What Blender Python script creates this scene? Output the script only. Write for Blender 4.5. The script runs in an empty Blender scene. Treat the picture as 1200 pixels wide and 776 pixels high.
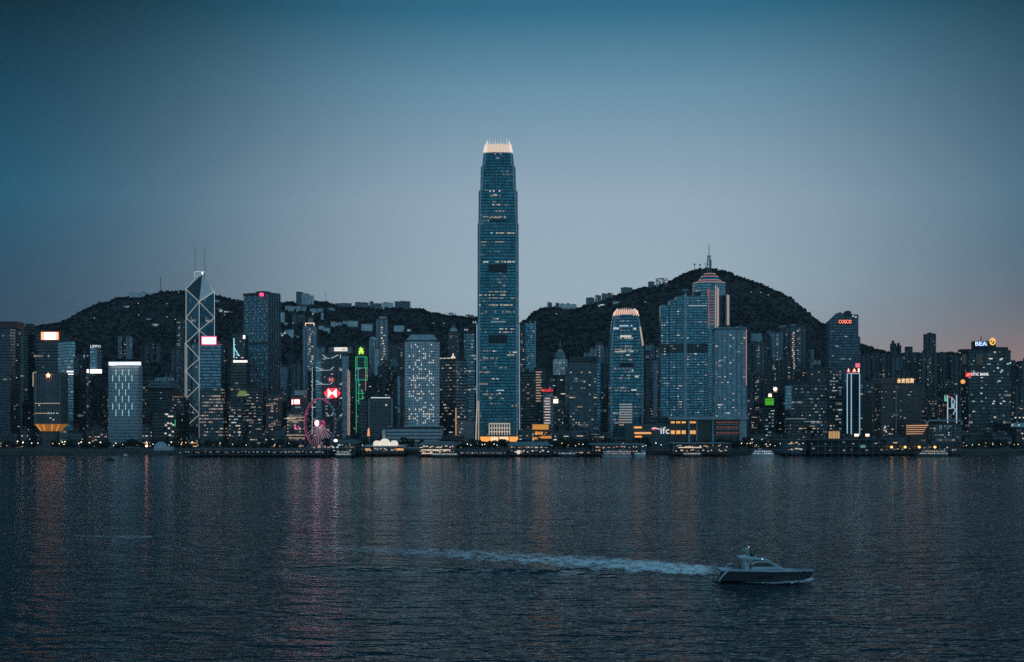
import bpy, math, random
import numpy as np
from mathutils import Vector, Matrix
random.seed(7); RNG = np.random.default_rng(11)
SC = bpy.context.scene; COL = SC.collection
R = math.radians
F = 1624.0            # lens in photo pixels (1200 wide)
HOR = 489.0           # eye level line
CAMZ = 42.0

# ------------------------------------------------------------------ camera, sky, sun, exposure
cam = bpy.data.cameras.new('camera'); camo = bpy.data.objects.new('camera', cam); COL.objects.link(camo)
camo.location = (0, 0, CAMZ); camo.rotation_euler = (R(90), 0, 0)
cam.sensor_width = 36; cam.lens = 36 * F / 1200; cam.shift_y = (HOR - 388) / 1200
cam.clip_start = 1; cam.clip_end = 20000
SC.camera = camo
SC.view_settings.view_transform = 'Standard'; SC.view_settings.look = 'None'
SC.view_settings.gamma = 1; SC.view_settings.exposure = 0.0; SC.view_settings.use_curve_mapping = False
SC.cycles.max_bounces = 5; SC.cycles.diffuse_bounces = 2; SC.cycles.glossy_bounces = 3
SC.cycles.transparent_max_bounces = 6; SC.cycles.sample_clamp_indirect = 0.5
SC.cycles.caustics_reflective = False; SC.cycles.caustics_refractive = False
SC.cycles.use_denoising = False
try: SC.cycles.denoiser = 'OPENIMAGEDENOISE'; SC.cycles.denoising_prefilter = 'ACCURATE'
except Exception: pass

class NT:
    """small node tree helper"""
    def __init__(s, tree): s.t = tree; s.n = tree.nodes; s.l = tree.links
    def new(s, typ, **kw):
        n = s.n.new(typ)
        for k, v in kw.items(): setattr(n, k, v)
        return n
    def put(s, sock, v):
        if isinstance(v, bpy.types.NodeSocket): s.l.new(v, sock)
        elif v is not None:
            if isinstance(v, (tuple, list)) and len(v) == 3 and sock.type == 'RGBA': v = (*v, 1)
            sock.default_value = v
    def math(s, op, a, b=None, c=None, clamp=False):
        n = s.new('ShaderNodeMath', operation=op); n.use_clamp = clamp
        for i, v in enumerate((a, b, c)):
            if v is not None: s.put(n.inputs[i], v)
        return n.outputs[0]
    def mix(s, f, a, b, typ='RGBA', blend='MIX'):
        n = s.new('ShaderNodeMix', data_type=typ)
        if typ == 'RGBA': n.blend_type = blend; i, o = (6, 7), 2
        else: i, o = (2, 3), 0
        s.put(n.inputs[0], f); s.put(n.inputs[i[0]], a); s.put(n.inputs[i[1]], b)
        return n.outputs[o]
    def ramp(s, f, stops, interp='LINEAR'):
        n = s.new('ShaderNodeValToRGB'); r = n.color_ramp; r.interpolation = interp
        while len(r.elements) < len(stops): r.elements.new(0.5)
        for e, (p, c) in zip(r.elements, stops):
            e.position = p; e.color = (*c, 1) if len(c) == 3 else c
        s.put(n.inputs[0], f); return n.outputs[0]
    def vec(s, x, y, z):
        n = s.new('ShaderNodeCombineXYZ')
        for i, v in enumerate((x, y, z)): s.put(n.inputs[i], v)
        return n.outputs[0]

def lin(r, g, b):
    f = lambda c: (c / 255 / 12.92) if c <= 10 else ((c / 255 + 0.055) / 1.055) ** 2.4
    return (f(r), f(g), f(b))

SUN_EL, SUN_AZ = 3.0, 62.0        # low dusk sun beyond the hills, well round to the west
w = bpy.data.worlds.new('World'); SC.world = w; w.use_nodes = True
T = NT(w.node_tree); T.n.clear()
tc = T.new('ShaderNodeTexCoord'); sp = T.new('ShaderNodeSeparateXYZ'); T.l.new(tc.outputs['Generated'], sp.inputs[0])
zz = T.math('MAXIMUM', sp.outputs[2], 0.0)
az = T.math('ARCTAN2', sp.outputs[0], sp.outputs[1])
t = T.math('DIVIDE', zz, 0.40, clamp=True)
glow = T.ramp(t, [(0, lin(152, 163, 172)), (0.10, lin(157, 172, 182)), (0.22, lin(160, 180, 193)), (0.38, lin(153, 174, 190)),
                  (0.575, lin(106, 147, 171)), (0.70, lin(52, 111, 140)), (0.86, lin(28, 74, 100)), (1, lin(14, 36, 56))])
side = T.ramp(t, [(0, lin(48, 72, 92)), (0.2, lin(38, 68, 92)), (0.38, lin(18, 84, 111)), (0.565, lin(8, 58, 81)), (0.70, lin(6, 34, 45)),
                  (1, lin(12, 32, 46))])
d = T.math('ABSOLUTE', T.math('DIVIDE', T.math('SUBTRACT', az, 0.056), 0.267))
g = T.math('POWER', 2.718, T.math('MULTIPLY', T.math('POWER', d, 2.6), -1.0))
back = T.ramp(t, [(0, lin(134, 174, 191)), (0.4, lin(134, 180, 201)), (1, lin(96, 151, 180))])  # rear sky raised beyond dusk level to fill the camera-facing facades
rear = T.math('MULTIPLY', T.math('SUBTRACT', T.math('ABSOLUTE', az), 0.55), 1.4, clamp=True)
base = T.mix(rear, T.mix(g, side, glow), back)
zen = T.math('MULTIPLY', T.math('SUBTRACT', zz, 0.46), 2.6, clamp=True)
base = T.mix(zen, base, lin(78, 118, 144))  # overhead sky brightened to lift foam, decks and roofs
dp = T.math('DIVIDE', T.math('SUBTRACT', az, 0.42), 0.22); dz = T.math('DIVIDE', zz, 0.055)
pk = T.math('MULTIPLY', T.math('POWER', 2.718, T.math('MULTIPLY', T.math('MULTIPLY', dp, dp), -1.0)),
            T.math('POWER', 2.718, T.math('MULTIPLY', T.math('MULTIPLY', dz, dz), -1.0)))
base = T.mix(T.math('MULTIPLY', pk, 0.95, clamp=True), base, lin(176, 131, 113))
sky = T.new('ShaderNodeTexSky'); sky.sky_type = 'NISHITA'; sky.sun_disc = False
sky.sun_elevation = R(SUN_EL); sky.sun_rotation = R(SUN_AZ); sky.altitude = 40
b1 = T.new('ShaderNodeBackground'); T.l.new(base, b1.inputs[0]); b1.inputs[1].default_value = 1.0
b2 = T.new('ShaderNodeBackground'); T.l.new(sky.outputs[0], b2.inputs[0]); b2.inputs[1].default_value = 0.0012
ad = T.new('ShaderNodeAddShader'); T.l.new(b1.outputs[0], ad.inputs[0]); T.l.new(b2.outputs[0], ad.inputs[1])
o = T.new('ShaderNodeOutputWorld'); T.l.new(ad.outputs[0], o.inputs[0])

sl = bpy.data.lights.new('sun', 'SUN'); sl.energy = 0.10; sl.angle = R(14); sl.color = (1, .66, .56)
so = bpy.data.objects.new('sun', sl); COL.objects.link(so)
sd = Vector((math.sin(R(SUN_AZ)) * math.cos(R(SUN_EL)), math.cos(R(SUN_AZ)) * math.cos(R(SUN_EL)), math.sin(R(SUN_EL))))
so.rotation_euler = sd.to_track_quat('Z', 'Y').to_euler()

# ------------------------------------------------------------------ photo point -> place at a chosen distance
def X(px, Y): return (px - 600) * Y / F
def Z(py, Y): return CAMZ + (HOR - py) * Y / F
def P(px, py, Y): return Vector((X(px, Y), Y, Z(py, Y)))
def W(px, py, z=0.0):
    Y = (CAMZ - z) * F / (py - HOR); return Vector((X(px, Y), Y, z))

# ------------------------------------------------------------------ objects
def tag(o, label=None, cat=None, group=None, kind=None):
    if label: o['label'] = label
    if cat: o['category'] = cat
    if group: o['group'] = group
    if kind: o['kind'] = kind
    return o
def thing(name, label, cat, loc, group=None, rz=0):
    o = bpy.data.objects.new(name, None); COL.objects.link(o); o.location = loc; o.rotation_euler = (0, 0, rz)
    o.empty_display_size = 1
    return tag(o, label, cat, group)
def copy_tree(o, parent=None):
    c = o.copy(); COL.objects.link(c)
    if parent: c.parent = parent
    for ch in o.children: copy_tree(ch, c)
    return c

class MB:
    """collects polygons in world (or local) metres, builds ONE mesh object"""
    def __init__(s): s.v = []; s.f = []; s.uv = []
    def face(s, pts, uvs=None):
        i = len(s.v); s.v += [tuple(p) for p in pts]; s.f.append(list(range(i, i + len(pts))))
        s.uv += uvs if uvs else [(-900.0, -900.0)] * len(pts)
    def prism(s, poly, z0, z1, top=None, cap=True, bottom=False):
        top = top or poly; u = 0; n = len(poly)
        for i in range(n):
            a, b = poly[i], poly[(i + 1) % n]; c, d_ = top[(i + 1) % n], top[i]
            L = math.hypot(b[0] - a[0], b[1] - a[1])
            s.face([(a[0], a[1], z0), (b[0], b[1], z0), (c[0], c[1], z1), (d_[0], d_[1], z1)],
                   [(u, z0), (u + L, z0), (u + L, z1), (u, z1)])
            u += L
        if cap: s.face([(p[0], p[1], z1) for p in top])
        if bottom: s.face([(p[0], p[1], z0) for p in reversed(poly)])
        return s
    def box(s, x0, x1, y0, y1, z0, z1):
        return s.prism([(x0, y0), (x1, y0), (x1, y1), (x0, y1)], z0, z1, bottom=True)
    def bar(s, p, q, w, d=None):
        p, q = Vector(p), Vector(q); a = (q - p).normalized()
        up = Vector((0, 1, 0)) if abs(a.y) < .9 else Vector((0, 0, 1))
        e = a.cross(up).normalized() * w / 2; g_ = a.cross(e).normalized() * (d or w) / 2
        r1 = [p - e - g_, p + e - g_, p + e + g_, p - e + g_]; r2 = [x + (q - p) for x in r1]
        for i in range(4): j = (i + 1) % 4; s.face([r1[i], r1[j], r2[j], r2[i]])
        s.face(r1[::-1]); s.face(r2); return s
    def tube(s, pts, r, n=6, closed=False):
        pts = [Vector(p) for p in pts]; m = len(pts); rings = []
        for i, p in enumerate(pts):
            a = (pts[(i + 1) % m] - pts[i - 1]) if closed else (pts[min(i + 1, m - 1)] - pts[max(i - 1, 0)])
            a.normalize(); up = Vector((0, 0, 1)) if abs(a.z) < .9 else Vector((0, 1, 0))
            e = a.cross(up).normalized(); g_ = a.cross(e).normalized(); rr = r[i] if isinstance(r, (list, tuple)) else r
            rings.append([p + e * rr * math.cos(2 * math.pi * k / n) + g_ * rr * math.sin(2 * math.pi * k / n) for k in range(n)])
        for i in range(m if closed else m - 1):
            a, b = rings[i], rings[(i + 1) % m]
            for k in range(n): s.face([a[k], a[(k + 1) % n], b[(k + 1) % n], b[k]])
        if not closed: s.face(rings[0][::-1]); s.face(rings[-1])
        return s
    def lathe(s, c, prof, n=20):
        rings = [[(c[0] + r * math.cos(2 * math.pi * k / n), c[1] + r * math.sin(2 * math.pi * k / n), z) for k in range(n)] for r, z in prof]
        for a, b, (r0, z0), (r1, z1) in zip(rings, rings[1:], prof, prof[1:]):
            for k in range(n):
                k2 = (k + 1) % n; L = 2 * math.pi * max(r0, r1) / n
                s.face([a[k], a[k2], b[k2], b[k]], [(k * L, z0), (k * L + L, z0), (k * L + L, z1), (k * L, z1)])
        s.face(rings[-1]); return s
    def build(s, name, mat, parent=None, smooth=False, weld=False):
        me = bpy.data.meshes.new(name)
        off = Vector(parent_loc(parent)) if parent else Vector((0, 0, 0))
        me.from_pydata([(x - off.x, y - off.y, z - off.z) for x, y, z in s.v], [], s.f)
        l = me.uv_layers.new(name='UVMap'); l.data.foreach_set('uv', np.array(s.uv, dtype=np.float32).ravel())
        me.materials.append(mat)
        if weld:
            import bmesh
            bm = bmesh.new(); bm.from_mesh(me); bmesh.ops.remove_doubles(bm, verts=bm.verts, dist=1e-4)
            bmesh.ops.recalc_face_normals(bm, faces=bm.faces); bm.to_mesh(me); bm.free()
        if smooth: me.polygons.foreach_set('use_smooth', [True] * len(me.polygons))
        o = bpy.data.objects.new(name, me); COL.objects.link(o)
        if parent: o.parent = parent
        return o
def parent_loc(o):
    v = Vector((0, 0, 0))
    while o: v += o.location; o = o.parent
    return v

# ------------------------------------------------------------------ materials
MATS = {}
def mat(name):
    m = bpy.data.materials.new(name); m.use_nodes = True; n = NT(m.node_tree)
    return m, n, m.node_tree.nodes['Principled BSDF']
def plain(name, col, rough=.7, metal=0, var=.25, scale=.15):
    """matte surface with weathering that varies slowly over it"""
    if name in MATS: return MATS[name]
    m, n, b = mat(name)
    tc = n.new('ShaderNodeTexCoord'); nz = n.new('ShaderNodeTexNoise'); n.l.new(tc.outputs['Object'], nz.inputs[0])
    nz.inputs['Scale'].default_value = scale; nz.inputs['Detail'].default_value = 5
    dark = tuple(c * (1 - var) for c in col); lite = tuple(min(1, c * (1 + var)) for c in col)
    n.l.new(n.ramp(nz.outputs[0], [(.3, dark), (.7, lite)]), b.inputs['Base Color'])
    b.inputs['Roughness'].default_value = rough; b.inputs['Metallic'].default_value = metal
    MATS[name] = m; return m
def emit(name, col, s, sample=False):
    if name in MATS: return MATS[name]
    m, n, b = mat(name)
    b.inputs['Base Color'].default_value = (*[min(.8, c * .5 + .05) for c in col], 1); b.inputs['Roughness'].default_value = .4
    b.inputs['Emission Color'].default_value = (*col, 1); b.inputs['Emission Strength'].default_value = s
    if s < .6 or name.startswith('window_light'): m.cycles.emission_sampling = 'NONE'
    MATS[name] = m; return m

def facade_group():
    g = bpy.data.node_groups.new('Facade', 'ShaderNodeTree'); n = NT(g)
    ins = [('Wall', 'NodeSocketColor', (.2, .2, .2, 1)), ('Glass', 'NodeSocketColor', (.1, .2, .25, 1)), ('Metal', 'NodeSocketFloat', .8),
           ('Bay', 'NodeSocketFloat', 3), ('Floor', 'NodeSocketFloat', 4), ('WinW', 'NodeSocketFloat', .8), ('WinH', 'NodeSocketFloat', .6),
           ('Lit', 'NodeSocketFloat', .05), ('Strip', 'NodeSocketFloat', .05), ('Warm', 'NodeSocketFloat', .5), ('Strength', 'NodeSocketFloat', .6),
           ('Rough', 'NodeSocketFloat', .15)]
    for nm, ty, dv in ins:
        s = g.interface.new_socket(nm, in_out='INPUT', socket_type=ty); s.default_value = dv
    g.interface.new_socket('BSDF', in_out='OUTPUT', socket_type='NodeSocketShader')
    I = n.new('NodeGroupInput').outputs; out = n.new('NodeGroupOutput')
    uv = n.new('ShaderNodeUVMap'); s = n.new('ShaderNodeSeparateXYZ'); n.l.new(uv.outputs[0], s.inputs[0])
    cu = n.math('DIVIDE', s.outputs[0], I['Bay']); cv = n.math('DIVIDE', s.outputs[1], I['Floor'])
    iu, iv, fu, fv = n.math('FLOOR', cu), n.math('FLOOR', cv), n.math('FRACT', cu), n.math('FRACT', cv)
    oi = n.new('ShaderNodeObjectInfo'); seed = n.math('MULTIPLY', oi.outputs['Random'], 97.0)
    inside = lambda f, wd: n.math('LESS_THAN', n.math('ABSOLUTE', n.math('SUBTRACT', f, .5)), n.math('MULTIPLY', wd, .5))
    geo = n.new('ShaderNodeNewGeometry'); gs = n.new('ShaderNodeSeparateXYZ'); n.l.new(geo.outputs['Normal'], gs.inputs[0])
    wallf = n.math('LESS_THAN', n.math('ABSOLUTE', gs.outputs[2]), .6)
    mask = n.math('MULTIPLY', n.math('MULTIPLY', inside(fu, I['WinW']), inside(fv, I['WinH'])), wallf)
    wn = n.new('ShaderNodeTexWhiteNoise', noise_dimensions='3D'); n.l.new(n.vec(iu, iv, seed), wn.inputs[0])
    c = n.new('ShaderNodeSeparateXYZ'); n.l.new(wn.outputs['Color'], c.inputs[0])
    ws = n.new('ShaderNodeTexWhiteNoise', noise_dimensions='3D')
    n.l.new(n.vec(n.math('FLOOR', n.math('DIVIDE', n.math('ADD', iu, n.math('MULTIPLY', iv, 1.7)), 6.0)), n.math('ADD', iv, .4), n.math('ADD', seed, 3.0)), ws.inputs[0])
    nz = n.new('ShaderNodeTexNoise', noise_dimensions='3D'); n.l.new(n.vec(n.math('MULTIPLY', iu, .09), n.math('MULTIPLY', iv, .16), seed), nz.inputs[0])
    nz.inputs['Scale'].default_value = 1.0; nz.inputs['Detail'].default_value = 2
    clump = n.math('MULTIPLY', n.math('SUBTRACT', nz.outputs[0], .28, clamp=True), 4.0)
    litc = n.math('LESS_THAN', wn.outputs['Value'], n.math('MULTIPLY', I['Lit'], clump))
    lits = n.math('MULTIPLY', n.math('LESS_THAN', ws.outputs['Value'], n.math('MULTIPLY', I['Strip'], clump)), n.math('GREATER_THAN', c.outputs[1], .2))
    lit = n.math('MAXIMUM', litc, lits)
    bright = n.math('ADD', n.math('MULTIPLY', n.math('MULTIPLY', c.outputs[2], c.outputs[2]), .85), .15)
    em = n.math('MULTIPLY', n.math('MULTIPLY', lit, mask), n.math('MULTIPLY', bright, n.math('MULTIPLY', I['Strength'], .55)))
    ecol = n.mix(n.math('ADD', I['Warm'], n.math('MULTIPLY', n.math('SUBTRACT', c.outputs[0], .5), .7), clamp=True), (.75, .92, 1), (1, .68, .42))
    # panes differ a little from each other; walls weather slowly
    wz = n.new('ShaderNodeTexNoise'); n.l.new(n.vec(n.math('MULTIPLY', s.outputs[0], .06), n.math('MULTIPLY', s.outputs[1], .025), seed), wz.inputs[0]); wz.inputs['Detail'].default_value = 4
    wfac = n.math('ADD', n.math('MULTIPLY', wz.outputs[0], .7), .65)
    vm = n.new('ShaderNodeVectorMath', operation='SCALE'); n.l.new(I['Wall'], vm.inputs[0]); n.l.new(wfac, vm.inputs['Scale'])
    vg = n.new('ShaderNodeVectorMath', operation='SCALE'); n.l.new(I['Glass'], vg.inputs[0])
    n.l.new(n.math('MULTIPLY', wfac, n.math('ADD', n.math('MULTIPLY', c.outputs[0], .7), .6)), vg.inputs['Scale'])
    b = n.new('ShaderNodeBsdfPrincipled')
    n.l.new(n.mix(mask, vm.outputs[0], vg.outputs[0]), b.inputs['Base Color'])
    n.l.new(n.math('MULTIPLY', mask, I['Metal']), b.inputs['Metallic'])
    n.l.new(n.mix(mask, .65, I['Rough'], 'FLOAT'), b.inputs['Roughness'])
    # each pane leans a touch its own way
    tilt = n.new('ShaderNodeVectorMath', operation='SUBTRACT'); n.l.new(wn.outputs['Color'], tilt.inputs[0]); tilt.inputs[1].default_value = (.5, .5, .5)
    ts = n.new('ShaderNodeVectorMath', operation='SCALE'); n.l.new(tilt.outputs[0], ts.inputs[0]); n.l.new(n.math('MULTIPLY', mask, .05), ts.inputs['Scale'])
    ta = n.new('ShaderNodeVectorMath', operation='ADD'); n.l.new(geo.outputs['Normal'], ta.inputs[0]); n.l.new(ts.outputs[0], ta.inputs[1])
    tn = n.new('ShaderNodeVectorMath', operation='NORMALIZE'); n.l.new(ta.outputs[0], tn.inputs[0]); n.l.new(tn.outputs[0], b.inputs['Normal'])
    n.l.new(ecol, b.inputs['Emission Color']); n.l.new(em, b.inputs['Emission Strength'])
    n.l.new(b.outputs[0], out.inputs[0]); return g
FG = facade_group()
def fac(name, wall, glass, metal=.8, bay=3, floor=4, ww=.85, wh=.6, lit=.03, strip=.04, warm=.5, es=.6, rough=.15):
    if name in MATS: return MATS[name]
    m = bpy.data.materials.new(name); m.use_nodes = True; n = NT(m.node_tree); n.n.clear()
    g = n.new('ShaderNodeGroup'); g.node_tree = FG; o = n.new('ShaderNodeOutputMaterial'); n.l.new(g.outputs[0], o.inputs[0])
    for k, v in zip(('Wall', 'Glass', 'Metal', 'Bay', 'Floor', 'WinW', 'WinH', 'Lit', 'Strip', 'Warm', 'Strength', 'Rough'),
                    ((*wall, 1), (*glass, 1), metal, bay, floor, ww, wh, lit, strip, warm, es, rough)): g.inputs[k].default_value = v
    m.cycles.emission_sampling = 'NONE'; m['bay'] = float(bay); m['floor'] = float(floor); m['wh'] = float(wh); m['ww'] = float(ww)
    MATS[name] = m; return m

fac('slate', (.04, .05, .06), (.05, .09, .115), .7, 2.4, 4, .8, .55, .012, .012, .5, .5)
fac('darkoffice', (.028, .032, .036), (.07, .09, .10), .6, 3, 4, .85, .55, .03, .04, .6, .5)
fac('blackglass', (.02, .024, .028), (.05, .075, .09), .8, 2.5, 4.2, .9, .7, .015, .02, .4, .5, .08)
fac('blueglass', (.06, .09, .11), (.16, .36, .46), .85, 2.2, 4.1, .9, .72, .012, .03, .55, .55, .1)
fac('tealglass', (.05, .09, .11), (.10, .33, .44), .85, 2.4, 4.1, .88, .66, .012, .06, .6, .6, .1)
fac('paleglass', (.22, .27, .30), (.20, .38, .47), .8, 2.4, 4.1, .85, .6, .02, .04, .6, .55, .12)
fac('bands', (.26, .31, .35), (.05, .09, .12), .7, 4, 4.1, .97, .5, .01, .03, .5, .5)
fac('darkbands', (.12, .145, .165), (.035, .055, .07), .7, 4, 4.1, .97, .52, .01, .03, .55, .5)
fac('litbands', (.09, .10, .11), (.06, .11, .14), .7, 3, 4.2, .94, .5, .05, .38, .75, .6)
fac('whitegrid', (.34, .40, .44), (.05, .10, .13), .5, 2.6, 4, .55, .5, .006, 0, .4, .4)
fac('palegrid', (.42, .47, .51), (.05, .08, .10), .5, 3.3, 3.7, .52, .5, .02, .01, .55, .7)
fac('finegrid', (.40, .48, .53), (.12, .24, .31), .7, 3.4, 3.4, .72, .66, .02, 0, .7, .6)
fac('resipale', (.34, .44, .50), (.04, .06, .08), .3, 3.2, 3, .5, .45, .03, 0, .75, .8)
fac('residark', (.075, .095, .11), (.03, .04, .05), .3, 3.2, 3, .5, .45, .035, 0, .7, .8)
fac('resimid', (.13, .17, .20), (.035, .05, .065), .3, 3.2, 3, .5, .45, .035, 0, .72, .8)
fac('resiwarm', (.15, .12, .12), (.04, .04, .05), .3, 3.2, 3, .5, .45, .09, 0, .85, .9)
fac('house', (.78, .86, .90), (.04, .05, .06), .2, 3.5, 3.2, .5, .45, .01, 0, .8, .5)
fac('housedark', (.17, .21, .235), (.04, .05, .06), .2, 3.5, 3.2, .5, .45, .02, 0, .8, .5)
fac('oldoffice', (.075, .07, .07), (.03, .035, .04), .5, 3.6, 3.8, .7, .5, .08, .10, .85, .5)
fac('bronze', (.10, .085, .085), (.05, .05, .055), .6, 2.6, 3.9, .95, .5, .012, .02, .6, .4)
fac('stripes', (.16, .18, .20), (.035, .045, .055), .6, 3.0, 80, .5, .99, 0, 0, .5, 0)
conc = plain('concrete', (.22, .25, .27)); palec = plain('pale_concrete', (.42, .47, .51)); darkc = plain('dark_concrete', (.05, .06, .068))
white = plain('white_paint', (.62, .66, .70), .5); steel = plain('grey_steel', (.18, .21, .23), .45, .3); black = plain('black_metal', (.02, .024, .028), .5)
roofg = plain('roof_grey', (.12, .14, .155)); tealroof = plain('teal_roof', (.03, .10, .11), .5); wood = plain('dark_timber', (.05, .04, .035))
E_white = emit('lamp_white', (1, .95, .90), 1.7); E_cool = emit('lamp_cool', (.72, .92, 1), 1.4); E_warm = emit('lamp_warm', (1, .62, .30), 2.2)
E_orange = emit('lamp_orange', (1, .36, .07), 1.1); E_red = emit('sign_red', (1, .04, .05), 1.5); E_pink = emit('sign_pink', (1, .10, .24), 1.4)
E_mag = emit('rim_magenta', (.85, .02, .20), .62); E_green = emit('line_green', (.06, .90, .35), .48); E_lime = emit('emblem_lime', (.55, .95, .12), 1.1)
E_line = emit('edge_light', (.80, .92, .90), .40); E_blue = emit('edge_blue', (.35, .72, 1), .42); E_signw = emit('sign_white', (1, .93, .95), 2.6)
E_soft = emit('soft_warm', (1, .68, .42), .5); E_peach = emit('sign_peach', (1, .72, .46), 2.2); E_rose = emit('rose_line', (1, .38, .34), .55)
E_board = emit('board_green', (.10, .62, .03), .55); E_cyan = emit('cyan_glow', (.12, .55, .75), .45); E_dim = emit('dim_white', (.85, .92, 1), .28)
E_str = emit('fairy_lights', (1, .78, .6), .9)

# ------------------------------------------------------------------ window children (each lit window is an object; mesh data shared)
WM = {}
def window_mesh(k):
    if k not in WM:
        col, s = {'w': ((1, .74, .52), .55), 'd': ((1, .70, .50), .26), 'c': ((.80, .93, 1), .55), 'n': ((1, .90, .78), .68), 'e': ((.8, .92, 1), .22), 'p': ((1, .52, .46), .38), 'o': ((1, .45, .16), .6)}[k]
        m = MB().box(-.5, .5, -.5, .5, -.5, .5); me = bpy.data.meshes.new('window'); me.from_pydata(m.v, [], m.f); me.materials.append(emit('window_light_' + {'w': 'warm', 'd': 'dim', 'c': 'cool', 'n': 'neutral', 'e': 'faint', 'p': 'pink', 'o': 'orange'}[k], col, s))
        WM[k] = me
    return WM[k]
def window(parent, p, w_, h_, rz, k):
    o = bpy.data.objects.new('window', window_mesh(k)); COL.objects.link(o); o.parent = parent
    o.location = Vector(p) - parent_loc(parent); o.rotation_euler = (0, 0, rz); o.scale = (w_, .5, h_); return o
def windows(parent, poly, z0, z1, n, bay, flo, kinds='wwdcne', ww=.58, wh=.27, hmin=None, rnd=None):
    """n lit windows on cells of the faces that look over the harbour"""
    rnd = rnd or random
    edges = []
    m = len(poly)
    for i in range(m):
        a, b = Vector(poly[i]).to_2d(), Vector(poly[(i + 1) % m]).to_2d(); L = (b - a).length
        nrm = Vector(((b - a).y, -(b - a).x)) / max(L, 1e-6)
        if L > 1.5 * bay and nrm.dot(-(a + b) / 2) > .25 * ((a + b) / 2).length: edges.append((a, b, L, nrm))
    if not edges: return
    used = set()
    for _ in range(n):
        a, b, L, nrm = rnd.choices(edges, [e[2] for e in edges])[0]
        iu, iv = rnd.randrange(int(L / bay)), rnd.randrange(max(1, int((z1 - (hmin or z0)) / flo)))
        if (id(a), iu, iv) in used: continue
        used.add((id(a), iu, iv))
        p = a + (b - a) * ((iu + .5) * bay / L) + nrm * .15
        z = (hmin or z0) + (iv + .5) * flo
        window(parent, (p.x, p.y, z), bay * ww * rnd.choice((.7, .85, 1, 1, 1.2, 2.1)), flo * wh * rnd.uniform(.75, 1.25), math.atan2((b - a).y, (b - a).x), rnd.choice(kinds))

def text_mesh(body, w_, h_, depth=.4):
    c = bpy.data.curves.new('lettering', 'FONT'); c.body = body; c.extrude = depth / 2; c.resolution_u = 2
    c.align_x = 'CENTER'; o = bpy.data.objects.new('lettering', c); COL.objects.link(o)
    dg = bpy.context.evaluated_depsgraph_get(); me = bpy.data.meshes.new_from_object(o.evaluated_get(dg)); bpy.data.objects.remove(o)
    n = len(me.vertices); co = np.zeros(n * 3); me.vertices.foreach_get('co', co); co = co.reshape(-1, 3)
    lo, hi = co.min(0), co.max(0); co[:, 0] = (co[:, 0] - (lo[0] + hi[0]) / 2) * w_ / (hi[0] - lo[0]); co[:, 1] = (co[:, 1] - (lo[1] + hi[1]) / 2) * h_ / (hi[1] - lo[1])
    me.vertices.foreach_set('co', co.ravel()); me.materials.clear(); return me
def lettering(parent, body, centre, w_, h_, m, name='lettering', rz=0):
    me = text_mesh(body, w_, h_); me.materials.append(m)
    o = bpy.data.objects.new(name, me); COL.objects.link(o); o.parent = parent
    o.location = Vector(centre) - parent_loc(parent); o.rotation_euler = (R(90), 0, rz); return o
def panel(parent, name, px0, px1, py0, py1, Y, m, th=1.2):
    return MB().box(X(px0, Y), X(px1, Y), Y - th, Y, Z(py1, Y), Z(py0, Y)).build(name, m, parent)
def bar(parent, name, p, q, w_, m, d_=None): return MB().bar(p, q, w_, d_).build(name, m, parent)
# ------------------------------------------------------------------ water
def water_mat():
    m, n, b = mat('harbour_water')
    b.inputs['Base Color'].default_value = (.003, .020, .029, 1); b.inputs['Roughness'].default_value = .13; b.inputs['IOR'].default_value = 1.33; b.inputs['Specular Tint'].default_value = (.42, .90, 1, 1)
    tc = n.new('ShaderNodeTexCoord')
    h = None
    for sc, rot, st, det, amp in ((.60, 14, (.55, 1, 1), 1, .62), (.24, -9, (.55, 1, 1), 2, 2.7), (.085, 8, (.6, 1, 1), 2, 4.8), (.03, -4, (.6, 1, 1), 1, 3.6)):
        mp = n.new('ShaderNodeMapping'); n.l.new(tc.outputs['Object'], mp.inputs[0]); mp.inputs['Rotation'].default_value[2] = R(rot); mp.inputs['Scale'].default_value = st
        nz = n.new('ShaderNodeTexNoise'); n.l.new(mp.outputs[0], nz.inputs[0]); nz.inputs['Scale'].default_value = sc; nz.inputs['Detail'].default_value = det
        nz.inputs['Roughness'].default_value = .55
        v = n.math('MULTIPLY', nz.outputs[0], amp); h = v if h is None else n.math('ADD', h, v)
    # patches of wind: the surface is rougher in some places than in others
    pz = n.new('ShaderNodeTexNoise'); mp = n.new('ShaderNodeMapping'); n.l.new(tc.outputs['Object'], mp.inputs[0]); mp.inputs['Scale'].default_value = (.5, 1, 1)
    n.l.new(mp.outputs[0], pz.inputs[0]); pz.inputs['Scale'].default_value = .007; pz.inputs['Detail'].default_value = 4
    bp = n.new('ShaderNodeBump'); n.l.new(h, bp.inputs['Height']); bp.inputs['Distance'].default_value = 1.0
    # the water calms towards the lee of the far piers
    sy = n.new('ShaderNodeSeparateXYZ'); n.l.new(tc.outputs['Object'], sy.inputs[0])
    calm = n.math('SUBTRACT', 1.0, n.math('MULTIPLY', n.math('DIVIDE', n.math('SUBTRACT', sy.outputs[1], 420.0), 650.0, clamp=True), .58))
    n.l.new(n.math('MULTIPLY', calm, n.math('ADD', n.math('MULTIPLY', pz.outputs[0], .9), .38)), bp.inputs['Strength']); n.l.new(bp.outputs[0], b.inputs['Normal'])
    return m
WATER = water_mat()
m = MB(); m.face([(-6000, -3000, 0), (6000, -3000, 0), (6000, 1660, 0), (-6000, 1660, 0)])
tag(m.build('water', WATER), kind='structure')

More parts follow.
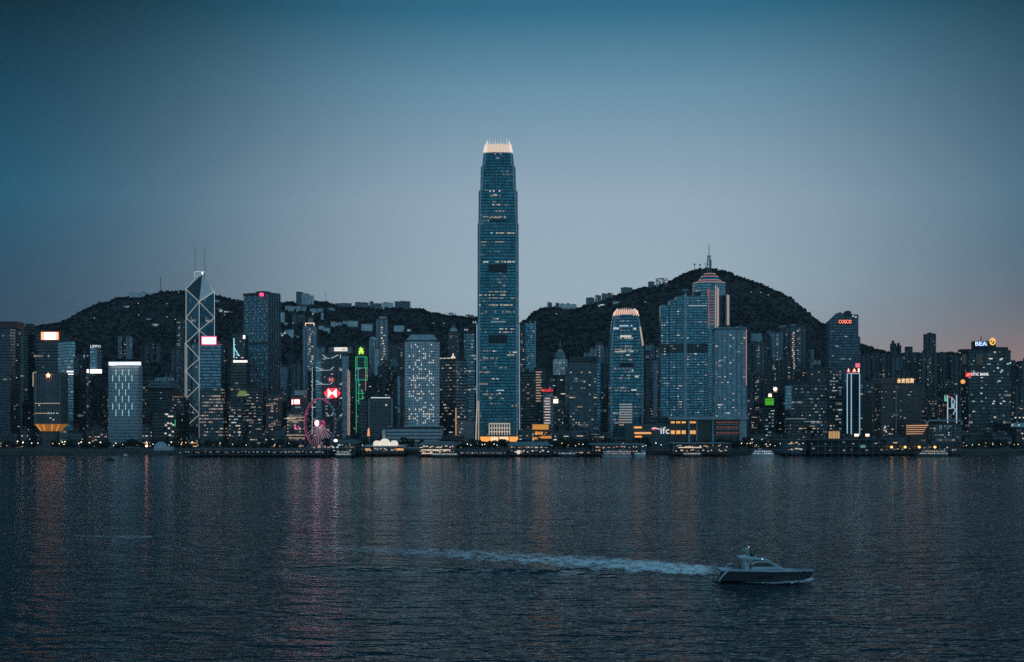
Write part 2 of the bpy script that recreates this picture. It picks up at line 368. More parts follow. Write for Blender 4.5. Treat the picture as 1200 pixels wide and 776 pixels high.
# ------------------------------------------------------------------ land, seawall, hills
SH = 1545.0
GZ = 4.0
asph = plain('ground_asphalt', (.045, .048, .05), .85, 0, .3, .02)
m = MB(); m.face([(-5200, SH, GZ), (5200, SH, GZ), (5200, 8000, GZ), (-5200, 8000, GZ)])
tag(m.build('ground', asph), kind='structure')
wallm = plain('seawall_stone', (.075, .08, .082), .85, 0, .4, .12)
sw = MB(); sw.box(-2400, 2400, SH - 1.2, SH - .004, -1, GZ + .9).build('seawall', wallm)
tag(bpy.data.objects['seawall'], 'long dark stone seawall along the water below the whole skyline', 'seawall')

RID = [(-420, 420), (-260, 408), (-120, 398), (0, 388), (27, 384), (60, 379), (73, 377), (85, 371), (100, 362), (110, 358), (117, 355), (128, 353), (138, 348), (150, 347.5), (165, 347), (180, 344), (187, 341.5), (200, 340.5),
       (218, 341), (240, 343), (255, 346), (270, 350), (285, 353), (300, 354), (330, 354), (345, 353), (370, 352), (385, 354), (395, 357), (410, 359), (430, 359), (460, 360), (480, 361), (497, 362), (503, 366), (515, 367.5),
       (530, 368.5), (545, 370.5), (560, 371.5), (585, 375), (608, 379), (617, 374), (625, 366), (632, 361.5), (640, 359.5), (650, 359), (665, 360.5), (680, 360), (688, 356), (700, 353), (720, 346), (735, 342), (750, 337), (760, 335.5),
       (770, 333.5), (780, 330), (790, 327), (800, 321), (810, 317), (820, 314.8), (830, 314), (838, 314), (850, 317), (862, 322), (875, 327), (890, 332), (905, 338), (915, 343), (925, 348), (935, 356), (945, 366), (955, 374), (968, 381),
       (978, 386), (990, 393), (1005, 401), (1020, 406), (1035, 411), (1050, 414), (1075, 414), (1097, 413), (1110, 412), (1122, 414), (1150, 420), (1190, 426), (1240, 430), (1400, 440), (1700, 455)]
YR, YF = 3900.0, 2250.0
rx = np.array([X(p, YR) for p, _ in RID]); rz = np.array([Z(q, YR) - 5 for _, q in RID])
def vnoise(x, y, seed=0):
    xi, yi = np.floor(x), np.floor(y); fx, fy = x - xi, y - yi; fx = fx * fx * (3 - 2 * fx); fy = fy * fy * (3 - 2 * fy)
    h = lambda a, b: np.modf(np.abs(np.sin(a * 127.1 + b * 311.7 + seed * 74.7) * 43758.5453))[0]
    return (h(xi, yi) * (1 - fx) + h(xi + 1, yi) * fx) * (1 - fy) + (h(xi, yi + 1) * (1 - fx) + h(xi + 1, yi + 1) * fx) * fy
def fbm(x, y, o_=4, seed=0): return sum(vnoise(x * 2 ** k, y * 2 ** k, seed + k) / 2 ** k for k in range(o_)) / (2 - 2 ** (1 - o_)) - .5
def terrain(x, y):
    x = np.asarray(x, float); y = np.asarray(y, float)
    s = np.clip((y - YF) / (YR - YF), 0, 1); b = np.clip((y - YR) / 1500, 0, 1)
    xe = x * (1 + .25 * (1 - s) * np.clip(1 - s, 0, 1))
    top = np.interp(xe, rx, rz)
    bump = (1 - np.abs(fbm(x / 420, y / 900, 3, 3)) * 4) * .16 * np.sin(np.pi * s) + fbm(x / 160, y / 160, 4, 9) * .10 * np.sin(np.pi * s)
    z = 3 + (top - 3) * np.clip(np.power(s, 1.45) + bump - .05 * np.sin(np.pi * s), 0, 1.0)
    return z * (1 - .7 * b * b * (3 - 2 * b))
gx, gy = np.linspace(-3000, 3000, 460), np.concatenate([np.linspace(2200, 3900, 130), np.linspace(3925, 5600, 25)])
GX, GY = np.meshgrid(gx, gy); GZZ = terrain(GX, GY) - (GY < 2240) * 1.5
vs = np.stack([GX, GY, GZZ], -1).reshape(-1, 3); nx, ny = len(gx), len(gy)
idx = np.arange(nx * ny).reshape(ny, nx); fs = np.stack([idx[:-1, :-1], idx[:-1, 1:], idx[1:, 1:], idx[1:, :-1]], -1).reshape(-1, 4)
def np_mesh(name, v, f, mats, kind=None, smooth=False):
    me = bpy.data.meshes.new(name); v = np.asarray(v, np.float32); f = np.asarray(f, np.int32)
    me.vertices.add(len(v)); me.vertices.foreach_set('co', v.ravel())
    me.loops.add(f.size); me.loops.foreach_set('vertex_index', f.ravel()); k = f.shape[1]
    me.polygons.add(len(f)); me.polygons.foreach_set('loop_start', np.arange(0, f.size, k, dtype=np.int32))
    me.update(calc_edges=True); me.materials.append(mats)
    if smooth: me.polygons.foreach_set('use_smooth', [True] * len(f))
    ob = bpy.data.objects.new(name, me); COL.objects.link(ob); return tag(ob, kind=kind)
hillm = plain('hill_scrub', (.008, .011, .012), .95, 0, .35, .03)
np_mesh('hills', vs, fs, hillm, 'structure', True)

# forest: crowns too many to count, one lumpy many-sided clump each
def ico():
    p = (1 + 5 ** .5) / 2; v = np.array([(-1, p, 0), (1, p, 0), (-1, -p, 0), (1, -p, 0), (0, -1, p), (0, 1, p), (0, -1, -p), (0, 1, -p), (p, 0, -1), (p, 0, 1), (-p, 0, -1), (-p, 0, 1)], float)
    v /= np.linalg.norm(v[0]); f = np.array([(0, 11, 5), (0, 5, 1), (0, 1, 7), (0, 7, 10), (0, 10, 11), (1, 5, 9), (5, 11, 4), (11, 10, 2), (10, 7, 6), (7, 1, 8), (3, 9, 4), (3, 4, 2), (3, 2, 6), (3, 6, 8), (3, 8, 9), (4, 9, 5), (2, 4, 11), (6, 2, 10), (8, 6, 7), (9, 8, 1)])
    return v, f
IV, IF = ico()
def clumps(c, r, jit=.35):
    n = len(c); k = RNG.normal(0, jit, (n, 12, 3)) + IV[None]; k[..., 2] *= .8
    v = c[:, None, :] + k * r[:, None, None]; f = IF[None] + (np.arange(n) * 12)[:, None, None]
    return v.reshape(-1, 3), f.reshape(-1, 3)
def leafmat(name, a, b_):
    m, n, b = mat(name); tc = n.new('ShaderNodeTexCoord'); z1 = n.new('ShaderNodeTexNoise'); n.l.new(tc.outputs['Object'], z1.inputs[0]); z1.inputs['Scale'].default_value = .09; z1.inputs['Detail'].default_value = 6
    n.l.new(n.ramp(z1.outputs[0], [(.35, a), (.65, b_)]), b.inputs['Base Color']); b.inputs['Roughness'].default_value = .9; b.inputs['Specular IOR Level'].default_value = .15
    return m
FOR = leafmat('forest_leaves', (.006, .009, .010), (.009, .012, .013))
NF = 15000
fy_ = YF + 60 + (YR + 40 - YF - 60) * RNG.random(NF) ** .75; fx_ = (RNG.random(NF) * 2 - 1) * .50 * fy_
ex_ = (RNG.random(2600) * 2 - 1) * 1700; ey_ = YR - 20 + 40 * RNG.random(2600)
fx_, fy_ = np.r_[fx_, ex_], np.r_[fy_, ey_]
keep = terrain(fx_, fy_) > 22; fx_, fy_ = fx_[keep], fy_[keep]
fr = RNG.uniform(2.8, 6.0, len(fx_)); fc = np.stack([fx_, fy_, terrain(fx_, fy_) + fr * .3], -1)
v_, f_ = clumps(fc, fr); np_mesh('forest', v_, f_, FOR, 'stuff')

# ------------------------------------------------------------------ buildings
def silhouette_box(px0, px1, Y, d):
    """rectangle facing the harbour whose outline, sides included, spans the two pixel columns"""
    xa = X(px0, Y + d if px0 > 600 else Y); xb = X(px1, Y + d if px1 < 600 else Y)
    xa, xb = (min(xa, xb - 3), xb) if px0 < 600 else (xa, max(xb, xa + 3))
    return [(xa, Y), (xb, Y), (xb, Y + d), (xa, Y + d)]
def corner_box(px0, pxs, px1, Y, ang):
    """rectangle turned by ang with its near corner at pixel column pxs"""
    n_ = Vector((X(pxs, Y), Y)); ca, sa = math.cos(R(ang)), math.sin(R(ang))
    k0, k1 = (px0 - 600) / F, (px1 - 600) / F
    w1 = (n_.x - k0 * Y) / (ca + k0 * sa); w2 = (k1 * Y - n_.x) / (sa - k1 * ca) if abs(sa - k1 * ca) > 1e-3 else 30
    w2 = min(max(w2, 6), 90)
    A = n_ + Vector((-ca, sa)) * w1; B = n_ + Vector((sa, ca)) * w2; C_ = A + (B - n_)
    return [tuple(A), tuple(n_), tuple(B), tuple(C_)]
def notch(poly, k=2, dep=2.5, fr=.5):
    """recessed light wells in every face, as on slab flats"""
    out = []
    for i in range(len(poly)):
        a, b = Vector(poly[i]), Vector(poly[(i + 1) % len(poly)]); L = (b - a).length; t_ = (b - a) / L; nn = Vector((t_.y, -t_.x))
        kk = max(1, min(k, int(L / 7))); out.append(tuple(a)); wv = L / kk
        for j in range(kk):
            c0 = a + t_ * (wv * (j + .5 - fr * .3)); c1 = a + t_ * (wv * (j + .5 + fr * .3))
            out += [tuple(c0), tuple(c0 - nn * dep), tuple(c1 - nn * dep), tuple(c1)]
    return out
def chamfer(poly, c):
    out = []
    for i in range(len(poly)):
        p = Vector(poly[i]); a = (Vector(poly[i - 1]) - p).normalized(); b = (Vector(poly[(i + 1) % len(poly)]) - p).normalized()
        out += [tuple(p + a * c), tuple(p + b * c)]
    return out
def scaled(poly, k):
    c = sum((Vector(p) for p in poly), Vector((0, 0))) / len(poly); return [tuple(c + (Vector(p) - c) * k) for p in poly]
def circle(cx, cy, r, n=20): return [(cx + r * math.cos(2 * math.pi * k / n), cy + r * math.sin(2 * math.pi * k / n)) for k in range(n)]
USED = {}
def tower(label, px0, px1, ytop, Y, m, name='office_tower', cat='tower', split=None, ang=30, d=30, plan=None, ybot=None, plant=1, wins=0, kinds='wwdcne',
          group=None, roofm=None, hmin=None, podium=False, parapet=True):
    z1 = Z(ytop, Y); poly = corner_box(px0, split, px1, Y, ang) if split else silhouette_box(px0, px1, Y, d)
    base = poly
    if plan == 'notch': poly = notch(poly)
    elif plan == 'chamfer': poly = chamfer(poly, min(5, .2 * abs(poly[1][0] - poly[0][0])))
    elif plan == 'round':
        r_ = (poly[1][0] - poly[0][0]) / 2; poly = circle((poly[0][0] + poly[1][0]) / 2, Y + r_, r_)
    cx = sum(p[0] for p in base) / 4; cy = sum(p[1] for p in base) / 4
    gz = float(np.min(terrain([p[0] for p in base], [p[1] for p in base]))) - 1 if cy > 2260 else GZ
    if ybot is not None: gz = Z(ybot, Y) - 4
    t_ = thing(name, label, cat, (cx, cy, gz), group)
    mm = MATS[m] if isinstance(m, str) else m
    MB().prism(poly, gz, z1).build('facade', mm, t_)
    W_ = abs(X(px1, Y) - X(px0, Y)); rm = roofm or darkc; rr = random.Random(hash(label) & 0xffff if False else sum(map(ord, label)))
    if parapet and W_ > 8:
        a = scaled(base if plan != 'round' else poly, 1.012); b = MB(); b.prism(a, z1 - .6, z1 + 1.1); b.build('parapet', rm, t_)
    for i in range(plant):
        f0 = rr.uniform(.15, .45); f1 = f0 + rr.uniform(.25, .45); hh = rr.uniform(2.5, 5.5)
        q0, q1, q3 = Vector(base[0]), Vector(base[1]), Vector(base[3])
        pp = lambda u, v: tuple(q0 + (q1 - q0) * u + (q3 - q0) * v)
        v0 = rr.uniform(.15, .3); MB().prism([pp(f0, v0), pp(f1, v0), pp(f1, .8), pp(f0, .8)], z1 + 1.0, z1 + 1.0 + hh).build('roof_plant', rm, t_)
    if W_ > 9 and rr.random() < .6:
        q = Vector(base[0]).lerp(Vector(base[2]), rr.uniform(.3, .6)); ah = rr.uniform(4, 11); MB().bar((q.x, q.y, z1), (q.x, q.y, z1 + ah), .22).build('antenna', steel, t_)
    if W_ > 14 and plant and rr.random() < .7:
        q = Vector(base[0]).lerp(Vector(base[1]), rr.choice((.12, .85))); q.y += 6; MB().lathe((q.x, q.y), [(1.7, z1), (1.7, z1 + 2.6), (.1, z1 + 2.9)], 10).build('water_tank', conc, t_)
    if podium:
        pb = [(p[0] + (p[0] - cx) * .25, p[1] - 3 if p[1] < cy else p[1]) for p in base]
        MB().prism(pb, gz, gz + 14).build('podium', MATS['oldoffice'], t_)
    if wins: windows(t_, poly if plan != 'round' else base, gz, z1 - 3, wins, mm.get('bay', 3), min(mm.get('floor', 4), 5), kinds, hmin=hmin if hmin else max(gz, Z(512, Y)), rnd=rr)
    USED[label] = t_; t_['top'] = z1; t_['_'] = 0
    del t_['top']; del t_['_']
    return t_, poly, gz, z1

# ------------------------------------------------------------------ thin evening haze over the harbour
hz = MB(); hz.box(-6500, 6500, -3300, 8300, -3, 720)
hm = bpy.data.materials.new('haze'); hm.use_nodes = True; hn_ = NT(hm.node_tree); hn_.n.clear()
pv = hn_.new('ShaderNodeVolumePrincipled'); pv.inputs['Density'].default_value = 1.8e-5; pv.inputs['Color'].default_value = (.82, .92, 1, 1); pv.inputs['Anisotropy'].default_value = 0
ho = hn_.new('ShaderNodeOutputMaterial'); hn_.l.new(pv.outputs[0], ho.inputs['Volume'])
tag(hz.build('haze', hm), kind='stuff')
SC.cycles.volume_bounces = 0; SC.cycles.volume_step_rate = 20; SC.cycles.volume_max_steps = 16
# ================= the skyline, from the eastern end (photo left) to the western end
def S(t_, px0, px1, py0, py1, Y, m, name='sign', th=1.2): return panel(t_, name, px0, px1, py0, py1, Y, m, th)

# --- eastern end
t_, *_ = tower('slate tower with reddish roof band at the far eastern end of the skyline', -22, 18, 385, 1900, 'slate', split=12, ang=20, wins=4)
MB().prism([(X(-22, 1900), 1902), (X(18, 1900), 1902), (X(18, 1900), 1935), (X(-22, 1900), 1935)], Z(385, 1900), Z(376.5, 1900)).build('roof_plant', plain('red_brown', (.10, .055, .055)), t_)
tower('dark narrow tower tucked beside the slate tower with reddish roof band', 14, 24, 386, 1960, 'darkbands', wins=3)
t_, *_ = tower('thin banded tower with stepped top between slate tower and dark tower with glowing rooftop panel', 24, 36, 386, 2100, 'darkbands', wins=2)
MB().box(X(28, 2100), X(35, 2100), 2105, 2120, Z(386, 2100), Z(379, 2100)).build('roof_plant', darkc, t_)
t_, *_ = tower('black tower with glowing white and orange rooftop panel, behind the tapered-foot block', 33, 79, 392, 1950, 'blackglass', wins=10, kinds='edn')
sg = S(t_, 48.5, 68.5, 389.3, 398.2, 1948, emit('panel_edge', (1, .24, .14), 2.6)); panel(sg, 'screen', 52, 65.5, 389.8, 397.8, 1946.6, emit('panel_white', (1, .70, .74), 2.8), .6)
MB().box(X(46, 1950), X(71, 1950), 1951, 1965, Z(394, 1950), Z(388, 1950)).build('sign_frame', black, t_)
t_, *_ = tower('grey ribbed tower with two white light bars, behind the tapered-foot block', 68, 88, 400, 1850, 'paleglass', split=78, ang=55, wins=2)
bar(t_, 'light_bar', P(78.5, 435.5, 1838), P(88, 435.5, 1838), 1.6, E_white); bar(t_, 'light_bar', P(78.5, 438.6, 1838), P(88, 438.6, 1838), 1.0, E_white)
# tapered-foot block
t_ = thing('headquarters_block', 'ribbed block standing on an orange-lit tapered foot, glowing star on its front', 'tower', (X(59, 1735), 1735, GZ))
f_, b_ = silhouette_box(38.5, 81, 1720, 34), None
up = chamfer(f_, 4); z0, z1 = Z(497, 1720), Z(437, 1720)
MB().prism(up, z0, z1).build('facade', MATS['stripes'], t_)
low = scaled(up, .62); MB().prism(low, Z(505.5, 1720), z0, up, cap=False).build('tapered_foot', emit('foot_glow', (1, .40, .08), .22), t_)  # foot emits orange in place of floodlights on its underside
MB().prism(scaled(low, .8), GZ, Z(505.5, 1720)).build('stem', plain('stem_stone', (.12, .12, .13)), t_)
for k in range(12):
    xk = f_[0][0] + (f_[1][0] - f_[0][0]) * (k + .7) / 12.4; bar(t_, 'fin', (xk, 1719.6, z0), (xk, 1719.6, z1), .7, steel, .9)
for k, (a, c) in enumerate(((40, 70), (40, 70))):
    bar(t_, 'light_row', P(a + 1, 472.8 + 11.6 * k, 1718.8), P(c - (k * 14), 472.8 + 11.6 * k, 1718.8), .6, E_soft)
for px, py in ((57, 484.3), (60, 484.3), (63, 484.3), (67, 484.3), (46, 475), (59, 490), (62.5, 492)): window(t_, P(px, py, 1718.7), 1.6, 1, 0, 'n')
st = MB(); sc_ = P(56.2, 440, 1716); pts = [(sc_.x + (3.1 if k % 2 == 0 else 1.25) * math.sin(k * math.pi / 5), sc_.z + (3.1 if k % 2 == 0 else 1.25) * math.cos(k * math.pi / 5)) for k in range(10)]
st.face([(a, 1716, c) for a, c in pts]); st.face([(a, 1717.4, c) for a, c in reversed(pts)])
for k in range(10): a, c = pts[k], pts[(k + 1) % 10]; st.face([(a[0], 1716, a[1]), (a[0], 1717.4, a[1]), (c[0], 1717.4, c[1]), (c[0], 1716, c[1])])
for px in (48, 53, 60.5, 66): bar(t_, 'rib_glow', P(px, 505, 1722), P(59 + (px - 59) * 1.45, 497.5, 1719), .5, E_orange)  # emissive strips stand in for orange floodlighting along the foot
st.build('star', emit('star_light', (1, .45, .25), 4), t_); lamp_pos = []
bar(t_, 'edge_light', P(38.8, 437, 1719), P(38.8, 453, 1719), .7, E_soft); bar(t_, 'edge_light', P(38.8, 436.6, 1719), P(42.5, 436.6, 1719), .7, E_soft)
# paired tower with lettering
t_, *_ = tower('dark glass tower with a pale upper block and small white rooftop letters', 95, 120, 436, 1850, 'blackglass', wins=3, kinds='ee')
MB().prism(silhouette_box(105.5, 119, 1852, 22), Z(436, 1850), Z(408, 1850)).build('upper_block', MATS['paleglass'], t_)
MB().prism(silhouette_box(97.5, 105, 1856, 18), Z(436, 1850), Z(411, 1850)).build('upper_block', MATS['slate'], t_)
lettering(t_, 'LIPPO', P(112, 406, 1852), X(118, 1852) - X(106, 1852), 3.6, emit('letter_white', (.85, .95, 1), .9))
S(t_, 105.8, 119.3, 433, 437.6, 1849, E_white, 'light_band'); S(t_, 102, 104, 433, 437, 1849, E_white, 'light_band')
bar(t_, 'edge_light', P(98.8, 417, 1850), P(98.8, 435, 1850), .5, E_dim); window(t_, P(98.5, 417, 1849), 2, 1.4, 0, 'e'); window(t_, P(102.5, 417, 1849), 2, 1.4, 0, 'e')
tower('unlit dark tower between tapered-foot block and pale tower with staggered light bars', 86, 101, 420, 1780, 'blackglass', wins=5, kinds='ed')
# gridded block with staggered light bars
t_, poly, *_ = tower('pale gridded block topped by a bright white band and staggered cyan light bars', 127, 167, 427.5, 1720, 'whitegrid', name='office_block', split=162, ang=12, plant=0)
Yb = 1719
MB().prism([(X(126.7, 1716), 1718), (X(163.6, 1716), 1712.5), (X(164.8, 1716), 1715), (X(163.8, 1716), 1722), (X(127, 1716), 1727)], Z(428.2, 1718), Z(424.2, 1718)).build('light_band', emit('band_white', (.95, .96, 1), .95), t_)
xs = [132, 136, 140, 144, 148, 152, 156]
for py, cols in ((436.5, (1, 3, 5)), (443.5, (0, 2, 4, 6)), (452.5, (1, 3, 5)), (460, (2, 4)), (467.5, (1, 3, 5)), (476.5, (0, 2, 4, 6)), (484, (1, 3, 5))):
    for c in cols: bar(t_, 'light_bar', (X(xs[c], Yb) , Yb + (156 - xs[c]) * .22 - 5.0, Z(py + 3.6, Yb)), (X(xs[c], Yb), Yb + (156 - xs[c]) * .22 - 5.0, Z(py - 3.6, Yb)), .5, emit('bar_cyan', (.5, .95, 1), .75))
# hillside flats on the east
for i, (a, b, y0, lab) in enumerate(((138.5, 144, 394, 'first of two pale blue flats on the wooded slope above the staggered light bars'), (148, 155.5, 394, 'second of two pale blue flats on the wooded slope above the staggered light bars'))):
    tower(lab, a, b, y0, 2750, 'resipale', 'apartment_block', 'flats', ybot=418, d=18, plan='notch', wins=4)
bt, *_ = tower('warm lit slim stair tower between the paired blue flats on the slope', 144.2, 147.6, 396, 2765, 'resiwarm', 'apartment_block', 'flats', ybot=418, d=14, wins=6, kinds='wn')
for a, b, y0, lab in ((170, 175, 403, 'grey slab flats with lit balconies on the slope, nearest the paired blue flats'), (176.5, 181, 401, 'slim grey flats carrying a rooftop pole on the slope'), (183, 187.5, 403, 'grey slab flats at the end of the slope row beside dark woods')):
    tower(lab, a, b, y0, 2720, 'resimid', 'apartment_block', 'flats', ybot=422, d=16, plan='notch', wins=4)
tower('grey tower with a pale cap beside the lattice-braced tower', 201, 214.5, 409, 2300, 'resimid', 'apartment_tower', 'flats', plan='notch', wins=8)
tower('slim dark flats with bright stacked windows behind the lattice-braced tower', 207, 217, 374, 2500, 'residark', 'apartment_tower', 'flats', wins=16, kinds='nwc', hmin=Z(408, 2500))
t_, *_ = tower('grey office tower with a white banded overhanging crown east of the lattice-braced tower', 174, 206, 456, 2000, 'darkbands', wins=6, kinds='ed')
MB().prism(silhouette_box(172.5, 208, 1995, 40), Z(455, 1995), Z(446, 1995)).build('crown', MATS['bands'], t_)
for k in range(7): MB().box(X(181 + k * 3, 2000), X(182.6 + k * 3, 2000), 2004, 2008, Z(446, 2000), Z(442.5, 2000)).build('roof_plant', white if k % 2 else palec, t_)
tower('dark banded slab beside the block with staggered light bars', 164, 175, 448, 1780, 'darkbands', wins=6, kinds='dp')
t_, *_ = tower('dark podium building with a cluster of bright warm windows near the lattice-braced tower', 176, 213, 484, 1755, 'darkoffice', 'podium_building', 'building')
for px, py in ((194.5, 485.5), (196, 485.6), (198, 488), (200.6, 488), (202, 488), (194.5, 498.5), (197, 496), (200.5, 496.5), (203, 498), (198, 502), (202.5, 506), (194, 508), (199, 510)): window(t_, P(px, py, 1754.3), 2.4, 1.7, 0, 'n')
bar(t_, 'light_line', P(205.3, 492, 1754), P(205.3, 500, 1754), .6, E_green)
tower('dark office block at the foot of the lattice-braced tower', 206, 222, 470, 1800, 'darkoffice', wins=4)

# --- lattice-braced tower: four prisms round a centre, cut off aslant, white bracing
YB = 1950
N, Wt, Et = P(233.4, 353.5, YB), P(218, 339, YB + 20), P(251.3, 342, YB + 20)
hw = (Et.x - Wt.x) / 2; cx = N.x
Nn, Ww, Ee, Ss, Cc = (cx, YB), (Wt.x, YB + 20.4), (Et.x, YB + 20.4), (cx + (Et.x + Wt.x - 2 * cx), YB + 41), (cx, YB + 20.4)
t_ = thing('braced_tower', 'tall glass tower of slanted prisms with white lattice bracing and twin masts', 'tower', (cx, YB + 20, GZ))
zA, zW, zE, zN = Z(321, YB + 20), Wt.z, Et.z, N.z
glass = fac('prism_glass', (.02, .045, .06), (.03, .10, .145), .85, 2.2, 4.1, .95, .86, .006, .008, .5, .4, .08)
body = MB()
for (a, za), (b, zb) in (((Ww, zW), (Nn, zN)), ((Nn, zN), (Ee, zE)), ((Ee, zE), (Ss, zN)), ((Ss, zN), (Ww, zW))):
    L = math.hypot(b[0] - a[0], b[1] - a[1]); body.face([(*a, GZ), (*b, GZ), (*b, zb), (*a, za)], [(0, GZ), (L, GZ), (L, zb), (0, za)])
body.build('facade', glass, t_)
MB().prism([(X(216.6, YB), YB + 20), (X(233.4, YB), YB - 3), (cx, YB + 30), (X(218, YB), YB + 30)], GZ, Z(402.5, YB)).build('lower_prism', glass, t_)
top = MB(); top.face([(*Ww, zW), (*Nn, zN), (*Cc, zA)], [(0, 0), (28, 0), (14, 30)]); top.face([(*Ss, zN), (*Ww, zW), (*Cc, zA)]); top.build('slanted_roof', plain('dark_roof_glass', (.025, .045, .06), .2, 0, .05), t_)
top = MB(); top.face([(*Nn, zN), (*Ee, zE), (*Cc, zA)]); top.face([(*Ee, zE), (*Ss, zN), (*Cc, zA)]); top.build('slanted_roof', plain('roof_glass_sky_paint', (.85, .83, .80), .5, 0, .05), t_)  # bright sky reflection is painted into this side's roof colour
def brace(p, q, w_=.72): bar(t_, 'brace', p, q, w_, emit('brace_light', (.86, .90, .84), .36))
nY, wY = YB - .8, YB + 19.6
for px, Y0 in ((218, wY), (233.4, nY), (251.3, wY)): brace((X(px, Y0) , Y0, Z(402 if px < 230 else (515 if px < 240 else 410), Y0)), (X(px, Y0), Y0, Z({218: 339, 233.4: 353, 251.3: 342}[px], Y0)))
brace(P(217, 402, YB + 16), P(217, 501, YB + 16)); brace(P(218.9, 404, YB + 14), P(218.9, 500, YB + 14), .7)
z_ = [339, 353.6, 372.4, 387.2, 402]
for k in range(4):
    a, b = (P(218, z_[k], wY - .6), P(233.4, z_[k + 1], nY)) if k % 2 == 0 else (P(233.4, z_[k], nY), P(218, z_[k + 1], wY - .6)); brace(a, b)
    a, b = (P(251.3, max(342, z_[k]), wY - .6), P(233.4, z_[k + 1], nY)) if k % 2 == 0 else (P(233.4, z_[k], nY), P(251.3, z_[k + 1], wY - .6)); brace(a, b)
z_ = [402, 420.3, 434.5, 452, 468, 485.5, 501]
for k in range(6):
    a, b = (P(217, z_[k], YB + 15), P(233.7, z_[k + 1], nY - 3)) if k % 2 == 0 else (P(233.7, z_[k], nY - 3), P(217, z_[k + 1], YB + 15)); brace(a, b)
brace(P(218, 339, wY), P(233.4, 321, wY), .5); brace(P(251.3, 342, wY), P(233.4, 321, wY), .5)
for px in (228.6, 240): bar(t_, 'mast', P(px, 326, YB + 20), P(px, 289, YB + 20), .55, steel)
bar(t_, 'mast_frame', P(228.3, 318.5, YB + 20), P(240, 318.5, YB + 20), 1.3, E_line); bar(t_, 'mast_frame', P(228.3, 318.5, YB + 20), P(228.3, 325, YB + 20), 1.1, E_line); bar(t_, 'mast_frame', P(240, 318.5, YB + 20), P(240, 326, YB + 20), .6, steel)
MB().lathe((cx, YB + 20), [(0.1, zA - 1), (1.1, zA), (1.1, zA + 2), (.1, zA + 3)], 8).build('beacon', E_white, t_)
windows(t_, [Ww, Nn, Ee], GZ, Z(455, YB), 26, 3, 4, 'pdw', hmin=Z(512, YB), rnd=random.Random(3))

# --- east of the wide office tower
t_, poly, z0, z1 = tower('glass office tower with many lit floors under a bright pink-edged rooftop panel', 234, 264, 403, 1790, 'litbands', wins=60, kinds='pppwde', plant=1, d=26)
MB().prism(silhouette_box(234, 262.5, 1787, 20), Z(455, 1787), Z(404, 1787)).build('upper_glazing', fac('upper_glazing', (.08, .10, .12), (.14, .27, .36), .85, 2.4, 4.1, .95, .62, .004, .08, .7, .45), t_)
MB().prism(silhouette_box(233.5, 267.5, 1776, 30), GZ, Z(470, 1776)).build('podium', MATS['litbands'], t_)
windows(t_, silhouette_box(233.5, 267.5, 1776, 30), GZ, Z(471, 1776), 40, 3, 4.2, 'pppwd', hmin=Z(512, 1776), rnd=random.Random(5))
sg = S(t_, 236.2, 253.8, 394.2, 404.2, 1786, E_pink); panel(sg, 'screen', 237.5, 252.5, 395.6, 403, 1784.6, E_signw, .6)
t_, *_ = tower('dark tower with a cyan light outline near its top and a white lit name strip', 271.5, 291, 392.5, 1800, 'blackglass', wins=34, kinds='wdne', hmin=Z(512, 1800), d=24)
MB().prism(silhouette_box(270.5, 293, 1797, 26), GZ, Z(421, 1797)).build('lower_block', MATS['darkoffice'], t_)
bar(t_, 'light_line', P(274.2, 396.5, 1796), P(274.2, 419.5, 1796), .9, emit('line_cyan', (.45, .9, 1), 1.0)); bar(t_, 'light_line', P(274.6, 408, 1796), P(280, 417, 1796), .8, MATS['line_cyan'])
bar(t_, 'light_line', P(278.5, 416.6, 1796), P(280.8, 416.6, 1796), .8, MATS['line_cyan'])
sg = S(t_, 276.3, 289.8, 422.6, 424.7, 1794, E_white); MB().lathe((X(274.8, 1794), 1794), [(.05, Z(425.2, 1794)), (1.5, Z(424.4, 1794)), (1.9, Z(423.5, 1794)), (1.5, Z(422.6, 1794)), (.05, Z(421.9, 1794))], 12).build('emblem', E_white, t_)
S(t_, 285, 287.4, 393.2, 397, 1797, E_white, 'lit_box')
b_ = MB(); b_.prism(silhouette_box(277, 292, 1792, 12), Z(464.5, 1792), Z(458, 1792), silhouette_box(281, 289, 1794, 8)); b_.build('lit_roof', emit('roof_green', (.42, .50, .10), .28), t_)
tower('plain dark slab squeezed between the pink-edged panel tower and the cyan-outlined tower', 262, 272.5, 402, 1850, 'slate', wins=5)

# --- big square tower with dotted lights
t_, poly, z0, z1 = tower('tall square dark tower dotted with rows of tiny lights, red emblem at its top corner', 286, 328, 343.5, 1900, fac('dotted', (.075, .10, .125), (.06, .17, .23), .75, 2.4, 4.1, .8, .7, .004, .01, .5, .4), split=314, ang=32, plant=1)
rnd = random.Random(9); A_, B_ = Vector(poly[0]), Vector(poly[1]); L = (B_ - A_).length; an = math.atan2((B_ - A_).y, (B_ - A_).x); nn = Vector(((B_ - A_).y, -(B_ - A_).x)).normalized() * .3
dots = MB()
rows = [345, 348.5, 352.5, 356, 360.5, 363.5, 366.5, 369.5, 372, 374.5, 379, 384, 389, 393.5, 397, 400.5, 408, 413, 418, 424, 430, 437, 444]
cells = [(r_, c) for r_ in rows for c in range(11) if rnd.random() < .62]
for n_, (r_, c) in enumerate(cells):
    p = A_ + (B_ - A_) * ((c + .5) / 11) + nn; z = Z(r_ + 1.5, 1900)
    if n_ % 2 == 0 and n_ < 198: window(t_, (p.x, p.y, z), 1.0, .8, an, 'e')
for py in (402, 343.8):
    a = A_ + nn * 2; b = B_ + nn * 2; bar(t_, 'plant_floor', (a.x, a.y, Z(py, 1900)), (b.x, b.y, Z(py, 1900)), 3.2, darkc)
C2 = Vector(poly[2])
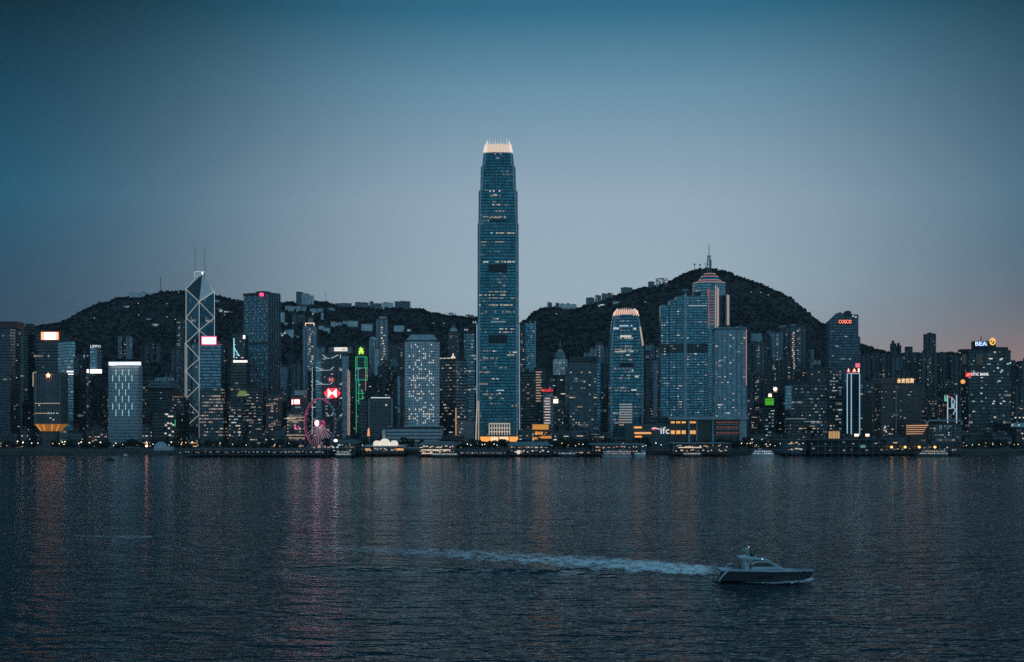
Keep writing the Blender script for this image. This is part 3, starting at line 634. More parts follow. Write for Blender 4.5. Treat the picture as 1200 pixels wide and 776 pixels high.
for k in range(6):
    q = B_ + (C2 - B_) * (k / 5); bar(t_, 'corner_column', (q.x + .4, q.y - .4, z0), (q.x + .4, q.y - .4, z1), 1.2, plain('column_grey', (.16, .165, .17)))
for k in range(0, 7):
    q = A_ + (B_ - A_) * (k / 6) + nn; bar(t_, 'column', (q.x, q.y, z0), (q.x, q.y, z1), .6, steel)
MB().lathe((X(306.5, 1893), 1893), [(.1, Z(347.5, 1893)), (2.4, Z(346.8, 1893)), (3.4, Z(345.2, 1893)), (2.4, Z(343.8, 1893)), (.1, Z(343, 1893))], 10).build('emblem', emit('emblem_pink', (1, .06, .16), 2), t_)
windows(t_, poly, z0, Z(450, 1900), 50, 3, 4.1, 'ewdn', hmin=Z(512, 1900), rnd=rnd)
tower('low old office block with reddish lit floors at the foot of the tall dotted tower', 312, 331, 461, 1760, fac('redfloors', (.10, .10, .11), (.05, .05, .06), .4, 3, 3.8, .9, .45, .04, .25, 1.0, .45), 'office_block', wins=26, kinds='pdw')
tower('dark office block at the waterfront below the white lit name strip', 268, 290, 472, 1745, 'darkoffice', 'office_block', wins=26, kinds='wndc')
tower('dark block with scattered lights below the tall dotted tower', 289, 313, 456, 1770, 'darkoffice', 'office_block', wins=34, kinds='wende')

# --- hillside flats between dotted tower and the stepped tower
for a, b, y0, Y, m_, w_, lab in ((329, 337, 430, 2350, 'resipale', 10, 'pale blue residential block just west of the tall dotted tower'), (336, 345, 428, 2380, 'resimid', 14, 'grey residential block with warm window columns behind the red glowing sign'),
                                (344, 353, 426, 2330, 'resimid', 8, 'residential block with pale cap beside the crown-lit tower'), (326, 331, 426, 2450, 'resiwarm', 10, 'narrow dark flats with stacked lit windows at the shoulder of the dotted tower'),
                                (371, 381, 407, 2420, 'resipale', 8, 'pale blue tower standing half behind the truss-fronted building')):
    tower(lab, a, b, y0, Y, m_, 'apartment_tower', 'flats', plan='notch', wins=w_, kinds='wwdn', d=22)
t_, poly, z0, z1 = tower('tall blue-grey residential tower with a warm lit arched crown and bright central windows', 355, 371.5, 382, 2500, 'resipale', 'apartment_tower', 'flats', plan='notch', d=26)
for a, b in (((358, 382), (358, 378.8)), ((358, 378.8), (368, 378.8)), ((368, 378.8), (368, 382))): bar(t_, 'crown_frame', P(*a, 2500), P(*b, 2500), 1.5, emit('crown_warm', (1, .66, .52), .9))
MB().box(X(361, 2500), X(365.5, 2500), 2505, 2518, z1, Z(372, 2500)).build('roof_plant', steel, t_)
rnd = random.Random(21)
for k in range(34): window(t_, P(rnd.choice((361.5, 363, 364.5, 366)), 386 + k * 2.9, 2499.2), 3, 1.8, 0, rnd.choice('wwdpne'))
# white sign block
t_, *_ = tower('grey block with a glowing red sign and lit lower floors behind the wheel', 336, 358.5, 483, 1720, 'litbands', 'office_block', wins=20, kinds='wpdn', plant=0)
MB().prism(silhouette_box(341, 359, 1726, 24), Z(483, 1720), Z(457, 1720)).build('upper_block', MATS['darkbands'], t_)
MB().prism(silhouette_box(345, 358.6, 1725, 20), Z(463, 1720), Z(457.3, 1720)).build('roof_band', palec, t_)
sg = S(t_, 341.8, 351.8, 467.6, 474.4, 1719, emit('sign_darkred', (.8, .03, .06), .5)); panel(sg, 'screen', 344.6, 351, 468.6, 473.4, 1717.6, emit('screen_pinkwhite', (1, .70, .72), 3.2), .5); bar(sg, 'lit_bar', P(342.4, 468.4, 1717), P(342.4, 474, 1717), .8, MATS['screen_pinkwhite'])
for k in range(3): bar(t_, 'lit_bar', P(346.4 + k * 2.2, 477.3, 1718), P(347.6 + k * 2.2, 477.3, 1718), 1.3, E_dim)
for k, (a, b, c) in enumerate(((344.5, 498, 501.5), (346, 501.5, 503.5), (349, 499.5, 502))): bar(t_, 'neon_line', P(a, b, 1718.6), P(a + 2.5, c, 1718.6), .7, emit('neon_pink', (1, .10, .25), 1.2))
for py in (489, 492.8, 510, 513.4): bar(t_, 'light_row', P(338, py, 1718.6), P(357.5, py, 1718.6), .9, emit('row_warm', (1, .66, .42), .38))
# --- truss-fronted bank building
t_, poly, z0, z1 = tower('bank building with white hanging trusses, dark rooftop sign box and a big red hexagon sign', 377, 409, 414, 1900, fac('trussfront', (.10, .12, .14), (.05, .085, .11), .6, 2.6, 4, .9, .6, .01, .05, .6, .4), plant=0, wins=22, kinds='edwp')
Yt = 1898.5
MB().box(X(385, 1905), X(412, 1905), 1906, 1922, Z(414, 1905), Z(406.8, 1905)).build('rooftop_box', steel, t_)
sg = S(t_, 391.8, 407, 407.2, 411.6, 1904, emit('sign_ivory', (1, .90, .80), .8)); bar(sg, 'lettering', P(400.5, 409.6, 1902.6), P(405, 409.6, 1902.6), .8, steel)
def hexsign(par, cx, cy, w_, h_, Y, red, wht):
    """flat hexagon with a white field and red bow-tie triangles"""
    x0, x1, xm, z_0, z_1, zm = X(cx - w_ / 2, Y), X(cx + w_ / 2, Y), X(cx, Y), Z(cy + h_ / 2, Y), Z(cy - h_ / 2, Y), Z(cy, Y); q = (x1 - x0) / 4
    o1 = MB(); pts = [(x0, zm), (x0 + q, z_0), (x1 - q, z_0), (x1, zm), (x1 - q, z_1), (x0 + q, z_1)]
    o1.face([(a, Y, c) for a, c in pts]); o1.face([(a, Y + 1.2, c) for a, c in reversed(pts)])
    for k in range(6): a, c = pts[k], pts[(k + 1) % 6]; o1.face([(a[0], Y, a[1]), (a[0], Y + 1.2, a[1]), (c[0], Y + 1.2, c[1]), (c[0], Y, c[1])])
    s_ = o1.build('sign', red, par); f_ = MB()
    for tri in ([(x0 + q, z_0 + .3), (xm, zm), (x0 + q, z_1 - .3)], [(x1 - q, z_1 - .3), (xm, zm), (x1 - q, z_0 + .3)]):
        ob = MB(); ob.face([(a, Y - .4, c) for a, c in tri]); ob.face([(a, Y - .02, c) for a, c in reversed(tri)])
        for k in range(3): a, c = tri[k], tri[(k + 1) % 3]; ob.face([(a[0], Y - .4, a[1]), (a[0], Y - .02, a[1]), (c[0], Y - .02, c[1]), (c[0], Y - .4, c[1])])
        ob.build('emblem', wht, s_)
    return s_
hexsign(t_, 389.3, 460.8, 20, 11, 1895, E_red, emit('emblem_white', (1, .80, .80), 2.4))
hexsign(t_, 388, 445, 9, 6, 1896, emit('sign_dimred', (.5, .04, .10), .28), E_rose); 
for py, (a, b, c, d_) in ((420, (378, 386.5, 393, 399)), (434, (370, 386, 392, 406)), (450.5, (370, 386, 392, 408)), (467, (381, 387, 392, 408)), (487.5, (382, 387, 392, 404))):
    bar(t_, 'truss', P(a, py - 4, Yt), P((a + b) / 2 + 1, py, Yt), 1.0, E_line); bar(t_, 'truss', P(a, py, Yt), P(b, py, Yt), .9, E_dim)
    bar(t_, 'truss', P(b + 1, py, Yt), P(c - 1, py - 4, Yt), 1.0, E_line) if py > 420 else bar(t_, 'truss', P(388, py, Yt), P(396.5, py - 4, Yt), 1.0, E_line)
    bar(t_, 'truss', P(c + 6, py, Yt), P(d_, py - 4.4, Yt), 1.0, E_line); bar(t_, 'truss', P(c + 7, py, Yt), P(d_ + 1, py, Yt), .9, E_line)
for px, w_ in ((377.5, 1.6), (386.5, 1.4), (393, 1.4), (401, 1.4)): bar(t_, 'column', P(px, 414, 1899), P(px, 520, 1899), w_, plain('column_grey', (.16, .165, .17)))
MB().box(X(370, 1903), X(377, 1903), 1903, 1925, GZ, Z(422, 1903)).build('stair_tower', MATS['paleglass'], t_)
MB().box(X(401.5, 1896), X(409, 1896), 1890, 1899, GZ, Z(418, 1896)).build('stair_tower', MATS['finegrid'], t_)
def beads(par, px, y0, y1, Y, step, m_, s=.9, name='light'):
    py = y0
    while py < y1:
        b_ = P(px + (random.random() - .5) * .5, py, Y); window(par, b_, s, s, 0, m_); py += step
beads(t_, 408, 434, 517, 1888, 1.9, 'p', 1.5); beads(t_, 409.5, 436, 517, 1888, 2.1, 'w', 1.3); beads(t_, 366, 431, 512, 1900, 1.75, 'c', 1.1)
# --- green-outlined tower
t_, poly, z0, z1 = tower('dark stepped tower outlined in green neon with a lime emblem on its top panel', 416, 430.5, 418, 1850, 'blackglass', plant=0, wins=8, kinds='pwd', d=24)
MB().box(X(416.2, 1852), X(429.3, 1852), 1852, 1862, Z(418, 1852), Z(404, 1852)).build('top_panel', plain('panel_slate', (.05, .06, .08)), t_)
e_ = MB(); c_ = P(423.2, 411.2, 1850.5)
for sx in (-1, 1):
    ob = MB(); path = [(sx * 2.6, 3.2), (sx * .2, 1.2), (sx * 2.7, -.8), (sx * 1.6, -3.6), (sx * 3.2, -4.2)]
    ob.tube([(c_.x + a, c_.y, c_.z + b) for a, b in path], [.9, 1.0, 1.0, 1.0, .7], 6).build('emblem', E_lime, t_)
MB().tube([(c_.x - .4, c_.y, c_.z + 5), (c_.x, c_.y, c_.z), (c_.x + .3, c_.y, c_.z - 2.6)], [.6, 1.3, .8], 6).build('emblem', E_lime, t_)
Yg = 1848.6
for a, b, m_ in (((416.7, 418.3), (430, 418.3), E_green), ((416.7, 418.3), (416.7, 446), E_green), ((430, 418.3), (430.3, 446), E_green), ((418.5, 418.3), (418.5, 431), E_green), ((416.7, 431.3), (431, 431.3), E_green), ((417, 445.3), (430, 445.3), E_green),
                 ((417.4, 446), (417.6, 507), E_green), ((418.8, 461), (427, 461), E_green), ((420.5, 446), (420.5, 474), E_green), ((424.6, 457), (424.6, 468), E_green), ((420, 467.5), (426, 467.5), E_green),
                 ((428.6, 431), (428.6, 458), E_rose), ((428, 440.5), (431, 440.5), E_rose), ((419.6, 431.5), (419.6, 446), E_blue), ((427.8, 418.3), (427.8, 431), E_green)):
    bar(t_, 'neon_line', P(*a, Yg), P(*b, Yg), .58, m_)
t_['label'] = t_['label']
# hillside towers behind
t_, poly, z0, z1 = tower('tallest pale blue residential tower on the hillside, with a warm lit window column', 441, 454.6, 374, 2650, 'resipale', 'apartment_tower', 'flats', plan='notch', d=24, ybot=446)
MB().box(X(443.8, 2650), X(452, 2650), 2652, 2668, z1, Z(371, 2650)).build('roof_plant', palec, t_)
rnd = random.Random(22)
for k in range(16): window(t_, P(rnd.choice((447.5, 449, 450.3)), 384 + k * 3.1, 2648.5), 3, 1.8, 0, rnd.choice('wnwd'))
t_, poly, z0, z1 = tower('round tower with vertical fins and a pale domed cap beside the tallest hillside tower', 432.2, 441.2, 398.5, 2520, 'finegrid', 'apartment_tower', 'flats', plan='round', plant=0)
MB().lathe((X(436.7, 2520), 2527), [(7.2, z1), (6.6, z1 + 3), (4.5, z1 + 5.4), (.2, z1 + 6.2)], 16).build('dome', palec, t_)
for k in range(5): bar(t_, 'fin', P(432.8 + k * 1.95, 399, 2521 if k in (0, 4) else 2519), P(432.8 + k * 1.95, 440, 2521 if k in (0, 4) else 2519), .9, palec)
tower('small bright white cube of flats below the fin-sided round tower', 439, 446.5, 408.3, 2450, plain('white_render', (.55, .60, .64)), 'apartment_block', 'flats', plant=0, ybot=440)
for a, b, y0, Y, m_, w_, lab in ((446, 456, 424, 2380, 'resiwarm', 18, 'dark flats with pinkish lit windows beneath the tallest hillside tower'), (455, 464, 404.5, 2450, 'resimid', 12, 'mid-grey flats east of the round-windowed tower, high on the slope'),
                                (463.5, 474, 404, 2420, 'residark', 12, 'dark flats touching the shoulder of the round-windowed tower'), (431, 446, 441, 2150, 'slate', 8, 'slate office block behind the green neon tower'),
                                (444, 458, 452, 2050, 'darkoffice', 9, 'dark office block with a pale top line behind the arch-topped hotel'), (428, 436, 428, 2300, 'resimid', 6, 'narrow grey flats just west of the green neon tower')):
    tower(lab, a, b, y0, Y, m_, 'apartment_tower' if 'flats' in lab else 'office_block', 'flats' if 'flats' in lab else 'building', plan='notch' if 'flats' in lab else None, wins=w_, d=24)
t_, poly, z0, z1 = tower('dark office tower with a teal pyramid roof beside the round-windowed tower', 454, 470, 430, 2080, 'blackglass', wins=7)
MB().prism(scaled(poly, .72), z1 + 1.2, Z(419, 2080), scaled(poly, .05)).build('pyramid_roof', plain('teal_metal', (.05, .17, .19), .4), t_)
tower('slim pale mast-like tower beside the round-windowed tower', 466.6, 469.3, 441, 1760, 'finegrid', plant=0, d=8, parapet=False)
t_, *_ = tower('narrow reddish block glowing orange at its foot beside the slim pale tower', 469, 475, 440, 1800, 'resiwarm', 'office_block', 'building', wins=16, kinds='pow')
# --- arch-topped hotel
t_, poly, z0, z1 = tower('dark louvred hotel with pale corner piers, arched top windows and a lit roof edge', 432, 460, 467.5, 1720, fac('louvres', (.13, .15, .17), (.03, .045, .06), .5, 2.2, 3.1, .95, .55, .004, .01, .5, .5), 'hotel', 'hotel', plant=1, d=24)
MB().prism(silhouette_box(421, 433, 1735, 24), GZ, Z(470, 1735)).build('side_wing', MATS['slate'], t_)
for px in (432.6, 459.3): bar(t_, 'corner_pier', P(px, 467, 1719), P(px, 520, 1719), 2.0, conc)
bar(t_, 'light_row', P(434.5, 466.2, 1718), P(457.5, 466.2, 1718), .9, emit('row_white', (.85, .93, 1), .8))
for k in range(7):
    c_ = P(436.2 + k * 3.4, 474.8, 1719.3); MB().tube([(c_.x + 1.3 * math.cos(a), c_.y, c_.z + 2.2 * math.sin(a)) for a in np.linspace(0, math.pi, 7)], .32, 4).build('arch', conc, t_)
    bar(t_, 'pilaster', (c_.x - 1.8, c_.y, c_.z), (c_.x - 1.8, c_.y, Z(470, 1719)), .5, conc)
window(t_, P(452.6, 474.8, 1719), 2.2, 1.4, 0, 'n')
MB().prism([(X(430.5, 1718), 1716), (X(433.5, 1718), 1716), (X(433.5, 1718), 1718.8), (X(430.5, 1718), 1718.8)], Z(511, 1718), Z(502, 1718), [(X(431.3, 1718), 1717), (X(432.7, 1718), 1717), (X(432.7, 1718), 1718.4), (X(431.3, 1718), 1718.4)]).build('lit_canopy', emit('flame_orange', (1, .42, .18), .8), t_)

# --- round-windowed tower
t_, poly, z0, z1 = tower('pale tower with a grid of round windows, many lit, under a sloped roof cap', 474, 515.5, 399.5, 1730, fac('porthole', (.72, .78, .82), (.05, .08, .105), .5, 3.33, 3.55, .52, .52, .02, 0, .4, .5), plant=0, plan='chamfer', d=36)
MB().prism(scaled(poly, .985), z1, Z(391.8, 1730), scaled(poly, .66)).build('roof_cap', plain('cap_metal', (.34, .40, .44), .45), t_)
MB().prism(scaled(poly, .99), z1 - .4, z1 + .9).build('cap_shadow_line', darkc, t_)
x0, x1 = poly[1][0] if False else min(p[0] for p in poly if p[1] < 1731), max(p[0] for p in poly if p[1] < 1731)
nb = 13; rnd = random.Random(4)
for r_ in range(36):
    py = 404 + r_ * 2.62
    q = .20 if r_ not in (15, 16, 21, 22, 29, 31, 32, 33) else .5
    for c in range(nb):
        if rnd.random() < q * (.5 + vnoise(np.array(c / 3.), np.array(r_ / 4.), 5)): window(t_, (x0 + (x1 - x0) * (c + .5) / nb, 1729.6, Z(py, 1730)), 1.35, 1.3, 0, rnd.choice('nncenw'))
for c in range(nb + 1): bar(t_, 'mullion', (x0 + (x1 - x0) * c / nb, 1729.8, z0), (x0 + (x1 - x0) * c / nb, 1729.8, z1), .55, palec)
# post office podium
t_, *_ = tower('low white post office block with long dark window bands below the round-windowed tower', 453, 519, 501.5, 1690, fac('postbands', (.45, .50, .54), (.03, .04, .05), .5, 5, 4.3, .98, .32, .01, 0, .5, .5), 'podium_building', 'building', plant=0, d=24)
for a, b in ((454, 459), (473, 481), (509, 519)): MB().box(X(a, 1692), X(b, 1692), 1693, 1706, Z(501.5, 1690), Z(499.4, 1690)).build('roof_plant', palec, t_)
# --- dark office with warm crown
t_, poly, z0, z1 = tower('dark office tower with a pale angled side and a warm lit crest on its roof', 515.5, 545.5, 421, 1810, 'darkoffice', split=534, ang=30, wins=58, kinds='wwdpne', plant=0)
A_, B_, C2 = (Vector(poly[k]) for k in range(3)); nn = Vector(((C2 - B_).y, -(C2 - B_).x)).normalized() * .25
MB().prism([tuple(B_ + nn), tuple(C2 + nn), tuple(C2 - nn * 3), tuple(B_ - nn * 3)], z0, z1 - 2).build('side_cladding', MATS['bands'], t_)
for f in (.05, .3, .55, .8): q = A_ + (B_ - A_) * f; window(t_, (q.x, q.y - .4, z1 + 1.5), 4, 1.0, 0, 'n')
q = P(531, 419, 1815)
MB().lathe((q.x, q.y), [(3.6, z1 + 1), (2.6, z1 + 3.4), (1.2, z1 + 4.2), (.9, z1 + 7), (.1, z1 + 8)], 8).build('roof_crest', emit('crest_warm', (1, .74, .55), .75), t_)
bar(t_, 'corner_glow', (B_.x + .3, B_.y - .5, z0 + 3), (B_.x + .3, B_.y - .5, Z(478, 1810)), 1.6, emit('corner_orange', (1, .46, .20), .42))  # orange uplight on the corner, put in as an emissive strip
t_, poly, z0, z1 = tower('slim dark residential tower with a pointed teal spire behind the warm-crested office tower', 525, 538.5, 389, 2450, 'residark', 'apartment_tower', 'flats', plan='chamfer', plant=0, wins=16, kinds='wpde', ybot=430)
MB().prism(scaled(poly, .7), z1, Z(384.5, 2450), scaled(poly, .55)).build('drum', palec, t_); MB().prism(scaled(poly, .55), Z(384.5, 2450), Z(380, 2450), scaled(poly, .02)).build('spire', plain('teal_metal', (.05, .17, .19), .4), t_)
t_, poly, z0, z1 = tower('round-cornered office tower with bright horizontal bands tucked against the tallest tower', 543.5, 560, 391, 1870, fac('brightbands', (.16, .20, .22), (.10, .24, .30), .7, 3, 4.1, .98, .5, .01, .10, .3, .5), plan='chamfer', wins=12, kinds='ecew')
MB().prism(scaled(poly, .55), z1, Z(386.5, 1870)).build('roof_plant', steel, t_)
for k in range(3): S(t_, 544 + k * 1.6, 545 + k * 1.6, 385.6, 387.6, 1868, E_dim, 'roof_light')
MB().box(X(543, 1760), X(555, 1760), 1760, 1775, GZ, Z(494, 1760)).build('low_block', plain('low_grey', (.25, .24, .24)), t_)

# ================= tallest tower
Yc = 1879.0; cx = X(583.6, 1852)
t_ = thing('skyscraper', 'tallest tower of the skyline, tapering blue glass with a glowing white claw crown', 'skyscraper', (cx, Yc, GZ))
def plan4(h, c, bay=.45, out=1.0):
    s_ = [(-h + c, -h + c), (-h + c, -h), (-bay * h, -h), (-bay * h, -h - out), (bay * h, -h - out), (bay * h, -h), (h - c, -h)]
    res = []
    for k in range(4):
        ca, sa = (1, 0, -1, 0)[k], (0, 1, 0, -1)[k]; res += [(cx + x * ca - y * sa, Yc + x * sa + y * ca) for x, y in s_]
    return res
k_ = 1852 / F
LV = [(522, 25.4), (440, 25.1), (260, 24.7), (259.9, 23.8), (222, 23.5), (221.9, 21.7), (193, 21.0), (192.9, 19.4), (177, 18.0)]
ifcm = fac('tallglass', (.035, .075, .095), (.042, .195, .255), .88, 2.35, 4.15, .9, .66, .008, .085, .62, .38, .09)
for (pa, ha), (pb, hb) in zip(LV, LV[1:]):
    if pa - pb < 1: continue
    ha, hb = ha * k_ - 1.6, hb * k_ - 1.6
    MB().prism(plan4(ha, 3.6), max(GZ, Z(pa, 1850)), Z(pb, 1850), plan4(hb, 3.6)).build('shaft', ifcm, t_)
    for sx in (-1, 1):
        for sy in (-1, 1):
            r0, r1 = ha - 1.9, hb - 1.9
            q = lambda r, z: (cx + sx * r, Yc + sy * r, z)
            bar(t_, 'corner_column', q(r0, max(GZ, Z(pa, 1850))), q(r1, Z(pb, 1850)), 2.3, plain('column_blue', (.36, .44, .48), .4, .3))
    for f in (-.45, .45, -.18, .18):
        bar(t_, 'mullion', (cx + f * ha, Yc - ha - 1.1, max(GZ, Z(pa, 1850))), (cx + f * hb, Yc - hb - 1.1, Z(pb, 1850)), .7 if abs(f) > .3 else .35, plain('mullion_grey', (.12, .19, .22), .4, .4))
for a, b, h_ in ((257.5, 265.5, 23.7), (309.5, 319.5, 24.7), (392.5, 401.5, 25)):
    MB().box(cx - .44 * h_ * k_, cx + .44 * h_ * k_, Yc - h_ * k_ - .1, Yc - h_ * k_ + 3, Z(b, 1850), Z(a, 1850)).build('refuge_floor', plain('louvre_dark', (.018, .03, .036), .5), t_)
rnd = random.Random(14)
def hw_at(py):
    for (pa, ha), (pb, hb) in zip(LV, LV[1:]):
        if pb <= py <= pa and pa - pb > 1: return ha + (hb - ha) * (pa - py) / (pa - pb)
    return 25
for py, segs, kd in ((179, ((-.2, .2),), 'p'), (184, ((-.35, .05),), 'd'), (223.5, ((-.42, .12),), 'n'), (228, ((-.3, -.1),), 'w'), (239.6, ((-.25, .15),), 'n'), (253.5, ((-.42, .42), (-.85, -.5)), 'd'), (254.8, ((-.42, .42),), 'p'), (273, ((-.42, .3), (.5, .85)), 'w'), (283.4, ((-.9, -.5), (-.1, .3)), 'd'),
                     (306.8, ((-.2, .42), (-.8, -.5), (.5, .85)), 'n'), (341.8, ((-.42, .42),), 'd'), (345.7, ((-.9, -.5), (-.42, .42)), 'w'), (349.3, ((-.42, .35), (.5, .8)), 'd'), (357.5, ((-.9, -.52), (-.42, .42), (.5, .85)), 'w'), (365.5, ((-.6, .85),), 'd'),
                     (373.5, ((-.3, .05),), 'n'), (377, ((-.3, .42),), 'e'), (385.5, ((.12, .85),), 'w'), (389.3, ((.1, .7),), 'w'), (412.8, ((.5, .95),), 'n'), (411.5, ((-.3, -.1),), 'n'), (416, ((.3, .8),), 'w'), (436, ((-.9, -.4),), 'd'), (457.5, ((-.2, .4),), 'c'), (461, ((-.1, .1),), 'n'), (475.5, ((.62, .9),), 'o'), (431, ((-.9, -.6), (.1, .42)), 'd'), (420, ((-.8, .1),), 'd'), (444, ((-.3, 0),), 'n'), (467, ((-.4, .4),), 'e'), (450, ((-.9, -.45),), 'd')):
    h_ = hw_at(py) * k_ - 1.6
    for a, b in segs:
        f = a
        while f < b:
            if rnd.random() < .62: window(t_, (cx + f * h_, Yc - h_ - (1.35 if abs(f) < .45 else .35), Z(py, 1850)), 2.1, 1.3, 0, kd if rnd.random() < .75 else 'd')
            f += 2.5 / h_
# crown
zc0, zc1 = Z(175.8, 1850), Z(159.6, 1850); hb = 16.8 * k_ - .5
MB().prism(plan4(hb * .84, 3), Z(178, 1850), Z(166, 1850), plan4(hb * .70, 3)).build('crown_drum', emit('crown_light', (1, .74, .56), .50), t_)
clawm = emit('claw_glow', (1, .88, .78), .55)  # claws emit in place of the floodlights that would light them
for side_ in range(4):
    ca, sa = (1, 0, -1, 0)[side_], (0, 1, 0, -1)[side_]; rt = lambda x, y: (cx + x * ca - y * sa, Yc + x * sa + y * ca)
    for k in range(9):
        u = -1 + 2 * k / 8; hz = zc1 + (0 if k % 2 else -3.4) - abs(u) * .8
        p0, p1, p2 = rt(u * hb, -hb), rt(u * hb * .92, -hb * .92), rt(u * hb * .76, -hb * .76)
        MB().tube([(*p0, zc0 - 1), (*p1, zc0 + 8), (*p2, hz)], [1.5 if abs(u) == 1 else .85, 1.1 if abs(u) == 1 else .6, .18], 5).build('crown_claw', clawm, t_)
# foot: white colonnade and lit lobby
pf = plain('foot_stone', (.45, .40, .34)); yf = Yc - 25 * k_ - 3
for py in (496.5, 501.6, 506): bar(t_, 'colonnade_beam', P(573, py, 1846), P(597.5, py, 1846), 1.3, emit('colonnade_lit', (1, .82, .66), .42))  # lighting of the colonnade is emission in its own material
for k in range(9): bar(t_, 'colonnade_column', P(573.3 + k * 3, 496, 1846), P(573.3 + k * 3, 510, 1846), 1.1, MATS['colonnade_lit'])
for a, b in ((563, 574), (574.5, 584), (585, 596), (597, 607)): S(t_, a, b, 511.8, 517.5, 1842, emit('lobby_warm', (1, .66, .36), 1.05) if 570 < a < 590 else E_orange, 'lobby_glazing')
bar(t_, 'column_glow', P(559.3, 470, 1848), P(557.6, 517, 1846), 1.6, emit('uplight_glow', (1, .84, .68), .36)); bar(t_, 'column_glow', P(561.2, 470, 1848), P(560.6, 517, 1846), 1.0, MATS['uplight_glow'])  # uplight on the columns is put in as their own emission
bar(t_, 'column_glow', P(608.4, 380, 1851), P(609, 517, 1848), 1.3, emit('edge_pale', (.6, .82, 1), .26)); bar(t_, 'column_glow', P(558.9, 380, 1851), P(558.9, 470, 1848), 1.3, MATS['edge_pale'])
# ================= west of the tallest tower
t_, *_ = tower('dark residential tower with pinkish stacked windows right behind the tallest tower', 608, 616, 381, 2480, 'residark', 'apartment_tower', 'flats', wins=34, kinds='pwnd', d=22)
t_, poly, z0, z1 = tower('residential tower with two pale vertical fins standing just west of the tallest tower', 614.5, 628, 378.5, 2520, 'tealglass', 'apartment_tower', 'flats', plan='notch', wins=26, kinds='wwnd', d=24)
for px in (621.5, 627.3): bar(t_, 'fin', P(px, 376.5, 2517), P(px, 436, 2517), 2.2, palec)
t_, *_ = tower('office tower with a ladder of warm lit floors and a curved glass edge', 625, 643, 432, 2080, 'slate', plan='chamfer', wins=14, kinds='dwe')
for k in range(12): bar(t_, 'light_row', P(627.5, 436 + k * 3.1, 2078.6), P(627.5 + (6 if k % 3 else 7.4), 436 + k * 3.1, 2078.6), 1.2, emit('ladder_warm', (1, .68, .46), .42 ))
tower('dark office slab between the tallest tower and the red-lettered bank block', 610, 628, 437, 1960, 'darkoffice', wins=12, kinds='pde')
t_, *_ = tower('bank block with red rooftop characters and a ladder of pinkish lit floors', 636, 648.5, 460.5, 1850, 'bands', 'bank_building', 'building', plant=0, d=24)
lettering(t_, '恒生銀行', P(641.6, 457.6, 1849), X(648.2, 1849) - X(635.2, 1849), 4.0, E_red)
bar(t_, 'sign_rail', P(635, 460.2, 1850), P(648, 460.2, 1850), .5, black)
for k in range(11): bar(t_, 'light_row', P(637.5 + (0 if k % 2 else 1), 467 + k * 3.2, 1848.4), P(644.8, 467 + k * 3.2, 1848.4), 1.2, emit('row_pinkwarm', (1, .72, .66), .62))
t_, *_ = tower('dark block holding a blazing cream billboard on its front corner', 644.5, 661, 471, 1870, 'blackglass', 'office_block', 'building', wins=8)
S(t_, 646.6, 654, 467.8, 472.6, 1867, emit('billboard_cream', (1, .86, .62), 1.7), 'billboard'); MB().box(X(646, 1870), X(654.5, 1870), 1871, 1875, Z(473, 1870), Z(467, 1870)).build('billboard_frame', black, t_)
t_, poly, z0, z1 = tower('low mall block with glowing orange facade bands near the foot of the tallest tower', 623, 645, 498, 1765, 'bronze', 'mall', 'building', plant=0, d=26)
for a, b, c, d_ in ((624, 643, 497.5, 503.5), (627, 636, 506, 509.5), (618, 630, 512.5, 515), (634, 646, 511, 514)): S(t_, a, b, c, d_, 1762, emit('mall_orange', (1, .40, .06), .5), 'lit_band')
rnd = random.Random(31)
for k in range(30): window(t_, P(rnd.uniform(617, 650), rnd.uniform(506, 519), 1760), rnd.uniform(1, 2.4), 1.2, 0, rnd.choice('wnop'))
# blue dome tower
t_, poly, z0, z1 = tower('tower with a cyan-lit drum, stacked round tiers and a needle mast', 648, 665, 440, 2000, 'darkoffice', plan='chamfer', wins=14, plant=0)
cyl = lambda r, a, b: [(r * 2000 / F, Z(a, 2000)), (r * 2000 / F, Z(b, 2000))]
c_ = ((poly[0][0] + poly[2][0]) / 2, 2013); c_ = (X(656.5, 2010), 2013)
MB().prism(circle(*c_, 8.2 * 1.23, 12), z1, Z(421, 2000)).build('lit_drum', fac('cyanlit', (.16, .34, .42), (.10, .40, .55), .5, 2.6, 4.1, .7, .8, .95, .9, .0, .55, .3), t_)
for k in range(6): a = math.pi + .2 + k * .55; bar(t_, 'drum_rib', (c_[0] + 10.3 * math.cos(a), c_[1] + 10.3 * math.sin(a), z1), (c_[0] + 10.3 * math.cos(a), c_[1] + 10.3 * math.sin(a), Z(421, 2000)), .9, palec)
for r_, a, b in ((6.4, 421, 418.6), (6.9, 418.6, 417.4), (5.4, 417.4, 414.5), (5.9, 414.5, 413.4), (3.9, 413.4, 411)): MB().lathe(c_, [(r_ * 1.23, Z(a, 2000)), (r_ * 1.23, Z(b, 2000)), (.1, Z(b, 2000) + .2)], 20).build('tier', plain('tier_blue', (.22, .32, .36), .4), t_)
MB().lathe(c_, [(3.4 * 1.23, Z(411, 2000)), (2.2, Z(409.4, 2000)), (.3, Z(408.6, 2000))], 16).build('dome', palec, t_); bar(t_, 'mast', (*c_, Z(409, 2000)), (*c_, Z(397.5, 2000)), .8, palec)
tower('narrow teal office sliver beside the cyan-lit drum tower', 662, 668.5, 430, 1930, 'paleglass', plant=0)
t_, *_ = tower('wide grey office slab with pale horizontal spandrels west of the cyan-lit drum tower', 666.5, 700, 424.5, 1850, fac('spandrels', (.17, .21, .235), (.05, .08, .10), .6, 3.6, 4.2, .97, .58, .006, .03, .5, .4), wins=30, kinds='edw', plant=0, d=26)
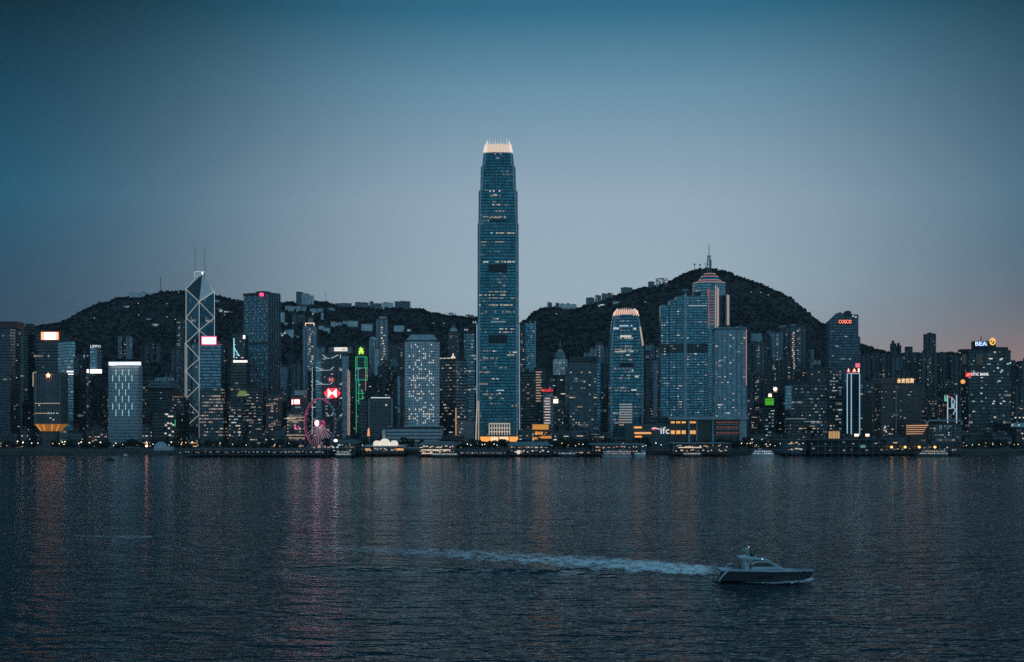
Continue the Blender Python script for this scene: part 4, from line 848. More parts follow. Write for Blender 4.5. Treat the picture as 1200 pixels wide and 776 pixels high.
MB().box(X(668, 1852), X(700, 1852), 1856, 1876, Z(424, 1850), Z(417.5, 1850)).build('roof_plant', plain('plant_brown', (.085, .085, .09)), t_)
tower('teal glass sliver attached to the wide grey office slab', 698.5, 703.5, 424, 1862, 'tealglass', plant=0, d=26)
for a, b, y0, Y, m_, w_, lab in ((684, 692, 413, 2750, 'resipale', 5, 'pale stepped flats at the low end of the hillside terrace above the grey office slab'), (691, 699, 408, 2770, 'resipale', 6, 'pale flats midway along the hillside terrace above the grey office slab'),
                                (698, 707, 403.5, 2790, 'resipale', 7, 'topmost pale flats of the hillside terrace above the grey office slab'), (706, 713, 409, 2700, 'resimid', 8, 'grey flats between the hillside terrace and the claw-crowned smaller tower'),
                                (702, 715, 428, 2300, 'residark', 16, 'dark flats with pale floor lines beside the claw-crowned smaller tower'), (756, 766, 404, 2650, 'resipale', 8, 'pale flats behind the plain white cylinder tower'), (764, 776, 408, 2600, 'resimid', 14, 'grey flats between the white cylinder tower and the terraced glass tower'),
                                (735, 757, 470, 2050, 'darkoffice', 5, 'dark slab at the back of the claw-crowned smaller tower')):
    tower(lab, a, b, y0, Y, m_, 'apartment_tower' if 'flats' in lab else 'office_block', 'flats' if 'flats' in lab else 'building', plan='notch' if 'flats' in lab else None, wins=w_, d=24, ybot=440 if Y > 2640 else None)
# claw-crowned smaller tower
Yc2 = 1806.0; cx2 = X(735, 1782); k2 = 1782 / F
t_ = thing('skyscraper', 'smaller teal glass tower with a glowing striped claw crown, terraced near its top', 'skyscraper', (cx2, Yc2, GZ))
def plan4b(h, c):
    s_ = [(-h + c, -h + c), (-h + c, -h), (-.5 * h, -h), (-.5 * h, -h - .9), (.42 * h, -h - .9), (.42 * h, -h), (h - c, -h)]; res = []
    for k in range(4):
        ca, sa = (1, 0, -1, 0)[k], (0, 1, 0, -1)[k]; res += [(cx2 + x * ca - y * sa, Yc2 + x * sa + y * ca) for x, y in s_]
    return res
LV2 = [(519, 20.6), (407, 20.6), (406.9, 20.0), (388, 18.9), (387.9, 18.4), (374, 16.7), (373.9, 16.2), (368, 15.2)]
ifm2 = fac('tallglass_small', (.05, .095, .115), (.06, .22, .29), .85, 2.35, 4.1, .9, .64, .02, .14, .55, .38, .1)
for (pa, ha), (pb, hb_) in zip(LV2, LV2[1:]):
    if pa - pb < 1: continue
    ha, hb_ = ha * k2 - 1.2, hb_ * k2 - 1.2
    MB().prism(plan4b(ha, 3), max(GZ, Z(pa, 1780)), Z(pb, 1780), plan4b(hb_, 3)).build('shaft', ifm2, t_)
    for sx in (-1, 1):
        for sy in (-1, 1):
            q = lambda r, z: (cx2 + sx * (r - 1.6), Yc2 + sy * (r - 1.6), z)
            bar(t_, 'corner_column', q(ha, max(GZ, Z(pa, 1780))), q(hb_, Z(pb, 1780)), 1.9, MATS['column_blue'])
    for f in (-.5, .42): bar(t_, 'mullion', (cx2 + f * ha, Yc2 - ha - 1, max(GZ, Z(pa, 1780))), (cx2 + f * hb_, Yc2 - hb_ - 1, Z(pb, 1780)), .7, MATS['mullion_grey'])
hb = 15.2 * k2 - 1; z0, z1 = Z(368.5, 1780), Z(359.8, 1780)
MB().prism(plan4b(hb * .84, 3), z0 - 2, z1 - 2.5, plan4b(hb * .72, 3)).build('crown_drum', emit('crown_rose', (1, .58, .42), .34), t_)
for side_ in range(4):
    ca, sa = (1, 0, -1, 0)[side_], (0, 1, 0, -1)[side_]; rt = lambda x, y: (cx2 + x * ca - y * sa, Yc2 + x * sa + y * ca)
    for k in range(11):
        u = -1 + 2 * k / 10; p0, p1, p2 = rt(u * hb, -hb), rt(u * hb * .91, -hb * .91), rt(u * hb * .70, -hb * .70)
        MB().tube([(*p0, z0 - 1), (*p1, z0 + 5), (*p2, z1 - abs(u) * 1.5)], [.75, .6, .3], 5).build('crown_claw', emit('claw_rose', (1, .74, .60), .62), t_)  # floodlighting of these claws is put into their emission
h2 = 18 * k2
for py, a, b, m_, w_ in ((381.5, -.45, .35, 'c', 1.5), (384.6, -.85, -.5, 'c', 2.4), (385, .45, .8, 'c', 2.4), (393.8, -.5, .40, 'n', 2.2), (396, -.5, .4, 'w', 1.3), (409.3, -.9, .9, 'd', 1.3), (411, -.4, .9, 'e', 1.2), (412, -.8, .5, 'w', 1.2), (416, 0, .2, 'n', 1.2), (421.5, -.2, .3, 'p', 1.2), (440, -.4, .8, 'e', 1.3), (434, .1, .4, 'n', 1.2), (441.5, .3, .7, 'n', 1.2), (457, .3, .65, 'n', 1.4), (457.4, -.7, -.3, 'd', 1.2)):
    f = a
    h_ = (18.4 if py < 388 else 19.5 if py < 407 else 20.6) * k2 - 1.2
    while f < b:
        if random.random() < .72: window(t_, (cx2 + f * h_, Yc2 - h_ - (1.2 if -.5 < f < .42 else .3), Z(py, 1780)), 2.0, w_, 0, m_)
        f += 2.4 / h_
MB().box(cx2 - .48 * h2, cx2 + .40 * h2, Yc2 - 20.6 * k2 - .2, Yc2, Z(430, 1780), Z(425, 1780)).build('refuge_floor', MATS['louvre_dark'], t_)
bar(t_, 'edge_glow', P(750.2, 383, 1781), P(753.6, 405, 1780.6), 1.8, emit('edge_glow', (1, .80, .62), .40))  # emissive bar stands in for uplight washing the tower edge
rnd = random.Random(41)
for r_ in range(9): 
    py = 474 + r_ * 3.0
    for c in range(8): window(t_, (cx2 - .46 * h2 + c * .105 * h2, Yc2 - 20.6 * k2 - .2, Z(py, 1780)), 2.2, 1.5, 0, 'd' if rnd.random() < .35 + .06 * r_ else 'e')
t_, *_ = tower('plain white cylinder tower beside the claw-crowned smaller tower', 762, 770, 422, 1800, plain('white_tile', (.42, .46, .50)), plan='round', plant=0)
tower('grey ribbed service tower attached to the claw-crowned smaller tower', 754.5, 762.5, 412, 1815, 'bands', plant=0)
# terraced glass residences
t_ = thing('residential_tower', 'broad blue glass tower rising in terraces, split by a pale vertical shaft', 'tower', (X(800, 1720), 1735, GZ))
gm = fac('residglass', (.08, .125, .16), (.10, .28, .37), .85, 3.2, 3.3, .9, .62, .012, .01, .6, .5, .1); rnd = random.Random(51)
for a, b, y0, dy, nm in ((774.5, 785.5, 357.5, 8, 'east_wing'), (785.3, 793.2, 351.8, 3, 'east_wing'), (793, 801.5, 347.5, 0, 'east_wing'), (804.5, 829.5, 347.8, 0, 'main_wing')):
    a_, b_ = X(a, 1720 + dy), X(b, 1720 + dy); pl = [(a_, 1720 + dy), (b_, 1720 + dy), (b_, 1748), (a_, 1748)]
    MB().prism(pl, GZ, Z(y0, 1720)).build('wing', gm, t_); MB().prism(scaled(pl, 1.01), Z(y0, 1720) - .5, Z(y0, 1720) + 1).build('parapet', conc, t_)
    windows(t_, pl, GZ, Z(y0, 1720), int((b - a) * 1.3), 3.2, 3.3, 'wnde', hmin=Z(488, 1720), rnd=rnd)
    MB().box(a_ + .3, b_ - .3, 1720 + dy - .35, 1720 + dy + 2, Z(413, 1720), Z(402.5, 1720)).build('refuge_floor', plain('louvre_blue', (.045, .07, .085), .5), t_)
    for f in np.linspace(0, 1, max(3, int((b - a) / 3.5))): bar(t_, 'mullion', (a_ + (b_ - a_) * f, 1719.8 + dy, GZ + 20), (a_ + (b_ - a_) * f, 1719.8 + dy, Z(y0, 1720)), .45, MATS['mullion_grey'])
MB().box(X(801.2, 1718), X(804.8, 1718), 1716, 1740, GZ, Z(345, 1718)).build('shaft', plain('shaft_white', (.40, .45, .49)), t_)
bar(t_, 'light_row', P(806.5, 358.3, 1718), P(828, 358.3, 1718), 1.1, E_dim)
MB().lathe((X(804, 1730), 1735), [(.6, Z(345, 1735)), (.6, Z(341, 1735)), (4.5, Z(340.5, 1735)), (4.5, Z(339.6, 1735)), (.5, Z(339, 1735))], 14).build('roof_dish', palec, t_)
# striped pyramid tower
Yp = 2050
t_ = thing('office_tower', 'tower with pink-lit vertical fins, stepped pyramid top and a green lattice mast', 'tower', (X(833.5, Yp), Yp + 22, GZ))
def octp(a, b, dy=0, c=.28):
    xa, xb = X(a, Yp), X(b, Yp); return chamfer([(xa, Yp + dy), (xb, Yp + dy), (xb, Yp + dy + (xb - xa)), (xa, Yp + dy + (xb - xa))], (xb - xa) * c)
gp = fac('pyrglass', (.14, .19, .22), (.15, .32, .40), .8, 2.6, 4, .9, .6, .01, .02, .7, .5, .12)
MB().prism(octp(815, 851.5), GZ, Z(330.5, Yp)).build('facade', gp, t_)
MB().prism(octp(815, 851.5), Z(330.5, Yp), Z(327.8, Yp), octp(820, 847, 4)).build('sloped_tier', gp, t_); MB().prism(octp(821, 846, 5), Z(327.8, Yp), Z(323.5, Yp), octp(823.5, 843.5, 7)).build('sloped_tier', MATS['tealglass'], t_)
MB().prism(octp(824, 843, 8), Z(323, Yp), Z(317, Yp), octp(831, 836, 16)).build('pyramid_cap', MATS['tealglass'], t_)
for (a, b, dy, py) in ((815.5, 851, -.5, 330.3), (820.5, 846.5, 4, 327.6), (824, 843.3, 7, 323), (827.5, 840, 10, 319.8)):
    q = octp(a, b, dy)
    for i in range(8): bar(t_, 'pink_edge', (*q[i], Z(py, Yp)), (*q[(i + 1) % 8], Z(py, Yp)), .8, emit('edge_pinkish', (1, .50, .42), .42))
MB().prism([(X(829.5, Yp - 3), Yp - 3), (X(842.5, Yp - 3), Yp - 3), (X(842.5, Yp), Yp + 3), (X(829.5, Yp), Yp + 3)], Z(400, Yp), Z(337, Yp), None).build('front_bay', gp, t_)
MB().prism([(X(831, Yp - 3), Yp - 2.9), (X(841, Yp - 3), Yp - 2.9), (X(841, Yp), Yp + 3), (X(831, Yp), Yp + 3)], Z(337, Yp), Z(332, Yp), [(X(835.4, Yp), Yp), (X(836.6, Yp), Yp), (X(836.6, Yp), Yp + 2), (X(835.4, Yp), Yp + 2)]).build('bay_cap', MATS['tealglass'], t_)
for px, y0, m_ in ((838.6, 334.5, 'fin_peach'), (840.6, 336, 'fin_peach'), (841.9, 338, 'fin_peach'), (830.4, 338, 'fin_rose'), (829.4, 340, 'fin_rose'), (852.6, 345, 'fin_peach'), (854, 346, 'fin_peach')):
    bar(t_, 'fin', P(px, y0, Yp - 4), P(px, 384, Yp - 4), 1.3, emit(m_, (1, .72, .58) if m_ == 'fin_peach' else (1, .36, .33), .30 if m_ == 'fin_peach' else .18))
for k in range(12): bar(t_, 'bay_band', P(830.5, 342 + k * 3.4, Yp - 3.6), P(838, 342 + k * 3.4, Yp - 3.6), .9, emit('band_rose', (1, .40, .36), .16))
MB().box(X(850.5, Yp), X(855, Yp), Yp + 2, Yp + 18, GZ, Z(345.5, Yp)).build('corner_bay', gp, t_); MB().box(X(813, Yp), X(818.5, Yp), Yp + 4, Yp + 18, Z(350, Yp), Z(341.5, Yp)).build('corner_bay', MATS['bronze'], t_)
mz = [Z(p, Yp) for p in (317, 312.5, 307.8, 303, 298)]; mw = [3.1, 2.9, 2.6, 2.1, 1.6]; cxm = X(833.3, Yp); ym = Yp + 22; mg = plain('mast_green', (.05, .22, .17), .5)
for sx, sy in ((-1, -1), (1, -1), (1, 1), (-1, 1)): MB().tube([(cxm + sx * w_, ym + sy * w_, z) for z, w_ in zip(mz, mw)], .42, 5).build('mast_leg', mg, t_)
for k in range(4):
    for s_ in (-1, 1): bar(t_, 'mast_brace', (cxm - s_ * mw[k], ym - mw[k], mz[k]), (cxm + s_ * mw[k + 1], ym - mw[k + 1], mz[k + 1]), .45, mg)
    MB().box(cxm - mw[k], cxm + mw[k], ym - mw[k], ym + mw[k], mz[k] - .25, mz[k] + .25).build('mast_platform', mg, t_)
MB().box(cxm + .4, cxm + 3.4, ym - 3, ym, mz[1], mz[3]).build('mast_screen', plain('screen_green', (.06, .34, .25), .5), t_); bar(t_, 'mast_platform', (cxm - 3.4, ym, mz[4]), (cxm + 3.4, ym, mz[4]), .9, mg)
bar(t_, 'spire', (cxm, ym, mz[3]), (cxm, ym, Z(284.5, Yp)), .85, MATS['mast_green'])
# hotel slab
t_, poly, z0, z1 = tower('pale finely gridded hotel slab with a pink-lit western edge and a rooftop crane arm', 834.5, 875.5, 386, 1690, 'finegrid', 'hotel', 'hotel', plant=1, wins=42, kinds='ewdn', d=26)
MB().prism(scaled(poly, .97), z1, Z(383.8, 1690)).build('roof_screen', palec, t_)
bar(t_, 'lit_edge', P(874.6, 386, 1688), P(874.6, 452, 1688), 1.0, emit('edge_salmon', (1, .45, .36), .30)); bar(t_, 'crane_arm', P(858, 385.2, 1695), P(869, 381.6, 1695), .7, palec)
for k in range(8): bar(t_, 'pier', P(835 + k * 5.7, 387, 1689), P(835 + k * 5.7, 488, 1689), .5, MATS['mullion_grey'])
# mall podium with orange windows and lettering
t_ = thing('mall_podium', 'long white-framed mall podium with rows of glowing orange windows under the hotel', 'mall', (X(830, 1668), 1680, GZ))
MB().box(X(785, 1668), X(876, 1668), 1668, 1690, GZ, Z(492, 1668)).build('facade', plain('mall_wall', (.05, .06, .07), .4), t_)
MB().box(X(784, 1664), X(877, 1664), 1662, 1692, Z(491.8, 1664), Z(488.2, 1664)).build('roof_slab', plain('slab_pale', (.36, .42, .46)), t_)
for a, b in ((806.5, 808.5), (816, 817), (834.5, 836), (866.5, 874.5)): MB().box(X(a, 1666), X(b, 1666), 1664.5, 1668, GZ, Z(491.8, 1666)).build('column', MATS['slab_pale'], t_)
for px in (788.5, 794.8, 801.2, 810, 813.6):
    for py, h_ in ((495, 2.2), (506.6, 4.2)): S(t_, px - (2.3 if px < 808 else 1.5), px + (2.3 if px < 808 else 1.5), py - h_ / 2, py + h_ / 2, 1666.5, emit('mall_window', (1, .47, .14), .85), 'window', .5)
for py in (495, 501, 507.5):
    for k in range(8): S(t_, 839.5 + k * 3.3, 841.9 + k * 3.3, py - 1.2, py + 1.2, 1666.6, emit('mall_window_dim', (.75, .2, .12), .10), 'window', .5)
    bar(t_, 'floor_edge', P(836, py + 2.6, 1666), P(866, py + 2.6, 1666), .6, MATS['slab_pale'])
t_ = thing('mall_wing', 'teal mall wing with big white lettering and glowing orange rows', 'mall', (X(760, 1672), 1684, GZ))
MB().box(X(733, 1672), X(785.5, 1672), 1672, 1695, GZ, Z(497, 1672)).build('facade', plain('wing_teal', (.045, .085, .095), .4), t_); MB().box(X(762, 1668), X(786, 1668), 1666, 1694, Z(491, 1668), Z(489, 1668)).build('roof_canopy', darkc, t_); MB().box(X(764, 1670), X(785, 1670), 1674, 1692, Z(497, 1670), Z(491, 1670)).build('upper_floor', MATS['slate'], t_)
lettering(t_, 'ifc', P(779.3, 504.6, 1670), X(784.6, 1670) - X(774.4, 1670), 8.0, emit('letter_bright', (.94, .96, 1), .8))
MB().tube([P(763.5, 502.6, 1670), P(766.5, 501.6, 1670), P(770, 502.4, 1670), P(774.5, 503.6, 1670)], [.5, 1.1, .9, .4], 6).build('swoosh', emit('swoosh_pink', (1, .55, .66), .8), t_)
MB().tube([P(764.5, 503.4, 1669.5), P(767.5, 503.6, 1669.5)], .8, 6).build('swoosh', emit('swoosh_red', (.9, .02, .12), .8), t_)
for a, b, py, h_ in ((743, 752, 501, 2.0), (743.5, 763, 507.6, 2.0), (744, 752, 511.8, 1.8)): S(t_, a, b, py - h_ / 2, py + h_ / 2, 1670.6, E_orange, 'lit_row', .5)
S(t_, 748, 762, 507, 508, 1669.4, E_soft, 'lit_row', .4)

# --- western residential cluster
rows = [(876, 884, 404, 2450, 'residark', 12, 'dark flats right behind the western edge of the gridded hotel slab'), (879, 895.5, 401, 2560, 'resimid', 16, 'first grey-blue cluster flats west of the hotel slab, with a bright cyan cap'),
        (894, 903, 393, 2620, 'residark', 12, 'dark flats with a pale edge behind the cyan-capped flats'), (898, 909, 388, 2680, 'resipale', 10, 'pale flats with a flat projecting cap in the western cluster'), (903.5, 917, 389.5, 2600, 'resipale', 14, 'broad pale flats with pinkish windows in the western cluster'),
        (914, 927.5, 384, 2640, 'resimid', 10, 'tall stepped grey-blue flats at the middle of the western cluster'), (926, 944, 382.5, 2560, 'resimid', 22, 'tallest blue-grey flats of the western cluster with a warm lit column'), (942.5, 949, 404, 2600, 'residark', 6, 'low dark flats stepping down from the tallest cluster flats'),
        (948.5, 951.8, 409.5, 2550, 'resipale', 4, 'pale thin slab standing west of the western cluster'), (950, 962, 422, 2500, 'resipale', 10, 'small pale block with bright strip light west of the thin slab'), (932, 946, 432, 2400, 'resipale', 4, 'little pale houses-like block below the tallest cluster flats'),
        (898, 914, 424, 2350, 'residark', 12, 'dark lower block in front of the broad pale flats'), (914, 930, 422, 2380, 'residark', 12, 'dark lower block in front of the stepped grey-blue flats'), (876, 897, 440, 2250, 'residark', 16, 'dark lower flats between the hotel slab and the green billboard')]
for a, b, y0, Y, m_, w_, lab in rows: tower(lab, a, b, y0, Y, m_, 'apartment_tower', 'flats', plan='notch', wins=w_, kinds='wnwd', d=24, ybot=470)
t_ = USED['first grey-blue cluster flats west of the hotel slab, with a bright cyan cap']; MB().box(X(882, 2560), X(893, 2560), 2562, 2580, Z(401, 2560), Z(390.5, 2560)).build('penthouse', MATS['resipale'], t_); MB().box(X(886.5, 2558), X(891, 2558), 2556, 2561, Z(401, 2558), Z(397.5, 2558)).build('water_tank', plain('tank_cyan', (.22, .42, .48)), t_)
t_ = USED['tall stepped grey-blue flats at the middle of the western cluster']; MB().box(X(915.5, 2640), X(922, 2640), 2645, 2660, Z(384, 2640), Z(381, 2640)).build('penthouse', MATS['resipale'], t_)
t_ = USED['tallest blue-grey flats of the western cluster with a warm lit column']; MB().box(X(929, 2560), X(938, 2560), 2565, 2580, Z(382.5, 2560), Z(380, 2560)).build('penthouse', MATS['resipale'], t_)
rnd = random.Random(61)
for k in range(24): window(t_, P(rnd.choice((929, 930.2)), 390 + k * 2.3, 2558.5), 3, 1.9, 0, rnd.choice('wnpwd'))
# billboard block
t_, *_ = tower('narrow dark block carrying a green billboard and two small glowing signs', 892, 908.5, 476, 1850, 'darkbands', 'office_block', 'building', wins=22, kinds='cee', plant=0)
S(t_, 896.6, 906.6, 467, 474.8, 1847, E_board, 'billboard'); bar(t_, 'billboard_line', P(897.2, 469.2, 1845.6), P(906, 469.2, 1845.6), .45, plain('ink_green', (.01, .06, .01)))
MB().box(X(896, 1850), X(907, 1850), 1850.5, 1853, Z(476, 1850), Z(466.4, 1850)).build('billboard_frame', black, t_)
S(t_, 900.6, 904, 461.6, 465.2, 1851, E_peach); MB().box(X(899.4, 1853), X(904.6, 1853), 1851.6, 1855, Z(467, 1853), Z(460.5, 1853)).build('sign_frame', plain('red_brown', (.10, .055, .055)), t_)
t_, *_ = tower('dark windowless slab behind the green billboard with a round white sign', 906, 921, 457, 1900, 'blackglass', 'office_block', 'building', wins=3, plant=0)
MB().lathe((X(908.3, 1897), 1896), [(.1, Z(458, 1897)), (2.2, Z(457.4, 1897)), (2.8, Z(455.8, 1897)), (2.2, Z(454.4, 1897)), (.1, Z(453.8, 1897))], 14).build('round_sign', E_white, t_); S(t_, 906.6, 910.4, 458, 459.6, 1896, E_rose, 'sign')
t_, *_ = tower('broad black office block with a paler glass corner and faint lit floors', 919.5, 969, 449.5, 1760, 'blackglass', 'office_block', 'building', wins=44, kinds='edew', d=30)
MB().box(X(920, 1758), X(927.5, 1758), 1757, 1761, Z(480, 1758), Z(452, 1758)).build('glass_corner', MATS['paleglass'], t_)
for a, b, py in ((921, 945, 490.8), (942, 958, 494), (936, 945, 502), (949, 955, 499.5)): bar(t_, 'light_row', P(a, py, 1757.5), P(b, py, 1757.5), .5, E_soft if py > 495 else E_dim)
t_, *_ = tower('dark banded office tower beside the tower outlined in blue light', 966.5, 988, 429, 1790, 'darkbands', wins=40, kinds='edec', d=26)
tower('dark slab rising behind the broad black office block', 945, 970, 432, 1960, 'residark', 'apartment_block', 'flats', wins=18, kinds='ewd')
t_, poly, *_ = tower('small dark hall with glowing golden columns at the waterfront below the banded office tower', 970, 986, 504, 1680, 'darkoffice', 'hall', 'building', plant=0, d=14)
for k in range(5): bar(t_, 'golden_column', P(972.3 + k * 2.6, 505.5, 1678.5), P(972.3 + k * 2.6, 514, 1678.5), 1.5 if k % 2 else 2.1, emit('gold_dim', (1, .56, .24), .42))
# twin-peaked tower with red letters
Yk = 2000; t_ = thing('office_tower', 'dark twin-peaked tower with red rooftop letters at the western hillside', 'tower', (X(989, Yk), Yk + 15, GZ))
def slab(pts, y0, y1, nm, m_):
    b_ = MB(); q = [(X(a, Yk), Z(b, Yk)) for a, b in pts]; b_.face([(x, y0, z) for x, z in q], [(x, z) for x, z in q]); b_.face([(x, y1, z) for x, z in reversed(q)])
    for i in range(len(q)): (xa, za), (xb, zb) = q[i], q[(i + 1) % len(q)]; b_.face([(xb, y0, zb), (xa, y0, za), (xa, y1, za), (xb, y1, zb)])
    return b_.build(nm, m_, t_)
dk = fac('peakglass', (.06, .08, .10), (.07, .13, .17), .75, 2.6, 4, .85, .6, .008, .02, .5, .45)
slab([(977, 518), (1006, 518), (1006, 368.5), (1000, 368.5), (994, 367), (988.5, 368), (984.8, 365.8), (977, 373)], Yk, Yk + 26, 'facade', dk); slab([(971.3, 518), (977.2, 518), (977.2, 372.8), (971.5, 377.2)], Yk + 1, Yk + 20, 'side_wing', dk)
slab([(989.8, 370), (997.2, 370), (997.2, 366), (995.5, 364.3), (992, 364.3), (989.8, 366)], Yk - 1.5, Yk + 8, 'roof_gable', darkc); slab([(1006, 518), (1009, 518), (1009, 395), (1006, 393)], Yk + 4, Yk + 22, 'side_wing', dk)
lettering(t_, 'COSCO', P(990.4, 377, Yk - 2), X(998, Yk) - X(983, Yk), 5.2, emit('letters_red', (1, .26, .17), 1.9)); S(t_, 982.4, 998.6, 374, 380, Yk - 1.2, plain('sign_back', (.16, .02, .02)), 'sign_back', .6)
for px, py in ((1000, 370.5), (1003, 371.5), (990.5, 394.3), (992, 394.5), (980, 405.5), (982, 406), (976, 417), (988, 420.5)): window(t_, P(px, py, Yk - .7), 2.2, 1.5, 0, 'n' if py < 375 else 'e')
# blue-outlined tower
t_, poly, z0, z1 = tower('slim tower outlined in pale blue light with red mountain-shaped rooftop emblems', 992, 1008, 437.3, 1740, fac('deepblue', (.03, .05, .07), (.05, .13, .19), .8, 2.5, 4, .92, .7, .004, .01, .5, .4, .08), split=997.6, ang=52, plant=0)
for px, Y0 in ((992.9, poly[0][1]), (997.6, 1740), (1007.3, poly[2][1])): bar(t_, 'edge_light', P(px, 438, Y0 - 1), P(px, 510, Y0 - 1), 1.05, emit('outline_blue', (.50, .80, 1), .55))
for a, b in (((992.9, 438), (997.6, 437.6)), ((997.6, 437.6), (1007.3, 438))): bar(t_, 'edge_light', P(*a, 1739), P(*b, 1739), .9, E_line)
for c, w_ in ((994.4, 3.4), (1001.3, 5.4)):
    e_ = MB(); tri = [(X(c - w_ / 2, 1742), Z(436.2, 1742)), (X(c + w_ / 2, 1742), Z(436.2, 1742)), (X(c, 1742), Z(431.6, 1742))]
    e_.face([(a, 1742, b) for a, b in tri]); e_.face([(a, 1743.4, b) for a, b in reversed(tri)])
    for i in range(3): a, b = tri[i], tri[(i + 1) % 3]; e_.face([(b[0], 1742, b[1]), (a[0], 1742, a[1]), (a[0], 1743.4, a[1]), (b[0], 1743.4, b[1])])
    s_ = e_.build('emblem', emit('emblem_coral', (1, .12, .10), 1.6), t_)
    tri = [(x * .42 + X(c, 1741) * .58, z * .62 + Z(433, 1741) * .38) for x, z in tri]; e_ = MB(); e_.face([(a, 1741.6, b) for a, b in tri]); e_.face([(a, 1741.9, b) for a, b in reversed(tri)]); e_.build('emblem_core', emit('emblem_cream', (1, .82, .58), 1.8), s_)
S(t_, 1005.4, 1006.8, 432, 436.4, 1741, E_peach, 'emblem')
t_, *_ = tower('dark flats crowned with a square red sign behind the blue-outlined tower', 999, 1012, 434, 1900, 'residark', 'apartment_block', 'flats', wins=14, plant=0)
S(t_, 1002.3, 1007.6, 425.8, 430.8, 1896, emit('sign_crimson', (1, .10, .22), .8)); MB().box(X(1002.6, 1898), X(1007.2, 1898), 1897, 1899, Z(434, 1898), Z(426, 1898)).build('sign_frame', black, t_)
for k in range(4): S(t_, 1003 + (k % 2) * 2.3, 1004.6 + (k % 2) * 2.3, 426.6 + (k // 2) * 2.1, 428.1 + (k // 2) * 2.1, 1894.4, E_rose, 'emblem', .4)
# western wall of flats
rows = [(1007, 1019, 416.5, 2300, 14, 'residark', 'dark slab flats next to the twin-peaked tower, first of the western wall of flats'), (1018, 1031, 416, 2310, 16, 'resimid', 'greenish grey slab flats, second of the western wall of flats'), (1030, 1044, 417, 2290, 14, 'residark', 'dark slab flats, third of the western wall of flats below the dip of the ridge'),
        (1043, 1050.5, 403, 2500, 5, 'residark', 'tall dark tower block on the sky line, taller of a joined pair'), (1049.8, 1056.3, 405.5, 2505, 5, 'residark', 'dark tower block on the sky line, lower of a joined pair'), (1042, 1058, 418, 2280, 14, 'resimid', 'grey slab flats in front of the joined sky line pair'),
        (1057.5, 1078, 413.5, 2350, 18, 'residark', 'broad black flats with a stepped roof hut against the pink sky'), (1082, 1097, 392, 2550, 3, 'residark', 'solitary tall dark tower block standing against the pink sky'), (1076, 1098, 414, 2280, 26, 'residark', 'dark flats with bright window stacks below the solitary tall block'),
        (1097, 1112, 416, 2330, 10, 'residark', 'dim flats with a pinkish top below the tree-lined ridge'), (1110, 1127, 418, 2320, 8, 'residark', 'dim flats with a cyan-lit corner beside the sign-covered complex'),
        (1182, 1194, 425, 2200, 7, 'residark', 'dark slab flats just past the sign-covered complex'), (1192, 1212, 423.5, 2180, 8, 'residark', 'dark slab flats at the far western end of the skyline'), (1184, 1206, 452, 2000, 10, 'residark', 'lower dark flats at the far western end of the skyline')]
for a, b, y0, Y, w_, m_, lab in rows: tower(lab, a, b, y0, Y, m_, 'apartment_block', 'flats', plan='notch', wins=w_, kinds='wnwdc', d=22)
t_ = USED['broad black flats with a stepped roof hut against the pink sky']; MB().box(X(1064, 2350), X(1070.5, 2350), 2355, 2370, Z(413.5, 2350), Z(406, 2350)).build('roof_hut', darkc, t_)
# department store
t_, poly, *_ = tower('broad department store block with pinkish top and glowing peach rooftop characters', 1025, 1080.5, 450.5, 1740, 'bronze', 'department_store', 'store', wins=26, kinds='edw', plant=0)
MB().box(X(1031, 1745), X(1051, 1745), 1742, 1765, Z(451, 1745), Z(443, 1745)).build('upper_block', plain('plum_wall', (.16, .10, .115)), t_)
MB().box(X(1051, 1745), X(1071, 1745), 1740, 1760, Z(451, 1740), Z(449.5, 1740)).build('sign_base', darkc, t_); lettering(t_, '永安百貨', P(1061.2, 446.3, 1738), X(1071, 1738) - X(1051.5, 1738), 5.6, emit('letters_peach', (1, .72, .44), 1.4)); S(t_, 1051, 1071.3, 443, 449.4, 1739.6, plain('sign_amber', (.32, .16, .05)), 'sign_back', .6)
bar(t_, 'pier', P(1050, 451, 1738.5), P(1050, 515, 1738.5), 1.6, conc)
for k in range(12): window(t_, P(random.uniform(1036, 1047), random.uniform(499, 511), 1736), 1.6, 1.2, 0, random.choice('wnc'))
tower('slim reddish grey tower east of the department store', 1012, 1022.5, 465, 1800, plain('mauve_wall', (.13, .10, .105)), plan='chamfer', plant=1, wins=3)
tower('dark shadowy block behind the slim reddish tower', 1006, 1026, 446, 1900, 'residark', 'office_block', 'building', wins=12, kinds='ewdc')
for a, b, py, m_ in ((1001, 1006.5, 510, E_peach), (1014, 1019, 510, E_peach)):
    t2 = thing('kiosk', 'small glowing waterfront kiosk below the ' + ('blue-outlined tower' if a < 1010 else 'slim reddish tower'), 'kiosk', (X(a, 1660), 1662, GZ)); MB().box(X(a, 1660), X(b, 1660), 1660, 1664, GZ, Z(508, 1660)).build('wall', darkc, t2); S(t2, a + .3, b - .3, 508.6, 511.4, 1659.5, m_, 'lit_window', .4)
